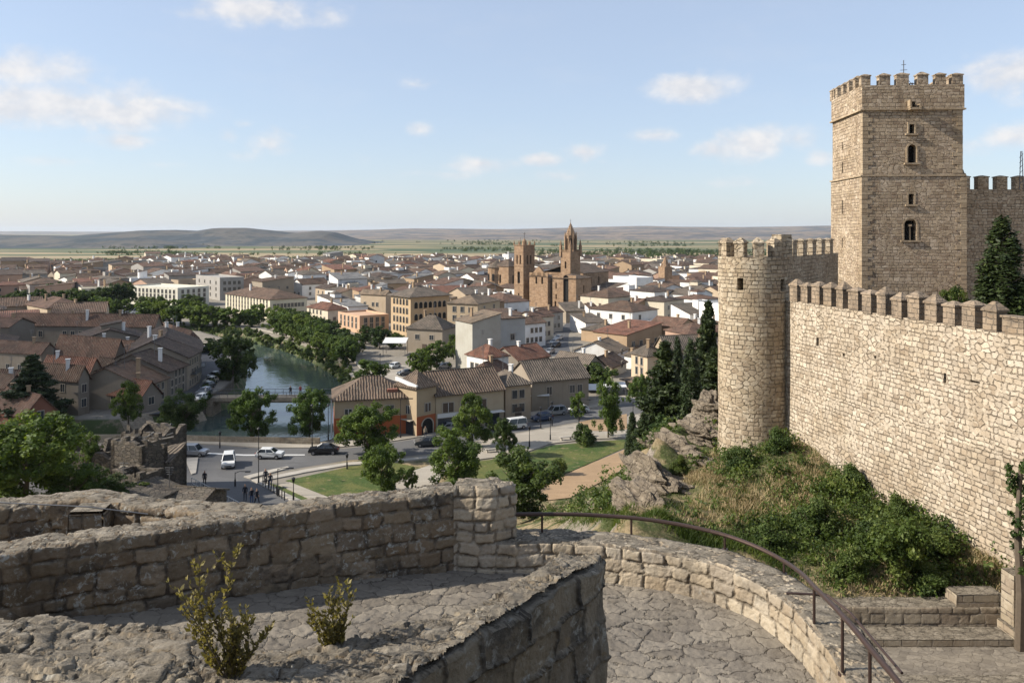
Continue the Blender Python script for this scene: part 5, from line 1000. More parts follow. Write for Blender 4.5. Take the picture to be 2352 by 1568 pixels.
mb = MB(); mb.tube([(cc.x, cc.y, z_c), (cc.x, cc.y, z_c + 1.5)], .06, 5); mb.tube([(cc.x - .35, cc.y, z_c + 1.0), (cc.x + .35, cc.y, z_c + 1.0)], .05, 5); part('cross', mb, M['iron'], ch)
for p in ((1237, 330, 8), (1300, 330, 15), (1360, 345, 14), (1215, 312, 6), (1235, 300, 7), (1260, 298, 7), (1285, 296, 7), (1310, 292, 7), (1338, 298, 6), (1195, 308, 5), (1212, 295, 5), (1240, 285, 5), (1270, 282, 6), (1300, 280, 5)): q = W(p[0], 600, p[1]); PLACED.append((q.x, q.y, p[2]))
# square bell tower, left of the church
bt = thing('bell_tower', G(1202, 702), 'square brown bell tower with paired belfry openings, left of the church spire', 'church tower')
P, La, Lb, H = cblock(1202, 326, 1181, 1228, 563, 45, root=bt, nm='tower_body', mina=4, minb=5, ha=[(.33, 16.8, .75, 3.7), (.68, 16.8, .75, 3.7), (.5, 9.0, 1.5, 4.8), (.5, 3, .8, 2)], hb=[(.36, 16.8, .85, 3.7), (.66, 16.8, .85, 3.7)])
for z, e in ((15.9, .35), (8.4, .3), (H - .2, .5), (H - 3.0, .2)):
    mb = MB(); p = P(La / 2, Lb / 2, 0); pts = [P(-e / 2, -e / 2, z), P(-e / 2, Lb + e / 2, z), P(La + e / 2, Lb + e / 2, z), P(La + e / 2, -e / 2, z)]
    inn = [P(.02, .02, z), P(.02, Lb - .02, z), P(La - .02, Lb - .02, z), P(La - .02, .02, z)]
    for i in range(4):
        j = (i + 1) % 4; up = Vector((0, 0, .28)); mb.prism([pts[i], pts[j], inn[j], inn[i]], [pts[i] + up, pts[j] + up, inn[j] + up, inn[i] + up])
    part('cornice', mb, M['church'], bt)
for k, (s, t_) in enumerate(((0, 0), (La, 0), (0, Lb), (La, Lb), (La / 2, 0), (0, Lb / 2), (La, Lb / 2), (La / 2, Lb))):
    p = P(s, t_, 0); mb = MB(); mb.box((p.x, p.y, H), (.4, .4, .9), .8); mb.cyl((p.x, p.y, H + .9), .26, .02, 1.0, 6); part('pinnacle', mb, M['church'], bt)
mb = MB(); p = P(La / 2, Lb / 2, 0); mb.cyl((p.x, p.y, H), 1.0, .9, 1.4, 8); mb.cyl((p.x, p.y, H + 1.4), 1.0, .05, 1.4, 8); part('turret', mb, M['church'], bt)
mb = MB(); mb.tube([(p.x, p.y, H + 2.4), (p.x, p.y, H + 5.2)], .07, 5); mb.tube([(p.x - .5, p.y, H + 4.6), (p.x + .5, p.y, H + 4.6)], .05, 5); mb.tube([(p.x - 1.6, p.y, H), (p.x - 1.6, p.y, H + 3.2)], .05, 5); part('cross', mb, M['iron'], bt); PLACED.append((p.x, p.y, 8))
# ochre apse building left of the bell tower
ap = thing('chapel', G(1150, 672), 'brown stone chapel with rounded apse and conical roof left of the bell tower', 'chapel')
P, La, Lb, H = cblock(1168, 372, 1136, 1184, 612, 45, root=ap, nm='wall', roof='hip', rise=3, ha=[(.6, 6, 1.2, 4)], hb=[(.4, 5, 1.2, 5)], minb=8)
q = P(La + 1, Lb * .3, 0); mb = MB(); mb.cyl((q.x, q.y, 0), 4.2, 4.2, H - .8, 14); part('apse', mb, M['church'], ap); mb = MB(); mb.cyl((q.x, q.y, H - .8), 4.7, .2, 3.4, 14); rr = part('apse_roof', mb, M['roof'], ap); rr.color = (.2, .15, .11, 1)
for an in (3.6, 4.3, 5.0): mb = MB(); mb.box((q.x + 4.2 * math.cos(an), q.y + 4.2 * math.sin(an), 7), (.9, .5, 3.2), an + math.pi / 2); part('window', mb, M['dark'], ap)
PLACED.append((q.x, q.y, 10)); q = P(2, 3, 0); PLACED.append((q.x, q.y, 8))
# far little spire
q = W(1528, 640, 420); sp_ = thing('church_tower', (q.x, q.y, 0), 'small dark pointed church tower far off between the church and the round tower', 'church tower'); mb = MB(); mb.box((q.x, q.y, 0), (5, 5, zp(612, 420)), .5); part('tower_body', mb, M['church'], sp_); mb = MB(); mb.cyl((q.x, q.y, zp(612, 420)), 2.6, .1, 5.2, 8); part('spire', mb, M['church'], sp_)
for s_ in (-1, 1): mb = MB(); mb.cyl((q.x + s_ * 2, q.y - 1, zp(612, 420)), .6, .05, 2.4, 6); part('pinnacle', mb, M['church'], sp_)
mb = MB(); mb.tube([(q.x, q.y, zp(612, 420) + 5), (q.x, q.y, zp(612, 420) + 8)], .1, 5); part('cross', mb, M['iron'], sp_); PLACED.append((q.x, q.y, 6))

# ---- generated rest of the town
NOB = [G(*q_) for q_ in ((1290, 770), (1280, 800), (1255, 800), (1300, 755), (1240, 812), (1290, 820), (1265, 825), (1300, 790), (1312, 745), (1270, 780))]
def blocked(x, y, r):
    if any((x - a) ** 2 + (y - b) ** 2 < (r * .8 + c) ** 2 for a, b, c in PLACED): return True
    if any((x - p.x) ** 2 + (y - p.y) ** 2 < (r + 7) ** 2 for p in NOB): return True
    sd = float(river_sd([x], [y])[0]); px, py = proj((x, y, 0))
    if x > (-40 if y < 220 else -70 - (y - 220) * 1.2) and sd < 21: return True
    if sd < 9: return True
    return False
rg = random.Random(11); cand = []
th0 = R(57); ua = Vector((-math.cos(th0), math.sin(th0))); ub = Vector((math.sin(th0), math.cos(th0)))
for i in range(-90, 110):
    for j in range(-30, 110):
        st = 14.2; p = Vector((0, 300)) + ua * (i * st * .92 + (2.5 if i % 4 == 0 else 0)) + ub * (j * st + (3 if j % 3 == 0 else 0)) + Vector((rg.uniform(-1.6, 1.6), rg.uniform(-1.6, 1.6)))
        if p.y < 135 or p.y > 790: continue
        px, py = proj((p.x, p.y, 0))
        if px < -60 or px > 1700: continue
        # edge of town
        edge = 606 + (12 if px < 300 else 0) + 2 * math.sin(px * .013) - (2 if px > 1100 else 0)
        if py < edge: continue
        # keep open: gardens, promenade, park, plaza, near road
        if px < 700 and 655 < py < 735 and float(river_sd([p.x], [p.y])[0]) < 62 and p.x > -330: continue
        if 460 < px < 940 and py > 745: continue
        if 470 < px < 735 and py > 688: continue
        if 790 < px < 1070 and py > 775: continue
        if px > 1030 and py > 868: continue
        if px < 470 and py > 905: continue
        if px < 500 and 722 < py < 800 and not px < 340: continue
        if px > 1460 and py > 850: continue
        cand.append((p.x, p.y))
cand.sort(key=lambda c: c[1]); far_w, far_r = [], []; nind = 0; GEN = []
MAXIND = 300 - 75
for (x, y) in cand:
    big = rg.random() < .18; La, Lb = (rg.uniform(13, 21), rg.uniform(11, 15)) if big else (rg.uniform(8.5, 14), rg.uniform(9, 14.5)); r = .5 * math.hypot(La, Lb) * .78
    if blocked(x, y, r): continue
    px, py = proj((x, y, 0)); left = px < 480 and py > 735
    th = rg.choice([57, 57, 48, 66, 40]) + rg.uniform(-7, 7); H = rg.uniform(4.4, 8.2) + (1.8 if big else 0)
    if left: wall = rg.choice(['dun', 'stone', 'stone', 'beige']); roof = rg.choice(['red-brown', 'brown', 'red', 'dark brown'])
    else:
        wall = rg.choices(['white', 'cream', 'beige', 'tan', 'grey', 'pink', 'stone'], [50 if y > 250 else 36, 16, 12, 12, 6, 5, 8] if px > 300 else [14, 14, 20, 16, 8, 16, 12])[0]
        roof = rg.choices(['brown', 'red-brown', 'grey-brown', 'dark brown', 'red', 'grey'], [30, 26, 24, 12, 5, 4])[0]
    rt_ = rg.choices(['ga', 'gb', 'hip', 'sa', 'sb', 'flat'], [26, 26, 22, 8, 8, 8])[0]; rise = rg.uniform(1.2, 2.4)
    if nind < MAXIND:
        nw = 2 if y < 420 else 1
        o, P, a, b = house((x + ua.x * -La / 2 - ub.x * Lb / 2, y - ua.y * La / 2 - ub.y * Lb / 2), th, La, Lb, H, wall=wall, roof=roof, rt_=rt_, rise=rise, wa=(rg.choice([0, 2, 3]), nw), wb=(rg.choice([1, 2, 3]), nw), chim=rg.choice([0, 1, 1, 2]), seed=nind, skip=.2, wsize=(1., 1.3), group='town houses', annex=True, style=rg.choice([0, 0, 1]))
        GEN.append((o, wall, roof, rt_, px, py)); nind += 1
    else:
        mbw, mbr = MB(), MB(); hexhouse(mbw, mbr, (x, y), R(th), La, Lb, H, rt_, rise); j1, j2 = rg.uniform(.85, 1.1), rg.uniform(.75, 1.2)
        if rg.random() < .5: q = (x + rg.uniform(-5, 5), y - rg.uniform(2, 6)); hexhouse(mbw, mbr, q, R(th), La * .5, Lb * .45, H * rg.uniform(.6, .95), rg.choice(['sa', 'sb', 'flat', 'ga']), 1., .2)
        if rg.random() < .6: mbw.box((x + rg.uniform(-2, 2), y + Lb / 2, H), (.9, .9, rise + 1.2), R(th))
        far_w.append((mbw, tuple(c * j1 for c in WC[wall]))); far_r.append((mbr, tuple(c * j2 for c in RC[roof]))); PLACED.append((x, y + 5, r))
        # small dark openings on the two visible faces
        tt = R(th); a = Vector((-math.cos(tt), math.sin(tt), 0)); b = Vector((math.sin(tt), math.cos(tt), 0)); mbd = MB()
        for (dr, nr, L) in ((a, -b, La), (b, -a, Lb)):
            for k in range(rg.choice([1, 2, 3])):
                s = L * (k + .6) / 3.4; p = Vector((x, y, H * rg.choice([.3, .6]))) + dr * s + nr * .05; mbd.box((p.x, p.y, p.z), (1.1, .1, 1.4), math.atan2(dr.y, dr.x))
        far_w.append((mbd, (.05, .045, .04)))
def merge(name, lst, m):
    v, f, c = [], [], []
    uvs = []
    for mb, col in lst:
        k = len(v); v += mb.v; f += [[i + k for i in q] for q in mb.f]; uvs += [t_ for u_ in mb.uv for t_ in u_]; c += [col] * len(mb.f)
    me = bpy.data.meshes.new(name); me.from_pydata(v, [], f); me.materials.append(m); at = me.attributes.new('Col', 'FLOAT_COLOR', 'FACE'); at.data.foreach_set('color', [q for t_ in c for q in (*t_, 1)])
    ul = me.uv_layers.new(name='UVMap'); ul.data.foreach_set('uv', [q for t_ in uvs for q in t_]); return me
far = thing('distant_houses', (0, 0, 0), 'mass of small distant houses filling the far edge of the town below the plain', 'houses'); far['kind'] = 'stuff'
obj('wall', merge('distant_walls', far_w, M['wallA']), far); obj('roof', merge('distant_roofs', far_r, M['roofA']), far)
print('individual houses', nind, 'far', len(far_r))
ORDN = ['first', 'second', 'third', 'fourth', 'fifth', 'sixth', 'seventh', 'eighth', 'ninth', 'tenth', 'eleventh', 'twelfth', 'thirteenth', 'fourteenth', 'fifteenth', 'sixteenth', 'seventeenth', 'eighteenth', 'nineteenth', 'twentieth']
def region(px, py):
    if px < 480 and py > 735: return 'on the shaded left bank'
    if px < 300: return 'at the far left edge of town'
    if px < 700: return 'behind the promenade blocks' if py > 640 else 'in the far rows above the promenade'
    if px < 1060: return 'around the tan palace' if py > 660 else 'in the far rows above the palace'
    if px < 1240: return 'near the bell tower' if py > 650 else 'in the far rows left of the spire'
    if px < 1400: return 'below the church' if py > 690 else 'around the church nave'
    return 'between street and round tower' if py > 720 else ('right of the church' if py > 650 else 'in the far rows right of the church')
RN = {'ga': 'gable', 'gb': 'gable', 'hip': 'hipped', 'sa': 'lean-to', 'sb': 'lean-to', 'flat': 'flat'}
bk = {}
for g_ in GEN: bk.setdefault((g_[1], '' if g_[3] == 'flat' else g_[2], RN[g_[3]], region(g_[4], g_[5])), []).append(g_)
for (wl_, rf_, rn_, reg), L in bk.items():
    L.sort(key=lambda q: q[4])
    for i, q in enumerate(L):
        base = f"{wl_} {'flat-roofed house' if rn_ == 'flat' else 'house, ' + rf_ + ' ' + rn_ + ' roof,'} {reg}"
        if len(L) > 1: base += ', ' + (ORDN[i] if i < 20 else 'far') + ' from left'
        q[0]['label'] = base
# ------------------------------------------------------------------ bridge, embankments, ruin, stalls
zb_ = .05
br = thing('bridge', (-58, 147, 0), 'flat stone footbridge over the river with iron railings', 'bridge')
pA, pB = Vector((-59, 146, 0)), Vector((-28, 146.5, 0)); dv = (pB - pA).normalized()
mb = MB(); mb.box((-43.5, 146.2, -.65), (31, 3.4, .75), .012); mb.box((-43.5, 144.35, -.35), (31, .25, .6), .012); part('deck', mb, M['fgE'], br)
for x in (-46.5, -37.5): mb = MB(); mb.box((x, 146.2, -5), (1.3, 2.8, 4.4), .012, top=.9); part('pier', mb, M['fgE'], br)
for y in (144.5, 147.9):
    mb = MB(); mb.box((-43.5, y, 1.08), (31, .08, .07), .012)
    mb.box((-43.5, y, .6), (31, .04, .04), .012)
    for k in range(21): mb.box((-58.5 + k * 1.5, y - .15 + k * .018, .1), (.06, .06, 1.0))
    part('railing', mb, M['metal'], br)
mb = MB(); mb.box((-56.2, 146, -4.5), (5.5, 4.4, 4.4), .012, top=.96); part('abutment', mb, M['fgE'], br)
def lowwall(name, pts, h, th, m, label, cat='wall', z0=0, posts=None):
    mb = MB()
    for p, q in zip(pts, pts[1:]):
        p, q = Vector((*p, 0)), Vector((*q, 0)); d_ = (q - p).normalized(); n_ = Vector((-d_.y, d_.x, 0)) * th / 2
        mb.prism([p - n_ + Vector((0, 0, z0)), q - n_ + Vector((0, 0, z0)), q + n_ + Vector((0, 0, z0)), p + n_ + Vector((0, 0, z0))], [p - n_ + Vector((0, 0, h)), q - n_ + Vector((0, 0, h)), q + n_ + Vector((0, 0, h)), p + n_ + Vector((0, 0, h))])
    return solo(name, mb, m, label, cat)
lowwall('river_wall', [(-75, 115.2), (-62, 115.6), (-51, 115.9), (-40, 114.6), (-27.2, 114.0)], .85, .35, M['fgE'], 'low stone wall between the near road and the river', z0=-4)
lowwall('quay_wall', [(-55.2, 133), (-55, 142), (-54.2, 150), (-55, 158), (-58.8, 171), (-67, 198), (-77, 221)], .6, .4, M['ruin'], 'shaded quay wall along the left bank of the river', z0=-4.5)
lowwall('promenade_wall', [(-26.5, 150), (-29.5, 166), (-36, 185), (-48, 208), (-60.5, 227), (-77, 246), (-92, 258)], .3, .4, M['pave2'], 'low pale kerb wall of the promenade above the right bank', z0=-.5)
# sloping stone revetment under the left bridge end
mb = MB(); a_, b_, c_, d_ = Vector((-55.5, 142, .2)), Vector((-62, 127.5, .2)), Vector((-59, 126, -4)), Vector((-52.8, 141, -4)); mb.prism([a_, b_, c_, d_], [v + Vector((-.3, .3, .01)) for v in (a_, b_, c_, d_)]); solo('stone_revetment', mb, M['fgE'], 'sloping stone bank below the left end of the bridge', 'embankment')
# ruined building below the parapet at left
def zr(y, Y): return CZ - (y - H0) / F * Y
ru = thing('ruined_building', (-45, 85, 0), 'roofless crumbling stone ruin in shade between the leafy tree at left and the road', 'ruin')
rg = random.Random(5)
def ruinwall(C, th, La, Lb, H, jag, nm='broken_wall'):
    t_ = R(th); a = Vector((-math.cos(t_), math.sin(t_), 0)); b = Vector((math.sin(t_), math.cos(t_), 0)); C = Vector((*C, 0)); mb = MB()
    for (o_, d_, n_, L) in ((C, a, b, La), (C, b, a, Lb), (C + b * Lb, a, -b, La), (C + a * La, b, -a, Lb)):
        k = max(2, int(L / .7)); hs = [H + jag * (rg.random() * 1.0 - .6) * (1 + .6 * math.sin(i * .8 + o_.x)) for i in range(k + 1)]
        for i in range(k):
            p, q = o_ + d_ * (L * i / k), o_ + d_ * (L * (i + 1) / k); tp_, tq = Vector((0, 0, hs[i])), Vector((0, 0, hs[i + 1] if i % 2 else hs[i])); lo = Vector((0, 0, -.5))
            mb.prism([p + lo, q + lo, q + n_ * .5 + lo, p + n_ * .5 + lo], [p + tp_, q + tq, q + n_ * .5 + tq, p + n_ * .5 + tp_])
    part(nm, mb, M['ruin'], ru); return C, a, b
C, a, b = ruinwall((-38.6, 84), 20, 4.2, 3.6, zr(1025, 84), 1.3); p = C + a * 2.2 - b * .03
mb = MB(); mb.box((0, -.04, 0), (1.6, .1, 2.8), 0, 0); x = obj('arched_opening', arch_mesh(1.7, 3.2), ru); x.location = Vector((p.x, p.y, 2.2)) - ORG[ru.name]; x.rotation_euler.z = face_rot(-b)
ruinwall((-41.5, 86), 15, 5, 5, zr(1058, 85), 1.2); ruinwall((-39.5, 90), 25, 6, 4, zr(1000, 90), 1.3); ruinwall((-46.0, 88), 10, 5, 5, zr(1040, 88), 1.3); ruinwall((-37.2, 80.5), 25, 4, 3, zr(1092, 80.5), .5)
mb = MB(); z_ = zr(1010, 92)
for k in range(3):
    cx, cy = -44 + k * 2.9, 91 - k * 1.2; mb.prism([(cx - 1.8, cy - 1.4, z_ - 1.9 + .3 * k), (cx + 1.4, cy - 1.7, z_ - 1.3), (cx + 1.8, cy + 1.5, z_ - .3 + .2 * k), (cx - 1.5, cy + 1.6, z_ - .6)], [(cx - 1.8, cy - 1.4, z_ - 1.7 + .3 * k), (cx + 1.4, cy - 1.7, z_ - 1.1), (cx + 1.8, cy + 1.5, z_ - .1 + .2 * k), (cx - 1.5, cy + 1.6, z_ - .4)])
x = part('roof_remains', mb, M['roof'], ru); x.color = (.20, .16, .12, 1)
for k in range(9):
    mb = MB(); p = Vector((-47 + rg.uniform(0, 9), 85 + rg.uniform(0, 6), zr(1010, 88) - rg.uniform(0, 1.5))); q = p + Vector((rg.uniform(-2.5, 2.5), rg.uniform(-1, 2), rg.uniform(-.6, .9))); mb.tube([p, q], .09, 5); part('fallen_beam', mb, M['frame'], ru)
house((-34.5, 76.5), 15, 7, 5, zr(1160, 76.5), wall='stone', roof=(.24, .20, .15), rt_='gb', rise=.9, ov=.1, wmat=M['ruin'], roofmat=M['ruin'], wa=(1, 1), wb=(0, 0), chim=0, label='low stone outbuilding with sloping slab roof just beyond the long parapet', seed=91)
house((-30.4, 78), 12, 7, 5, zr(1163, 78), wall='stone', roof=(.24, .20, .15), rt_='ga', rise=.8, ov=.1, wmat=M['ruin'], roofmat=M['ruin'], wa=(0, 0), wb=(0, 0), chim=0, label='long low stone wall building in front of the lower road', seed=92)
# metal stair / fence by the lower road
fn = thing('metal_fence', (-26, 86, 0), 'white metal fence with posts beside the lower road', 'fence')
mb = MB(); q0, q1 = G(440, 1120), G(560, 1185)
for k in range(12): p = q0.lerp(q1, k / 11); mb.box((p.x, p.y, 0), (.06, .06, 1.2))
mb.tube([q0 + Vector((0, 0, 1.2)), q1 + Vector((0, 0, 1.2))], .04, 5); mb.tube([q0 + Vector((0, 0, .6)), q1 + Vector((0, 0, .6))], .03, 5); part('rail_panel', mb, M['white'], fn)
# stalls and kiosk
def canopy(x0, x1, yb, yt, label, dep=3.0, col='white', cat='awning', group=None):
    p, q = G(x0, yb), G(x1, yb); h = CZ - (yt - H0) / F * p.y; o = thing('awning', p, label, cat, group); d_ = (q - p).normalized(); n_ = Vector((-d_.y, d_.x, 0)) * dep; mb = MB(); u = Vector((0, 0, h))
    mb.prism([p + u * .82, q + u * .82, q + n_ + u, p + n_ + u], [p + u * .82 + Vector((0, 0, .1)), q + u * .82 + Vector((0, 0, .1)), q + n_ + u + Vector((0, 0, .1)), p + n_ + u + Vector((0, 0, .1))]); part('canopy', mb, M[col], o)
    for c_ in (p + d_ * .2, q - d_ * .2, p + d_ * .2 + n_ * .95, q - d_ * .2 + n_ * .95): mb = MB(); mb.tube([c_, c_ + u * .85], .06, 6); part('post', mb, M['metal'], o)
canopy(1219, 1262, 944, 902, 'white sloping market awning nearest the beige corner house', group='market awnings'); canopy(1268, 1300, 932, 897, 'middle white market awning along the shops', group='market awnings'); canopy(1302, 1378, 926, 890, 'longest white market awning, behind the young tree by the road', group='market awnings'); canopy(878, 932, 818, 782, 'white canopy beside the square stone house by the gardens', dep=5); canopy(1378, 1440, 910, 885, 'white awning at the right end of the market, left of the kiosk', group='market awnings')
ki = hero(1466, 906, 1436, 1480, 878, 60, mina=3, minb=3, maxa=5, maxb=5, wall='cream', roof='tan', rt_='hip', rise=.7, ov=.8, wa=(0, 0), wb=(0, 0), chim=0, name='kiosk', cat='kiosk', door=True, label='small cream kiosk with wide flat roof left of the conifers', seed=95)
for i, (x, y) in enumerate([(700, 832), (830, 800), (855, 808), (868, 815)]):
    pass
# ------------------------------------------------------------------ vegetation
def leaves(centers, n, size, rng, up=.35, flat=1., shade=True, asp=1.7):
    c = np.array([q[:3] for q in centers], float); r = np.array([q[3] for q in centers]); ct = np.array([q[4] if len(q) > 4 else .5 for q in centers]); prob = r ** 2; prob = prob / prob.sum(); k = rng.choice(len(c), n, p=prob)
    d_ = rng.normal(size=(n, 3)); d_ /= np.linalg.norm(d_, axis=1)[:, None] + 1e-9; rad = r[k] * (rng.random(n) ** .42); P = c[k] + d_ * rad[:, None] * np.array([1, 1, flat])
    nrm = d_ * .9 + rng.normal(size=(n, 3)) * .6; nrm[:, 2] += up; nrm /= np.linalg.norm(nrm, axis=1)[:, None]; t_ = np.cross(nrm, rng.normal(size=(n, 3))); t_ /= np.linalg.norm(t_, axis=1)[:, None] + 1e-9; b_ = np.cross(nrm, t_)
    s = size * (.6 + .8 * rng.random(n)); t_ = t_ * (s * asp / 2)[:, None]; b_ = b_ * (s / 2)[:, None]; V = np.stack([P - t_, P - b_ * .9 + t_ * .1, P + t_, P + b_ * .9 + t_ * .1], 1).reshape(-1, 3); tint = np.clip(ct[k] + rng.normal(size=n) * .16, 0, 1)
    return V, np.arange(4 * n).reshape(-1, 4), tint
def limb_mesh(name, segs, n=7):
    mb = MB()
    for pts, rad in segs: mb.tube(pts, rad, n)
    return mb.mesh(name, [M['bark']], smooth=True)
def crown_broad(seed, n, size, asp=1., lean=0.):
    rng = np.random.default_rng(seed + 40); cs = []
    for L_ in range(9):        # uneven lobes, each with its own clumps
        a_ = rng.random() * 6.28; zl = .26 + .62 * (L_ / 8); rl = (.27 if 0 < L_ < 7 else .12) * (.5 + .6 * rng.random()); cx, cy = rl * math.cos(a_), rl * math.sin(a_); R_ = .13 + .10 * rng.random(); tl = .3 + .35 * rng.random()
        if L_ == 8: zl = .86
        for i in range(9):
            d_ = rng.normal(size=3); d_ /= np.linalg.norm(d_); cs.append((cx + d_[0] * R_, cy + d_[1] * R_, zl + d_[2] * R_ * .75, .05 + .065 * rng.random(), tl + .35 * (rng.random() - .5)))
    for i in range(16): a_ = rng.random() * 6.28; q = rng.random() ** .5 * .42; cs.append((q * math.cos(a_), q * math.sin(a_), .2 + .65 * rng.random(), .04 + .05 * rng.random(), .3 + .5 * rng.random()))
    return leaves(cs, n, size, rng)
def crown_cyp(seed, n, size, w_=.13, tiers=False):
    rng = np.random.default_rng(seed); cs = []
    N = 130
    for i in range(N):
        z = .04 + .95 * (i / N) ** (1.15); a_ = rng.random() * 6.28
        if tiers: rr = w_ * (1 - z) ** .85 * (.35 + .65 * rng.random()) * (1. + .25 * math.sin(z * 60)); cr = .035 + .055 * (1 - z)
        else: rr = w_ * (1 - z ** 2.2) ** .8 * (.75 + .3 * rng.random()) * min(1, .45 + z * 4) * .8; cr = .03 + .028 * (1 - z)
        cs.append((rr * math.cos(a_), rr * math.sin(a_), z, cr, .2 + .5 * rng.random()))
    return leaves(cs, n, size, rng, up=.7 if not tiers else -.1, flat=1.9 if not tiers else .6, asp=2.4)
def crown_bush(seed, n, size, h=.75):
    rng = np.random.default_rng(seed); cs = []
    for i in range(34):
        d_ = rng.normal(size=3); d_ /= np.linalg.norm(d_); cs.append((d_[0] * .40 * rng.random() ** .5, d_[1] * .40 * rng.random() ** .5, .08 + abs(d_[2]) * h * .85 * rng.random() ** .4, .09 + .09 * rng.random(), .2 + .55 * rng.random()))
    return leaves(cs, n, size, rng)
TM = {}
def crown_me(kind, var, lod):
    k = (kind, var, lod)
    if k in TM: return TM[k]
    mt = {'broad': 'leaf', 'dark': 'leafd', 'cyp': 'conif', 'spruce': 'conif', 'bush': 'leafb'}[kind]
    n = {'n': 15000, 'm': 7000, 'f': 2600}[lod]; sz = {'n': .022, 'm': .034, 'f': .055}[lod]
    if kind in ('broad', 'dark'): D_ = crown_broad(var * 7 + (3 if kind == 'dark' else 0), n, sz)
    elif kind == 'cyp': D_ = crown_cyp(var, int(n * .8), sz * .62)
    elif kind == 'spruce': D_ = crown_cyp(var + 50, int(n * 1.1), sz * .9, .24, True)
    else: D_ = crown_bush(var, int(n * .7), sz * 1.25)
    TM[k] = np_mesh('crown', D_[0], D_[1], [M[mt]], tint=D_[2]); return TM[k]
def trunk_me(kind, var):
    k = ('t', kind, var)
    if k in TM: return TM[k]
    rng = random.Random(var); segs = []
    if kind in ('broad', 'dark'):
        segs.append(([(0, 0, -.03), (.005, 0, .15), (-.01, .01, .32), (.01, 0, .6)], [.028, .02, .017, .008]))
        for i in range(7): a_ = rng.random() * 6.28; z = .25 + .3 * rng.random(); segs.append(([(0, 0, z), (.10 * math.cos(a_), .10 * math.sin(a_), z + .12), (.24 * math.cos(a_), .24 * math.sin(a_), z + .28)], [.011, .008, .003]))
    elif kind == 'bush':
        for i in range(5): a_ = rng.random() * 6.28; segs.append(([(0, 0, -.05), (.12 * math.cos(a_), .12 * math.sin(a_), .2), (.28 * math.cos(a_), .28 * math.sin(a_), .5)], [.02, .014, .005]))
    else: segs.append(([(0, 0, -.03), (0, 0, .5), (0, 0, .95)], [.022, .012, .003]))
    TM[k] = limb_mesh('trunk', segs, 6); return TM[k]
trn = random.Random(77); TREES = []
def tree(kind, x, yb, hpx, wpx, label=None, Y=None, z=None, group=None, lod=None, name=None, var=None):
    if Y is None: p = G(x, yb)
    else: p = W(x, yb, Y)
    if z is not None: p.z = z
    h = hpx / F * p.y; w_ = wpx / F * p.y; lod = lod or ('n' if p.y < 150 and hpx > 60 else ('m' if hpx > 45 else 'f')); var = trn.randrange(3) if var is None else var
    nm = name or {'broad': 'tree', 'dark': 'tree', 'cyp': 'cypress', 'spruce': 'conifer', 'bush': 'bush'}[kind]
    o = thing(nm, p, label, {'cypress': 'cypress', 'conifer': 'conifer', 'bush': 'bush'}.get(nm, 'tree'), group, rz=trn.random() * 6.28)
    wd_ = {'broad': .8, 'dark': .8, 'cyp': .22, 'spruce': .38, 'bush': .98}[kind]; o.scale = (w_ / wd_, w_ / wd_, h / (.98 if kind != 'bush' else .82))
    obj('trunk', trunk_me(kind, var), o); obj('crown', crown_me(kind, var, lod), o); TREES.append((o, kind, p)); return o
T = tree
T('broad', 845, 1050, 118, 128, 'broad park tree in front of the orange building wall'); T('broad', 878, 1142, 118, 100, 'light green tree standing on the lawn just beyond the long parapet', var=1)
T('broad', 1042, 1120, 128, 120, 'dense park tree right of the pale path, its crown overlapping a taller one', var=2); T('broad', 1085, 1025, 112, 84, 'park tree by the roadside in front of the shop fronts'); T('dark', 1200, 1185, 150, 170, 'large dark bushy tree right of the parapet end block', Y=80)
T('dark', 1160, 1048, 84, 52, 'small dark young tree on the plaza edge', var=1); T('broad', 1397, 1006, 128, 68, 'tall upright green tree on the right part of the park'); T('bush', 1342, 1020, 52, 66, 'shrub with sparse crown on the lawn edge below the plaza', lod='m'); T('broad', 1328, 962, 60, 36, 'tiny street tree in front of the long market awning', var=2)
T('bush', 1280, 1090, 48, 50, 'round grey-green bush on the slope of the park', lod='m'); T('broad', 945, 1125, 48, 30, 'small sapling beside the pale path, near the parapet', var=0); T('dark', 1371, 896, 62, 88, 'round dark tree left of the kiosk, below the cream gable')
T('broad', 1472, 936, 72, 52, 'green tree right of the kiosk, left of the conifers', var=1)
T('broad', 578, 1015, 118, 100, 'tall full tree on the river wall, middle one of three, hiding the bridge', Y=117); T('dark', 419, 1000, 96, 92, 'round tree on the near river bank, left of the tallest one', Y=121); T('broad', 711, 1010, 112, 86, 'tree at the river wall just left of the orange building', Y=117.5); T('broad', 295, 972, 88, 66, 'light green tree in front of the riverside row at left', Y=124)
T('dark', 536, 890, 118, 92, 'big round tree standing alone on the left bank', Y=165); T('dark', 500, 820, 40, 110, 'bushy tree at the upper end of the left quay', Y=205); T('bush', 495, 1006, 26, 36, 'little palm-like bush at the water by the river wall', Y=121, z=-2)
T('broad', 60, 1175, 212, 240, 'large leafy tree at the left edge above the parapet', Y=70, var=1, lod='n'); T('broad', 175, 1185, 120, 130, 'dark green tree between the left edge tree and the ruin', Y=72, var=2); T('broad', 205, 1092, 90, 56, 'small green tree growing inside the ruin', Y=88); T('broad', 10, 1120, 150, 110, 'half-cropped tree at the left edge of the picture', Y=76)
T('spruce', 75, 962, 145, 112, 'tall dark spruce on the left bank', Y=128, lod='n')
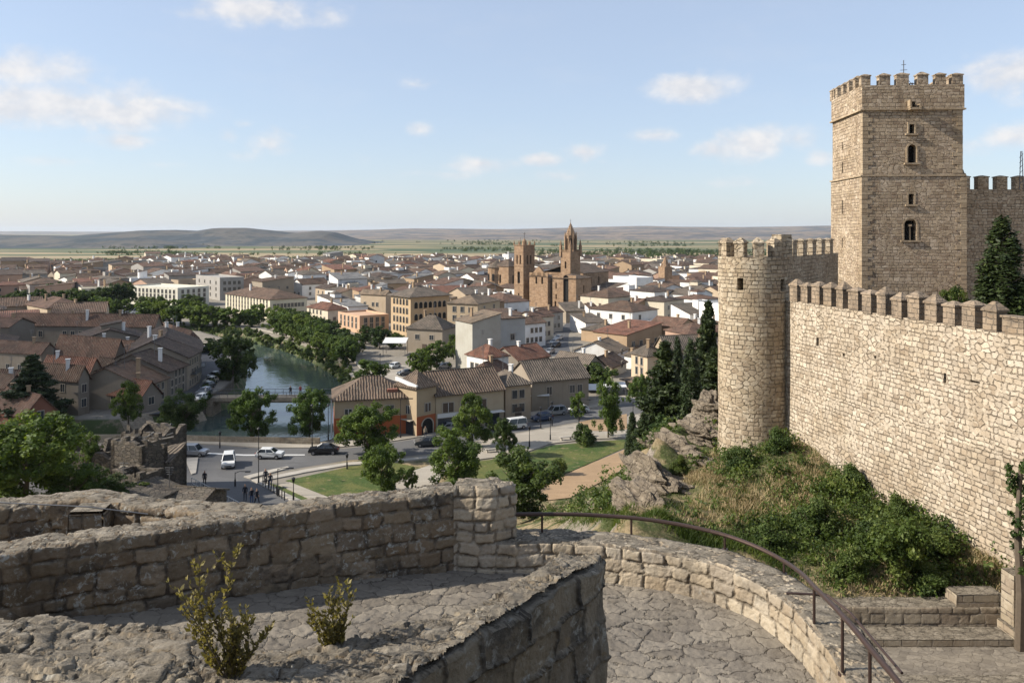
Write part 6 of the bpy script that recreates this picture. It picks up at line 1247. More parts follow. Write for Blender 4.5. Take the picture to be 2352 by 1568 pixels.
T('broad', 950, 858, 44, 34, 'small tree at the left corner of the riverside gardens', var=0); T('broad', 1003, 850, 62, 66, 'green tree in the middle of the riverside gardens'); T('broad', 968, 860, 54, 44, 'dark green tree left of the middle of the gardens', var=2); T('broad', 1042, 825, 52, 40, 'tree below the beige four-storey block'); T('dark', 1062, 830, 50, 34, 'narrow dark tree beside the tall grey-white house'); T('broad', 855, 885, 56, 72, 'spreading tree at the river end of the gardens, left of the plaza')
T('dark', 872, 800, 48, 50, 'dark tree below the pink terrace block'); T('dark', 840, 790, 40, 44, 'round dark tree by the white canopy'); T('broad', 905, 800, 34, 46, 'low tree before the tan palace'); T('broad', 588, 745, 44, 46, 'tree right in front of the long yellow block')
for x_, yb, h, w_, Y, lb in [(1627, 905, 210, 62, 78, 'tallest dark conifer, its tip nearly touching the round tower'), (1527, 1000, 212, 96, 66, 'broad dark conifer on the left of the group below the castle')]: T('spruce', x_, yb, h, w_ * 1.15, lb, Y=Y, lod='n')
T('cyp', 1556, 960, 180, 34, 'slim cypress behind the broad conifer, left one of two', Y=70, lod='n'); T('cyp', 1586, 985, 200, 46, 'slim cypress nearest the rocky ridge, right one of two', Y=64, lod='n'); T('spruce', 1640, 930, 130, 60, 'dark conifer pressed against the left edge of the round tower', Y=74, lod='m')
T('cyp', 1452, 1062, 112, 30, 'left of the pair of short cypresses at the park edge', Y=72, lod='n'); T('cyp', 1477, 1085, 132, 38, 'right of the pair of short cypresses at the park edge', Y=66, lod='n'); T('bush', 1530, 1010, 60, 90, 'green bush at the foot of the broad conifer', Y=62)
T('cyp', 2302, 740, 235, 96, 'tall cypress inside the castle in front of the dark wall', Y=48, lod='n'); T('cyp', 2352, 740, 85, 60, 'short cypress at the right edge behind the merlons', Y=47, lod='m'); T('bush', 2195, 722, 70, 92, 'light green shrub at the foot of the keep behind the merlons', Y=46, lod='n')
T('dark', 255, 1165, 70, 90, 'dark bush growing over the low walls in front of the ruin', Y=76); T('broad', 120, 1100, 110, 100, 'green tree behind the large left edge tree, left of the ruin', Y=84, var=2); T('bush', 330, 1120, 34, 60, 'scrub growing on the broken wall of the ruin', Y=80, z=4)
for i_, (x_, y_, h_, w_, lb_) in enumerate([(1700, 1075, 60, 95, 'rounded shrub at the foot of the round tower'), (1790, 1040, 66, 80, 'tall shrub in the corner between round tower and curtain wall'), (1960, 1125, 62, 80, 'shrub against the curtain wall, upper middle of the slope'), (2065, 1200, 70, 80, 'dark shrub against the curtain wall, halfway down'), (1870, 1230, 90, 130, 'big shrub in the middle of the green slope'), (2010, 1265, 95, 140, 'widest shrub on the slope, right of the middle'), (2150, 1275, 80, 120, 'shrub at the right end of the green slope by the wall'), (1760, 1265, 70, 110, 'low shrub behind the third post of the handrail'), (1950, 1340, 80, 110, 'shrub just above the low path wall, left part'), (2140, 1355, 66, 100, 'shrub above the low path wall near the raised block'), (1560, 1085, 44, 50, 'small bush clinging to the ridge rocks')]):
    p_ = hit(x_, y_, 22.); o_s = T('bush', x_, y_, h_, w_, lb_, Y=p_.y, z=p_.z - .05, lod='n')
# riverside promenade rows
def row(label, kind, pts, h, w_, n, jit=3, group=None, var=None, cat=None):
    P = [G(*p) for p in pts]; L = [(b - a).length for a, b in zip(P, P[1:])]; tot = sum(L); i = 0
    for k in range(n):
        s = tot * (k + .5) / n; j = 0
        while j < len(L) - 1 and s > L[j]: s -= L[j]; j += 1
        p = P[j].lerp(P[j + 1], min(1, s / L[j])) + Vector((trn.uniform(-1.2, 1.2), trn.uniform(-1.2, 1.2), 0)); x, y = proj(p); hh = h * trn.uniform(.85, 1.15) / F * p.y; f_ = p.y / F
        sc = trn.uniform(.85, 1.15); T(kind, x, y, h * sc, w_ * trn.uniform(.9, 1.15), label.format(ORDN[k] if k < 20 else 'far'), group=group)
row('{} promenade tree from the left, behind the river bend', 'broad', [(325, 738), (400, 742), (480, 750), (560, 752), (600, 750)], 42, 42, 10, group='promenade trees')
row('{} lime tree along the right bank, counted from the yellow block', 'broad', [(625, 758), (680, 776), (730, 800), (775, 822), (800, 842)], 50, 52, 16, group='right bank trees')
row('{} tree of the second right bank row, counted from the yellow block', 'dark', [(640, 748), (700, 764), (745, 784), (790, 806), (815, 822)], 46, 50, 12, group='right bank back row trees')
row('{} tree from the left in the street row below the white block', 'broad', [(210, 718), (260, 722), (330, 722), (420, 728), (450, 730)], 36, 32, 12, group='street row trees')
row('{} dark park tree from the left, at the far left of the promenade', 'dark', [(0, 722), (60, 720), (130, 716), (200, 712), (290, 702)], 48, 52, 11, group='left park trees')
row('{} tree from the left in the back park row at far left', 'dark', [(110, 694), (170, 690), (240, 688), (295, 684)], 36, 44, 8, group='left park back trees')
row('{} shrub up the river bank, counted from the orange building', 'bush', [(835, 900), (800, 875), (758, 842), (715, 815), (655, 792), (595, 773), (520, 764), (470, 762)], 13, 24, 22, group='river bank shrubs')
row('{} shrub from the bridge along the left quay', 'bush', [(455, 945), (470, 905), (500, 880), (510, 850)], 18, 24, 6, group='left quay shrubs')
for i, (x, y, h, w_) in enumerate([(665, 676, 22, 30), (1015, 668, 20, 30), (1160, 640, 16, 30), (1300, 640, 14, 34), (430, 700, 30, 40), (452, 716, 40, 44), (990, 630, 14, 20)]): T('dark', x, y + 6, h, w_, ['dark tree in the roofs right of the yellow block', 'tree between the roofs above the tan palace', 'tree near the chapel roof', 'low trees behind the church tower', 'tree behind the white flat block', 'dark tree rising between the white block and the yellow one', 'small tree in the far rows'][i], lod='m')

# undergrowth and dry grass on the castle slope (uncountable masses)
rng = np.random.default_rng(5)
def inpoly(x, y, P):
    ins = False; n = len(P)
    for i in range(n):
        ax, ay = P[i]; bx, by = P[(i + 1) % n]
        if (ay > y) != (by > y) and x < ax + (y - ay) / (by - ay) * (bx - ax): ins = not ins
    return ins
def sample(P, n):
    xs_ = [p[0] for p in P]; ys_ = [p[1] for p in P]; out = []
    while len(out) < n:
        x, y = rng.uniform(min(xs_), max(xs_)), rng.uniform(min(ys_), max(ys_))
        if inpoly(x, y, P): out.append((x, y))
    return out
def growth(name, label, polys, size, mt, lod=1.):
    cs = []; tot = 0
    for (P, n, r0, r1, y0) in polys:
        for (x, y) in sample(P, n):
            p = hit(x, y, y0); r = rng.uniform(r0, r1); f = rng.uniform(.2, .75)
            for k in range(5): cs.append((p.x + rng.normal() * r * .6, p.y + rng.normal() * r * .6, p.z + r * rng.uniform(.1, .95), r * rng.uniform(.35, .6), f + rng.normal() * .08))
    n = int(sum(c[3] ** 2 for c in cs) * 62 / size * lod / 4.2); V_, F_, tt = leaves(cs, n, size, rng)
    return tag(obj(name, np_mesh(name, V_, F_, [M[mt]], tint=tt)), label, name.replace('_', ' '), kind='stuff')
growth('undergrowth', 'dense green undergrowth covering the slope below the castle wall', [
 ([(1622, 1040), (1700, 1000), (1790, 985), (1830, 1000), (1838, 1050), (1800, 1085), (1720, 1110), (1640, 1105)], 95, .3, .7, 28),
 ([(1905, 1110), (1960, 1080), (2010, 1120), (2050, 1165), (2130, 1185), (2210, 1250), (2180, 1290), (2080, 1300), (2000, 1340), (1900, 1320), (1800, 1290), (1700, 1255), (1690, 1215), (1760, 1200), (1850, 1180)], 260, .3, .75, 24),
 ([(1860, 1290), (2000, 1300), (2090, 1290), (2180, 1335), (2180, 1372), (1930, 1372), (1880, 1340)], 110, .25, .5, 22),
 ([(2130, 1320), (2200, 1290), (2290, 1320), (2300, 1350), (2190, 1355)], 25, .2, .4, 24), ([(2290, 1250), (2345, 1230), (2350, 1300), (2300, 1310)], 16, .25, .5, 24), ([(1830, 1040), (1900, 1085), (1960, 1110), (1900, 1180), (1800, 1150), (1780, 1100)], 60, .15, .4, 26), ([(1640, 1110), (1720, 1120), (1700, 1190), (1620, 1180)], 40, .1, .35, 26), ([(1720, 1100), (1820, 1090), (1900, 1180), (1760, 1200)], 40, .1, .3, 26)], .085, 'leafb')
growth('undergrowth', 'rough green scrub on the ridge and the hidden slope beside the rocks', [
 ([(1195, 1192), (1420, 1186), (1500, 1200), (1640, 1240), (1760, 1290), (1850, 1340), (1760, 1270), (1600, 1200)], 60, .12, .3, 16),
 ([(1500, 1195), (1560, 1150), (1620, 1160), (1620, 1190), (1560, 1215)], 26, .15, .35, 24), ([(1555, 1085), (1600, 1040), (1625, 1060), (1580, 1110)], 14, .15, .35, 26), ([(1590, 985), (1640, 960), (1650, 1000), (1620, 1010)], 12, .15, .35, 30),
 ([(1400, 1120), (1450, 1085), (1480, 1075), (1440, 1140), (1400, 1190), (1330, 1195), (1200, 1190), (1290, 1165)], 100, .35, .8, 20), ([(1480, 1030), (1530, 990), (1570, 985), (1500, 1060)], 24, .4, .8, 40)], .10, 'leafb')
def blades(name, label, polys, n, hh, mt):
    pts = []
    for (P, k, y0) in polys:
        for (x, y) in sample(P, k):
            p = hit(x, y, y0)
            for _ in range(n): pts.append((p.x + rng.normal() * .18, p.y + rng.normal() * .25))
    pts = np.array(pts); Z = hgt(pts[:, 0], pts[:, 1]); N = len(pts); P0 = np.stack([pts[:, 0], pts[:, 1], Z - .03], 1); a_ = rng.random(N) * 6.28; h = hh * (.5 + rng.random(N)); w_ = .012 + .012 * rng.random(N)
    t_ = np.stack([np.cos(a_), np.sin(a_), 0 * a_], 1) * w_[:, None]; ln = rng.normal(size=(N, 3)) * .45; ln[:, 2] = 1; tip = P0 + ln * h[:, None]; V_ = np.stack([P0 - t_, P0 + t_, tip + t_ * .2, tip - t_ * .2], 1).reshape(-1, 3)
    cl = np.clip(.5 + .35 * (vnoise(pts[:, 0], pts[:, 1], .8, 5) - .5) * 2 + rng.normal(size=N) * .15, 0, 1); return tag(obj(name, np_mesh(name, V_, np.arange(4 * N).reshape(-1, 4), [M[mt]], tint=cl)), label, name.replace('_', ' '), kind='stuff')
blades('dry_grass', 'straw-coloured dry grass on the open parts of the castle slope', [([(1640, 1110), (1800, 1085), (1900, 1040), (1960, 1085), (1880, 1170), (1760, 1200), (1690, 1215), (1600, 1220), (1520, 1200)], 300, 24), ([(2060, 1290), (2200, 1240), (2300, 1260), (2320, 1340), (2200, 1350), (2060, 1350)], 260, 24), ([(1560, 1120), (1640, 1040), (1650, 1120)], 120, 26), ([(1900, 1300), (2060, 1290), (2060, 1365), (1930, 1365)], 160, 22)], 24, .2, 'straw')
blades('grass', 'green grass tufts scattered over the castle slope', [([(1480, 1190), (1640, 1040), (1830, 1010), (1960, 1085), (2230, 1250), (2340, 1260), (2340, 1350), (1930, 1370), (1700, 1260)], 900, 22), ([(1200, 1190), (1500, 1196), (1700, 1250), (1860, 1350), (1700, 1270), (1500, 1215), (1250, 1200)], 500, 16)], 16, .2, 'leafb')
# rock outcrops along the ridge
def rockm():
    m, t = mat('outcrop_rock'); p = geo(t); st = t.vmath('MULTIPLY', p, (1.2, .5, 2.4)); n1 = t.noise(st, 1.6, 8, .72, .8).outputs[0]; n2 = t.noise(p, 11, 5, .7).outputs[0]; vd = t.vor(t.vmath('ADD', p, t.noise(p, 1.5).outputs[1]), 1.4, 'DISTANCE_TO_EDGE').outputs['Distance']
    c = t.ramp(n1, [(.3, (.08, .065, .05)), (.45, (.20, .16, .115)), (.6, (.33, .27, .195)), (.75, (.27, .235, .19))]); c = t.mix(t.mapr(n2, .45, .65, 0, .5), c, (.2, .16, .12)); c = t.mix(t.mapr(vd, 0, .05, .6, 0), c, (.05, .04, .03)); t.put(t.b.inputs[0], c)
    bump(t, t.math('ADD', n1, t.math('ADD', t.math('MULTIPLY', n2, .25), t.math('MULTIPLY', t.mapr(vd, 0, .1), .3))), 1., .25); return m
M['rock'] = rockm()
def rock(x, y, Y, sx, sy, sz, seed, label, dz_=0, rz=0):
    import bmesh
    bm = bmesh.new(); bmesh.ops.create_icosphere(bm, subdivisions=5, radius=1); cr, sr = math.cos(rz), math.sin(rz)
    for v in bm.verts:
        p = v.co.copy(); q = Vector((p.x * 1.1, p.y * .8, p.z * 1.9)); n_ = mnoise.noise(q * 1.3 + Vector((seed, 0, 0))) * .42 + mnoise.noise(q * 3 + Vector((seed, 3, 0))) * .2 + (abs(mnoise.noise(q * 2.2 + Vector((0, seed, 0)))) - .2) * .5 + mnoise.noise(q * 7) * .06
        p = p * (1 + n_); X_, Y_ = p.x * sx, p.y * sy; v.co = Vector((X_ * cr - Y_ * sr, X_ * sr + Y_ * cr, p.z * sz))
    me = bpy.data.meshes.new('rock'); bm.to_mesh(me); bm.free(); me.materials.append(M['rock']); q = W(x, y, Y); q.z += dz_
    return tag(obj('rock_outcrop', me, None, q), label, 'rock')
rock(1635, 945, 50, .9, 1.6, 1.1, 1, 'grey rock mass rising at the left foot of the round tower', rz=.2); rock(1600, 1000, 47.5, .8, 1.8, .8, 2, 'pale rock slab just below the tallest outcrop on the ridge', rz=.5); rock(1545, 1040, 45, .75, 2.2, .9, 3, 'long craggy rock in the middle of the ridge', rz=.5); rock(1492, 1105, 41, .6, 2.4, 1.2, 4, 'steep striped rock face where the ridge drops to the park', rz=.35)
rock(1470, 1165, 36, .8, 2.4, 1.1, 5, 'dark vertical rock near the handrail, lowest on the ridge', rz=.3, dz_=-.2); rock(1560, 1120, 40, .9, 1.6, .45, 6, 'low rock shelf half sunk in dry grass behind the ridge', rz=.6); rock(1530, 1205, 33, 1.0, 1.4, .55, 7, 'rock behind the second post of the handrail', rz=.2, dz_=-.1); rock(1620, 1070, 42.5, .6, 1.3, .35, 8, 'small flat rock below the round tower', rz=.7)
# foreground dry plants growing from the near parapet
def dryplant(base, stems, label, seed):
    rg2 = random.Random(seed); o = thing('dry_plant', base, label, 'plant'); Vs, Fs, Ts = [], [], []; mbs = MB(); k = 0
    for (dx_, dy_, h, r) in stems:
        h *= .98; p = Vector((0, 0, -.02)); pts = [p.copy()]; d_ = Vector((dx_, dy_, 1.)).normalized(); n = 16
        for i in range(n): d_ = (d_ + Vector((rg2.uniform(-.16, .16), rg2.uniform(-.16, .16), .05))).normalized(); p = p + d_ * (h / n); pts.append(p.copy())
        mbs.tube(pts, [r * (1 - .8 * i / n) for i in range(n + 1)], 5)
        def leaf(q, dr, L):
            nonlocal k
            sd_ = dr.cross(Vector((rg2.uniform(-1, 1), rg2.uniform(-1, 1), rg2.uniform(-.3, 1)))).normalized() * L * .26; up_ = dr.cross(sd_).normalized() * L * .08
            Vs.extend([q, q + dr * L * .45 + sd_ + up_, q + dr * L, q + dr * L * .45 - sd_ + up_]); Fs.append([k, k + 1, k + 2, k + 3]); Ts.append(rg2.random()); k += 4
        for i in range(2, n):
            for _ in range(5):
                if rg2.random() < .85:
                    a_ = rg2.random() * 6.28; dr = (d_ * .7 + Vector((math.cos(a_), math.sin(a_), .35))).normalized(); leaf(pts[i] + (pts[i + 1] - pts[i]) * rg2.random(), dr, rg2.uniform(.035, .07))
            if rg2.random() < .55 and i > 3:
                a_ = rg2.random() * 6.28; dr = Vector((math.cos(a_), math.sin(a_), .8)).normalized(); q = pts[i]; L = h * rg2.uniform(.10, .22); tw = [q + dr * L * j / 5 + Vector((0, 0, .01 * j * j / 5)) for j in range(6)]; mbs.tube(tw, .003, 4)
                for j in range(1, 6):
                    for _ in range(3): a_ = rg2.random() * 6.28; leaf(tw[j], (dr + Vector((math.cos(a_), math.sin(a_), .3)) * .9).normalized(), rg2.uniform(.025, .05))
    part('stem', mbs, M['bark'], o, local=True); obj('foliage', np_mesh('foliage', Vs, Fs, [M['leafdry']], tint=Ts), o); return o
q = W(530, 1562, 6.5); dryplant((q.x, q.y, 26.36), [(-.42, .1, 1.12, .009), (-.30, -.1, 1.0, .008), (-.15, .1, .8, .008), (.15, 0, .62, .007), (.35, .1, .6, .007), (.9, 0, .62, .006), (.7, -.1, .5, .006), (.5, .2, .6, .006), (-.9, 0, .6, .006), (-.5, -.2, .8, .007), (.0, -.1, .55, .006), (.3, -.3, .5, .006), (-.25, 0, 1.15, .008)], 'taller dry yellowish shrub sprouting from the near parapet at left', 3)
q = W(768, 1478, 6.95); dryplant((q.x, q.y, 26.3), [(-.45, 0, .55, .006), (-.2, .1, .68, .006), (.05, 0, .6, .006), (.18, 0, .75, .006), (.35, 0, .45, .006), (-.7, 0, .45, .005), (0, -.1, .4, .005), (.5, .1, .35, .005)], 'smaller dry shrub on the near parapet, right of the tall one', 4)
# ivy-clad tree trunk at the right edge
q = W(2341, 1300, 26.8); iv = thing('tree', (q.x, q.y, 16), 'slender ivy-covered tree cut by the right edge of the picture', 'tree')
me_ = limb_mesh('trunk', [([(0, 0, -.3), (.05, 0, 2), (-.02, .05, 4), (.05, 0, 6.2)], [.16, .14, .11, .06])]); obj('trunk', me_, iv)
cs = [(rng.normal() * .16 + .1, rng.normal() * .2, z, .10 + .12 * rng.random(), .3 + .4 * rng.random()) for z in np.linspace(2.6, 6.4, 40)]; D_ = leaves(cs, 2600, .075, rng); obj('crown', np_mesh('crown', D_[0], D_[1], [M['leafd']], tint=D_[2]), iv)
cs = []
for i_ in range(420):
    k_ = rng.integers(0, 11); u_ = rng.random(); q0_, q1_ = rv[k_ + 1], rv[k_ + 2] if k_ < 10 else rv[k_ + 1]; px_, py_ = q0_ + (q1_ - q0_) * u_; d_ = np.array([q1_[1] - q0_[1], -(q1_[0] - q0_[0])]); d_ = d_ / (np.linalg.norm(d_) + 1e-9)
    o_ = rng.uniform(.2, 3.2); X_, Y_ = px_ - d_[0] * o_, py_ - d_[1] * o_
    if river_sd([X_], [Y_])[0] < .2: X_, Y_ = px_ + d_[0] * o_, py_ + d_[1] * o_
    if Y_ < 150: continue
    r_ = rng.uniform(.3, .9); cs.append((X_, Y_, hz(X_, Y_) + r_ * .4, r_, rng.uniform(.2, .9)))
D_ = leaves(cs, 24000, .3, rng); tag(obj('bank_vegetation', np_mesh('bank_vegetation', D_[0], D_[1], [M['leafb']], tint=D_[2])), 'reeds and weeds covering the right bank of the river', 'vegetation', kind='stuff')
q = hit(2062, 1350, 24); sm = thing('tree', (q.x, q.y, q.z), 'small sapling with bare double trunk in the undergrowth behind the path wall', 'tree')
obj('trunk', limb_mesh('trunk', [([(0, 0, -.2), (.03, 0, .5), (.1, 0, 1.3)], [.06, .05, .03]), ([(.1, 0, -.2), (.16, 0, .5), (.3, .1, 1.2)], [.05, .04, .02]), ([(-.05, .1, -.1), (-.1, 0, .7), (-.35, 0, 1.3)], [.04, .03, .015])]), sm)
cs = [(rng.normal() * .55, rng.normal() * .5, 1.6 + rng.normal() * .35, .22 + .15 * rng.random(), .4 + .4 * rng.random()) for _ in range(30)]; D_ = leaves(cs, 5200, .08, rng); obj('crown', np_mesh('crown', D_[0], D_[1], [M['leafb']], tint=D_[2]), sm)
# far woods on the plain
cs = []
for _ in range(2300):
    u_ = rng.random()
    if u_ < .6: x, y = (rng.uniform(-50, 1700) if rng.random() < .6 else rng.uniform(-50, 420)), 604 - abs(rng.normal()) * 3.5
    elif u_ < .8: x, y = rng.uniform(1250, 2000) , rng.uniform(578, 598)
    else: q_ = rng.integers(0, 26); x, y = (q_ * 379 % 1900) + rng.normal() * 70, 553 + (q_ * 37 % 34) + rng.normal() * .5
    if x < 340 and u_ < .6: y += 11 * (1 - max(0, x) / 480)
    p = G(x, y); k = rng.integers(1, 5)
    for j in range(k): r = rng.uniform(1.3, 2.8) * (1 if p.y < 1100 else 1.3); cs.append((p.x + rng.normal() * 9, p.y + rng.normal() * 5, r * .7, r, rng.uniform(.1, .6)))
D_ = leaves(cs, 150000, .95, rng, flat=1.15); tag(obj('distant_woods', np_mesh('distant_woods', D_[0], D_[1], [M['leafd']], tint=D_[2])), 'dark lines and clumps of trees scattered over the far plain beyond the town', 'woods', kind='stuff')
# ------------------------------------------------------------------ vehicles, lamps, people
def paint(name, col, met=.2): m, t = mat(name); t.put(t.b.inputs[0], c4(col)); t.b.inputs['Roughness'].default_value = .28; t.b.inputs['Metallic'].default_value = met; t.b.inputs['Specular IOR Level'].default_value = .5; return m
PA = {'white': paint('white_car_paint', (.72, .72, .7), 0), 'silver': paint('silver_car_paint', (.42, .43, .45), .6), 'black': paint('black_car_paint', (.02, .02, .025)), 'grey': paint('grey_car_paint', (.10, .11, .12), .4), 'blue': paint('blue_car_paint', (.03, .06, .13)), 'red': paint('red_car_paint', (.35, .03, .02)), 'beige': paint('beige_car_paint', (.4, .36, .28))}
M['tyre'] = plain('tyre', (.02, .02, .02), .9); M['rim'] = plain('rim', (.4, .4, .42), .3, .8); M['lens'] = plain('headlight_lens', (.75, .75, .72), .15); M['tail'] = plain('tail_lens', (.4, .02, .01), .3); M['cglass'] = plain('car_glass', (.02, .025, .03), .08, spec=.6)
CARM = {}
def car_parts(typ, col):
    k = (typ, col)
    if k in CARM: return CARM[k]
    L, Wd, Hh = {'hatch': (3.9, 1.7, 1.45), 'sedan': (4.4, 1.75, 1.42), 'van': (4.5, 1.85, 1.9), 'suv': (4.3, 1.85, 1.75)}[typ]; l = L / 2; w_ = Wd / 2
    lower = [(-l, .35), (-l, .62), (-l + .06, .88), (-l + .9, .98), (l - .55, .98), (l - .05, .85), (l, .6), (l, .32)]       # front at -x
    if typ == 'sedan': cab = [(-l + 1.1, .96), (-l + 1.85, Hh), (l - 1.35, Hh), (l - .6, .98)]
    elif typ == 'hatch': cab = [(-l + .95, .96), (-l + 1.65, Hh), (l - .7, Hh - .02), (l - .2, .98)]
    elif typ == 'suv': cab = [(-l + 1.05, .96), (-l + 1.7, Hh), (l - .4, Hh), (l - .12, .98)]
    else: cab = [(-l + .55, .96), (-l + 1.25, Hh), (l - .08, Hh), (l - .02, .98)]
    out = {}; mb = MB()
    def loft(prof, ws):
        n = len(prof); A = [(x, -wv, z) for (x, z), wv in zip(prof, ws)]; B = [(x, wv, z) for (x, z), wv in zip(prof, ws)]
        mb.poly(A); mb.poly(B[::-1])
        for i in range(n): j = (i + 1) % n; mb.poly([A[i], B[i], B[j], A[j]])
    loft(lower, [w_ * .9, w_, w_ * .97, w_ * .93, w_ * .93, w_ * .95, w_, w_ * .92])
    top = cab[1:3]; mb.prism([(top[0][0] - .05, -w_ * .74, Hh - .03), (top[1][0] + .05, -w_ * .74, Hh - .03), (top[1][0] + .05, w_ * .74, Hh - .03), (top[0][0] - .05, w_ * .74, Hh - .03)], [(top[0][0] + .1, -w_ * .66, Hh + .04), (top[1][0] - .1, -w_ * .66, Hh + .04), (top[1][0] - .1, w_ * .66, Hh + .04), (top[0][0] + .1, w_ * .66, Hh + .04)])
    for s_ in (-1, 1):
        for fx in (0, .48, 1.):
            xb = cab[0][0] + (cab[3][0] - cab[0][0]) * fx; xt = cab[1][0] + (cab[2][0] - cab[1][0]) * fx; mb.tube([(xb, s_ * w_ * .93, .97), (xt, s_ * w_ * .74, Hh)], .05, 5)
    mb.box((0, 0, .25), (L * .8, Wd * .85, .2)); mb.box((-l + 1.2, w_ + .02, .95), (.16, .2, .13)); mb.box((-l + 1.2, -w_ - .02, .95), (.16, .2, .13)); out['body'] = mb.mesh('body', [PA[col]])
    mb = MB(); loft([(cab[0][0], .95), (cab[1][0], Hh - .02), (cab[2][0], Hh - .02), (cab[3][0], .95)], [w_ * .91, w_ * .72, w_ * .72, w_ * .91]); out['window_glass'] = mb.mesh('window_glass', [M['cglass']])
    def wheel(r, hw, m): 
        mb = MB(); n = 14; a_ = [(r * math.cos(2 * math.pi * i / n), -hw, r * math.sin(2 * math.pi * i / n)) for i in range(n)]; mb.prism(a_, [(x, hw, z) for x, y, z in a_]); return mb.mesh('wheel', [m])
    out['wheel'] = wheel(.32, .11, M['tyre']); out['rim'] = wheel(.2, .125, M['rim']); mb = MB(); mb.box((0, 0, 0), (.1, .36, .17)); out['headlight'] = mb.mesh('headlight', [M['lens']]); mb = MB(); mb.box((0, 0, 0), (.1, .22, .24)); out['tail_light'] = mb.mesh('tail_light', [M['tail']]); mb = MB(); mb.box((0, 0, 0), (.06, 1.0, .14)); out['bumper'] = mb.mesh('bumper', [M['black']])
    out['d'] = (L, w_, l); CARM[k] = out; return out
def car(typ, col, x, y, hdg, label, group='cars', s=1.0, Y=None, z=.03):
    p = G(x, y); p.z = z; D_ = car_parts(typ, col); L, w_, l = D_['d']; o = thing('car' if typ != 'van' else 'van', p, label, 'car' if typ != 'van' else 'van', group, rz=R(hdg)); s *= .86; o.scale = (s, s, s)
    obj('body', D_['body'], o); obj('window_glass', D_['window_glass'], o)
    for sx in (-1, 1):
        for sy in (-1, 1):
            wh = obj('wheel', D_['wheel'], o, (sx * (l - .75), sy * (w_ - .1), .32)); obj('rim', D_['rim'], wh)
        obj('headlight', D_['headlight'], o, (-l + .02, sx * (w_ - .28), .62)); obj('tail_light', D_['tail_light'], o, (l - .03, sx * (w_ - .2), .68))
    obj('bumper', D_['bumper'], o, (-l, 0, .4))
# heading: 0 faces left, 90 faces the viewer
car('suv', 'white', 525, 1069, 107, 'white van with dark bumper facing the viewer on the junction', s=1.02); car('hatch', 'white', 620, 1052, 178, 'white hatchback driving right on the junction', s=1.05); car('sedan', 'black', 744, 1042, 4, 'black saloon on the road left of the orange building', s=1.05); car('hatch', 'grey', 981, 1024, 12, 'dark grey hatchback on the road in front of the orange building', s=1.05)
car('sedan', 'black', 1150, 984, 28, 'black car parked by the right end of the orange building', s=1.05); car('hatch', 'silver', 1030, 990, 14, 'silver car parked below the shop fronts'); car('hatch', 'blue', 1245, 966, 25, 'blue car parked behind the plaza lamps'); car('suv', 'silver', 1275, 953, 25, 'silver car by the white awnings'); car('van', 'white', 1180, 985, 28, 'white van beside the black parked car'); car('hatch', 'white', 1330, 948, 20, 'white car passing the longest market awning')
car('suv', 'silver', 445, 1046, 175, 'silver car at the far left of the junction, partly behind the lamps'); car('hatch', 'blue', 378, 1062, 90, 'dark blue car parked beside the ruin'); car('hatch', 'white', 365, 1045, 120, 'white car half hidden by the ruin')
car('hatch', 'white', 1273, 790, 62, 'white car in the middle of the dark street'); car('hatch', 'black', 1277, 797, 62, 'black car behind the white one in the dark street', s=1.); car('hatch', 'silver', 1263, 812, 62, 'silver car low in the dark street'); car('sedan', 'white', 1283, 780, 62, 'white car far up the dark street')
for i, (x, y, c_) in enumerate([(485, 892, 'grey'), (478, 905, 'silver'), (492, 880, 'beige'), (470, 920, 'white'), (500, 868, 'black')]): car('hatch', c_, x - 8, y, 75, f'{c_} car parked on the left bank street, ' + ['middle', 'second from bridge', 'second from the far end', 'nearest the bridge', 'farthest from the bridge'][i] + ' of the row', group='cars on the left bank')
for i in range(13):
    x = 178 + i * 13; y = 712 + i * .9; car(['hatch', 'sedan', 'van'][i % 3], ['white', 'white', 'silver', 'white', 'beige'][i % 5], x, y, 20, f'{ORDN[i]} pale vehicle from the left in the car park beyond the left bank', group='vehicles in the car park', s=1.55)
for i, (x, y, c_) in enumerate([(1000, 838, 'white'), (1020, 846, 'silver'), (930, 862, 'grey'), (905, 846, 'white'), (960, 846, 'black'), (1065, 812, 'white')]): car('hatch', c_, x, y, 20 * i, f'{c_} car ' + ['under the garden trees', 'right of the garden trees', 'on the riverside plaza', 'beside the white canopy', 'behind the garden trees', 'below the tall grey-white house'][i])
# lamps
lmM = {}
def lamp(x, yb, hpx, label, kind='park', Y=None, z=0.1):
    p = G(x, yb) if Y is None else W(x, yb, Y)
    if Y is None: p.z = z
    h = hpx / F * p.y; o = thing('street_lamp', p, label, 'street lamp', 'street lamps')
    mb = MB(); mb.cyl((p.x, p.y, p.z), .11, .09, .8, 8); mb.cyl((p.x, p.y, p.z + .8), .055, .04, h - .8, 8); part('pole', mb, M['black'], o)
    mb = MB()
    if kind == 'park': mb.cyl((p.x, p.y, p.z + h - .05), .12, .2, .42, 6); mb.cyl((p.x, p.y, p.z + h + .37), .26, .05, .16, 6)
    elif kind == 'arm': mb.tube([(p.x, p.y, p.z + h - .1), (p.x + .5, p.y, p.z + h + .1), (p.x + 1.3, p.y, p.z + h + .1)], .04, 6); mb.box((p.x + 1.5, p.y, p.z + h + .02), (.6, .22, .12))
    else: mb.cyl((p.x, p.y, p.z + h), .16, .16, .1, 8); mb.cyl((p.x, p.y, p.z + h + .1), .22, .02, .2, 8)
    part('lamp_head', mb, M['black'], o)
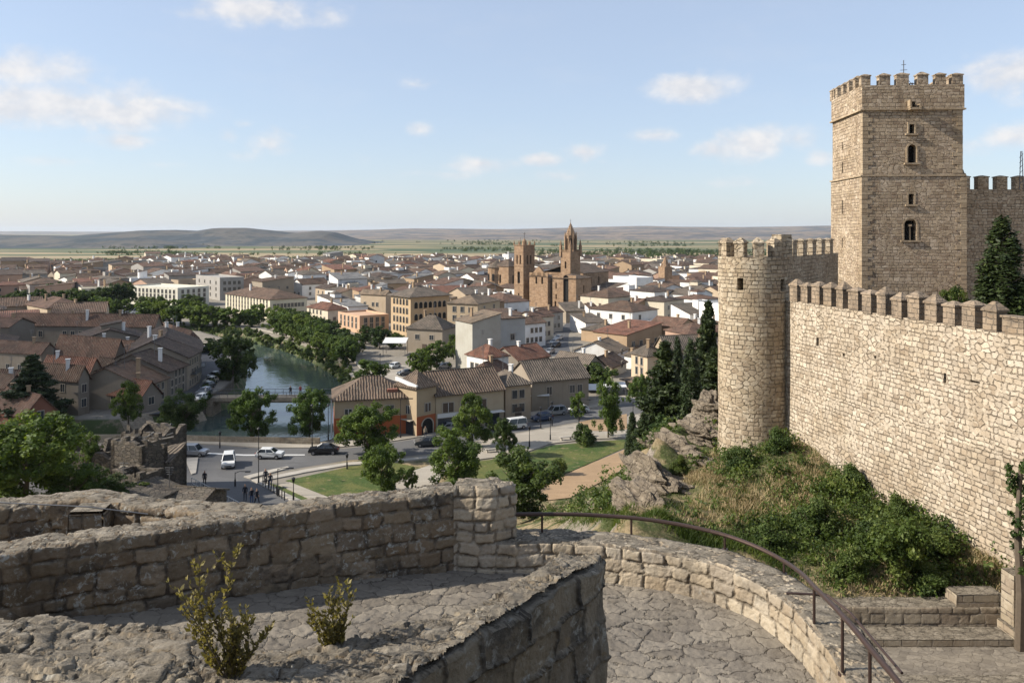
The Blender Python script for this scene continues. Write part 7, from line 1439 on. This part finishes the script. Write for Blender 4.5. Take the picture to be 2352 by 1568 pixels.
for a_ in [(594, 1110, 122, 'tall lamp at the junction corner of the park', 'x'), (717, 1030, 96, 'lamp on the river side of the road before the river tree', 'x'), (406, 1080, 82, 'left of two tall thin lamps beside the ruin', 'x'), (393, 1060, 82, 'lamp behind the left tall one beside the ruin', 'x'), (674, 1150, 42, 'short black lamp on the small lawn', 'park'), (638, 1140, 62, 'lamp with crossbar beside the small lawn', 'arm'), (920, 1006, 88, 'pale lamp column in front of the projecting middle block', 'arm'),
          (1264, 1012, 46, 'black park lamp in the middle of the plaza', 'park'), (1216, 1028, 40, 'park lamp on the left part of the plaza', 'park'), (1268, 978, 48, 'lamp on the far kerb of the plaza', 'park'), (1242, 985, 42, 'lamp at the far left of the plaza', 'park'), (1330, 970, 50, 'lamp beside the tiny street tree', 'arm'), (1454, 985, 58, 'lamp near the pair of cypresses', 'x'), (540, 1118, 32, 'small lamp at the inner kerb of the lower road', 'arm'), (797, 1078, 26, 'short lamp on the kerb by the broad park tree', 'park'), (873, 886, 70, 'white pole at the river end of the gardens', 'x'), (754, 1012, 78, 'dark pole on the corner left of the orange building', 'x'), (505, 1030, 30, 'short lamp on the river pavement', 'park')]: lamp(a_[0], a_[1], a_[2], a_[3], a_[4])
# people
def person_mesh(stride, seed):
    me = bpy.data.meshes.new('p'); s = stride
    v = [(0, 0, .95), (0, 0, 1.15), (0, 0, 1.38), (0, 0, 1.5), (0, 0, 1.62), (0, 0, 1.76), (.1, 0, .92), (.11, -s * .5, .5), (.11, -s, .06), (.11, -s - .14, .03), (-.1, 0, .92), (-.11, s * .45, .5), (-.11, s * .9, .06), (-.11, s * .9 - .14, .03), (.19, 0, 1.4), (.25, s * .4, 1.12), (.24, s * .2 - .1, .88), (.24, s * .2 - .13, .78), (-.19, 0, 1.4), (-.25, -s * .4, 1.12), (-.24, -s * .5, .88), (-.24, -s * .5 - .03, .78)]
    e = [(0, 1), (1, 2), (2, 3), (3, 4), (4, 5), (0, 6), (6, 7), (7, 8), (8, 9), (0, 10), (10, 11), (11, 12), (12, 13), (2, 14), (14, 15), (15, 16), (16, 17), (2, 18), (18, 19), (19, 20), (20, 21)]
    r = [.15, .14, .16, .06, .1, .08, .1, .07, .045, .04, .1, .07, .045, .04, .065, .045, .035, .035, .065, .045, .035, .035]
    me.from_pydata(v, e, []); o = bpy.data.objects.new('p', me); scene.collection.objects.link(o); md = o.modifiers.new('s', 'SKIN'); me.skin_vertices[0] if me.skin_vertices else None
    if not me.skin_vertices: 
        import bmesh
        bm = bmesh.new(); bm.from_mesh(me); bm.verts.layers.skin.verify(); bm.to_mesh(me); bm.free()
    for i, q in enumerate(me.skin_vertices[0].data): q.radius = (r[i], r[i] * .85); q.use_root = (i == 0)
    sb = o.modifiers.new('b', 'SUBSURF'); sb.levels = 1; dg = bpy.context.evaluated_depsgraph_get(); m2 = bpy.data.meshes.new_from_object(o.evaluated_get(dg)); bpy.data.objects.remove(o); return m2
CLO = {'white': (.6, .6, .58), 'dark': (.03, .03, .04), 'blue': (.06, .1, .22), 'red': (.35, .05, .04), 'beige': (.4, .33, .24)}
CM = {k: plain(k + '_cloth', v, .9) for k, v in CLO.items()}; CM['skin'] = plain('skin', (.45, .27, .18), .6); CM['hair'] = plain('hair', (.03, .02, .015), .8); CM['shoe'] = plain('shoe', (.03, .025, .02), .7)
base_p = [person_mesh(.0, 1), person_mesh(.28, 2)]
def person(x, y, rz, top, low, walk, label, Y=None, z=.1):
    p = G(x, y) if Y is None else W(x, y, Y)
    if Y is None: p.z = z
    me = base_p[walk].copy(); me.name = 'person'; me.materials.clear()
    for k in (top, low, 'skin', 'hair', 'shoe'): me.materials.append(CM[k])
    for f in me.polygons:
        c = f.center; f.material_index = 4 if c.z < .09 else (1 if c.z < .93 and abs(c.x) < .2 else (2 if c.z < .95 else (0 if c.z < 1.47 else (3 if c.z > 1.72 or (c.y > .02 and c.z > 1.58) else 2)))); f.use_smooth = True
    o = obj('person', me, None, p, R(rz)); tag(o, label, 'person', 'people in the town'); o.scale = (1.08, 1.08, 1.05)
PL = [(472, 914, 90, 'white', 'dark', 1, 'person in white top and dark trousers walking at the left end of the bridge', 145), (601, 912, 80, 'white', 'blue', 1, 'person in white top near the left part of the bridge', 145.5), (667, 905, 0, 'dark', 'dark', 0, 'person in dark clothes standing on the bridge left of the river tree', 146), (690, 907, 20, 'red', 'dark', 0, 'person in red top on the bridge', 146.5)]
for a_ in PL: person(a_[0], H0 + F * (CZ - .15) / a_[7], *a_[2:7], z=.12)
for a_ in [(563, 1150, 0, 'dark', 'dark', 0, 'person in black on the pavement beside the lower road, left of a small group'), (578, 1158, 30, 'dark', 'blue', 0, 'person in dark top in the small group by the lower road'), (590, 1160, 60, 'dark', 'dark', 1, 'person at the right of the small group by the lower road'), (610, 1112, 10, 'dark', 'dark', 0, 'person in black at the park railing near the junction'), (621, 1122, 10, 'dark', 'blue', 0, 'person in dark top further down the park railing'), (977, 1008, 40, 'beige', 'dark', 0, 'person waiting by the arched door of the orange building'), (868, 868, 0, 'dark', 'dark', 0, 'person in dark clothes on the riverside plaza'), (925, 866, 0, 'white', 'dark', 1, 'person in white walking on the riverside plaza'), (470, 1117, 0, 'dark', 'dark', 0, 'person in black beside the parked scooters'), (862, 862, 0, 'blue', 'dark', 1, 'person in blue by the white pole on the plaza'), (1090, 1005, 30, 'white', 'blue', 1, 'person in white top on the pavement before the shop fronts')]: person(*a_, z=.05)
# bollards along the park kerb, benches
for i in range(9):
    p = G(604 + i * 6.2, 1116 + i * 4.4); mb = MB(); mb.cyl((p.x, p.y, .1), .06, .06, .95, 8); mb.cyl((p.x, p.y, 1.05), .08, .03, .12, 8); solo('bollard', mb, M['black'], 'slim black bollard along the park kerb of the lower road', 'bollard', 'bollards')
for i, (x, y) in enumerate([(1190, 1032), (1130, 1040), (1350, 1004), (1300, 1012)]):
    p = G(x, y); b_ = thing('bench', (p.x, p.y, .14), 'stone bench at the ' + ['left', 'far left', 'right', 'middle right'][i] + ' of the plaza edge', 'bench', 'plaza benches'); mb = MB(); mb.box((p.x, p.y, .5), (1.9, .5, .1), .3); part('seat', mb, M['pave2'], b_)
    for s_ in (-1, 1): mb = MB(); mb.box((p.x + s_ * .7 * math.cos(.3), p.y + s_ * .7 * math.sin(.3), .14), (.15, .42, .36), .3); part('leg', mb, M['pave2'], b_)
# long cable crossing the left of the picture
mb = MB(); q0, q1, q2 = W(-30, 1152, 12.9), W(200, 1163, 13.0), W(340, 1180, 13.1); mb.tube([q0, q0.lerp(q1, .5), q1, q2], .012, 5); solo('cable', mb, M['metal'], 'thin cable lying over the low parapet at the far left', 'cable')
# unseen cloud added out of frame, its outline shaped to shade the left bank
def shade_cloud(poly, alt, label, seed):
    import bmesh
    k = alt / SUNV.z; c = Vector((sum(p[0] for p in poly) / len(poly), sum(p[1] for p in poly) / len(poly), 0)); rx = max(abs(p[0] - c.x) for p in poly); ry = max(abs(p[1] - c.y) for p in poly)
    bm = bmesh.new(); bmesh.ops.create_icosphere(bm, subdivisions=5, radius=1)
    for v in bm.verts: n_ = mnoise.noise(v.co * 2.2 + Vector((seed, 0, 0))) * .16 + mnoise.noise(v.co * 5) * .08; p = v.co * (1 + n_); v.co = Vector((p.x * rx, p.y * ry, p.z * 12 if p.z > 0 else p.z * 4))
    me = bpy.data.meshes.new('cloud'); bm.to_mesh(me); bm.free(); me.materials.append(M['cloud']); me.polygons.foreach_set('use_smooth', [True] * len(me.polygons)); o = obj('cloud', me, None, c + SUNV * k); tag(o, label, 'cloud')
M['cloud'] = plain('cloud_white', (.8, .8, .8), 1.); _t = NT.__new__(NT); _t.t = M['cloud'].node_tree; _b = [n_ for n_ in _t.t.nodes if n_.type == 'BSDF_PRINCIPLED'][0]; _b.inputs['Alpha'].default_value = .42    # part transparent, to soften the shade the added cloud casts
shade_cloud([(-165, 70), (-30, 70), (-53, 215), (-165, 215)], 330, 'unseen cloud added out of frame to cast shade on the left bank', 2)
# haze
HZ = bpy.data.materials.new('haze'); HZ.use_nodes = True; t = NT(HZ.node_tree); v_ = t.n('VolumePrincipled'); v_.inputs['Color'].default_value = (.80, .89, 1., 1); v_.inputs['Density'].default_value = HAZE = 3.6e-5; v_.inputs['Anisotropy'].default_value = .1; o_ = t.n('OutputMaterial'); t.put(o_.inputs['Volume'], v_.outputs[0])
mb = MB(); mb.prism([(-17000, -500, -8), (17000, -500, -8), (17000, 16500, -8), (-17000, 16500, -8)], [(-17000, -500, 110), (17000, -500, 110), (17000, 16500, 110), (-17000, 16500, 110)]); tag(obj('haze', mb.mesh('haze', [HZ])), 'thin bluish haze over the far plain', 'haze', kind='stuff')
# real-world albedo for the whole set under this exposure
for m in list(bpy.data.materials):
    if m.name.split('.')[0] in ('window_glass', 'dark_void', 'river_water', 'car_glass', 'haze', 'cloud_white') or m.node_tree is None: continue
    nt = m.node_tree
    for n_ in [n_ for n_ in nt.nodes if n_.type in ('BSDF_PRINCIPLED', 'BSDF_TRANSLUCENT')]:
        s_ = n_.inputs[0]; x = nt.nodes.new('ShaderNodeMix'); x.data_type = 'RGBA'; x.blend_type = 'MULTIPLY'; x.inputs[0].default_value = 1; x.inputs[7].default_value = (ALB, ALB, ALB, 1)
        if s_.is_linked: nt.links.new(s_.links[0].from_socket, x.inputs[6])
        else: x.inputs[6].default_value = s_.default_value
        nt.links.new(x.outputs[2], s_)
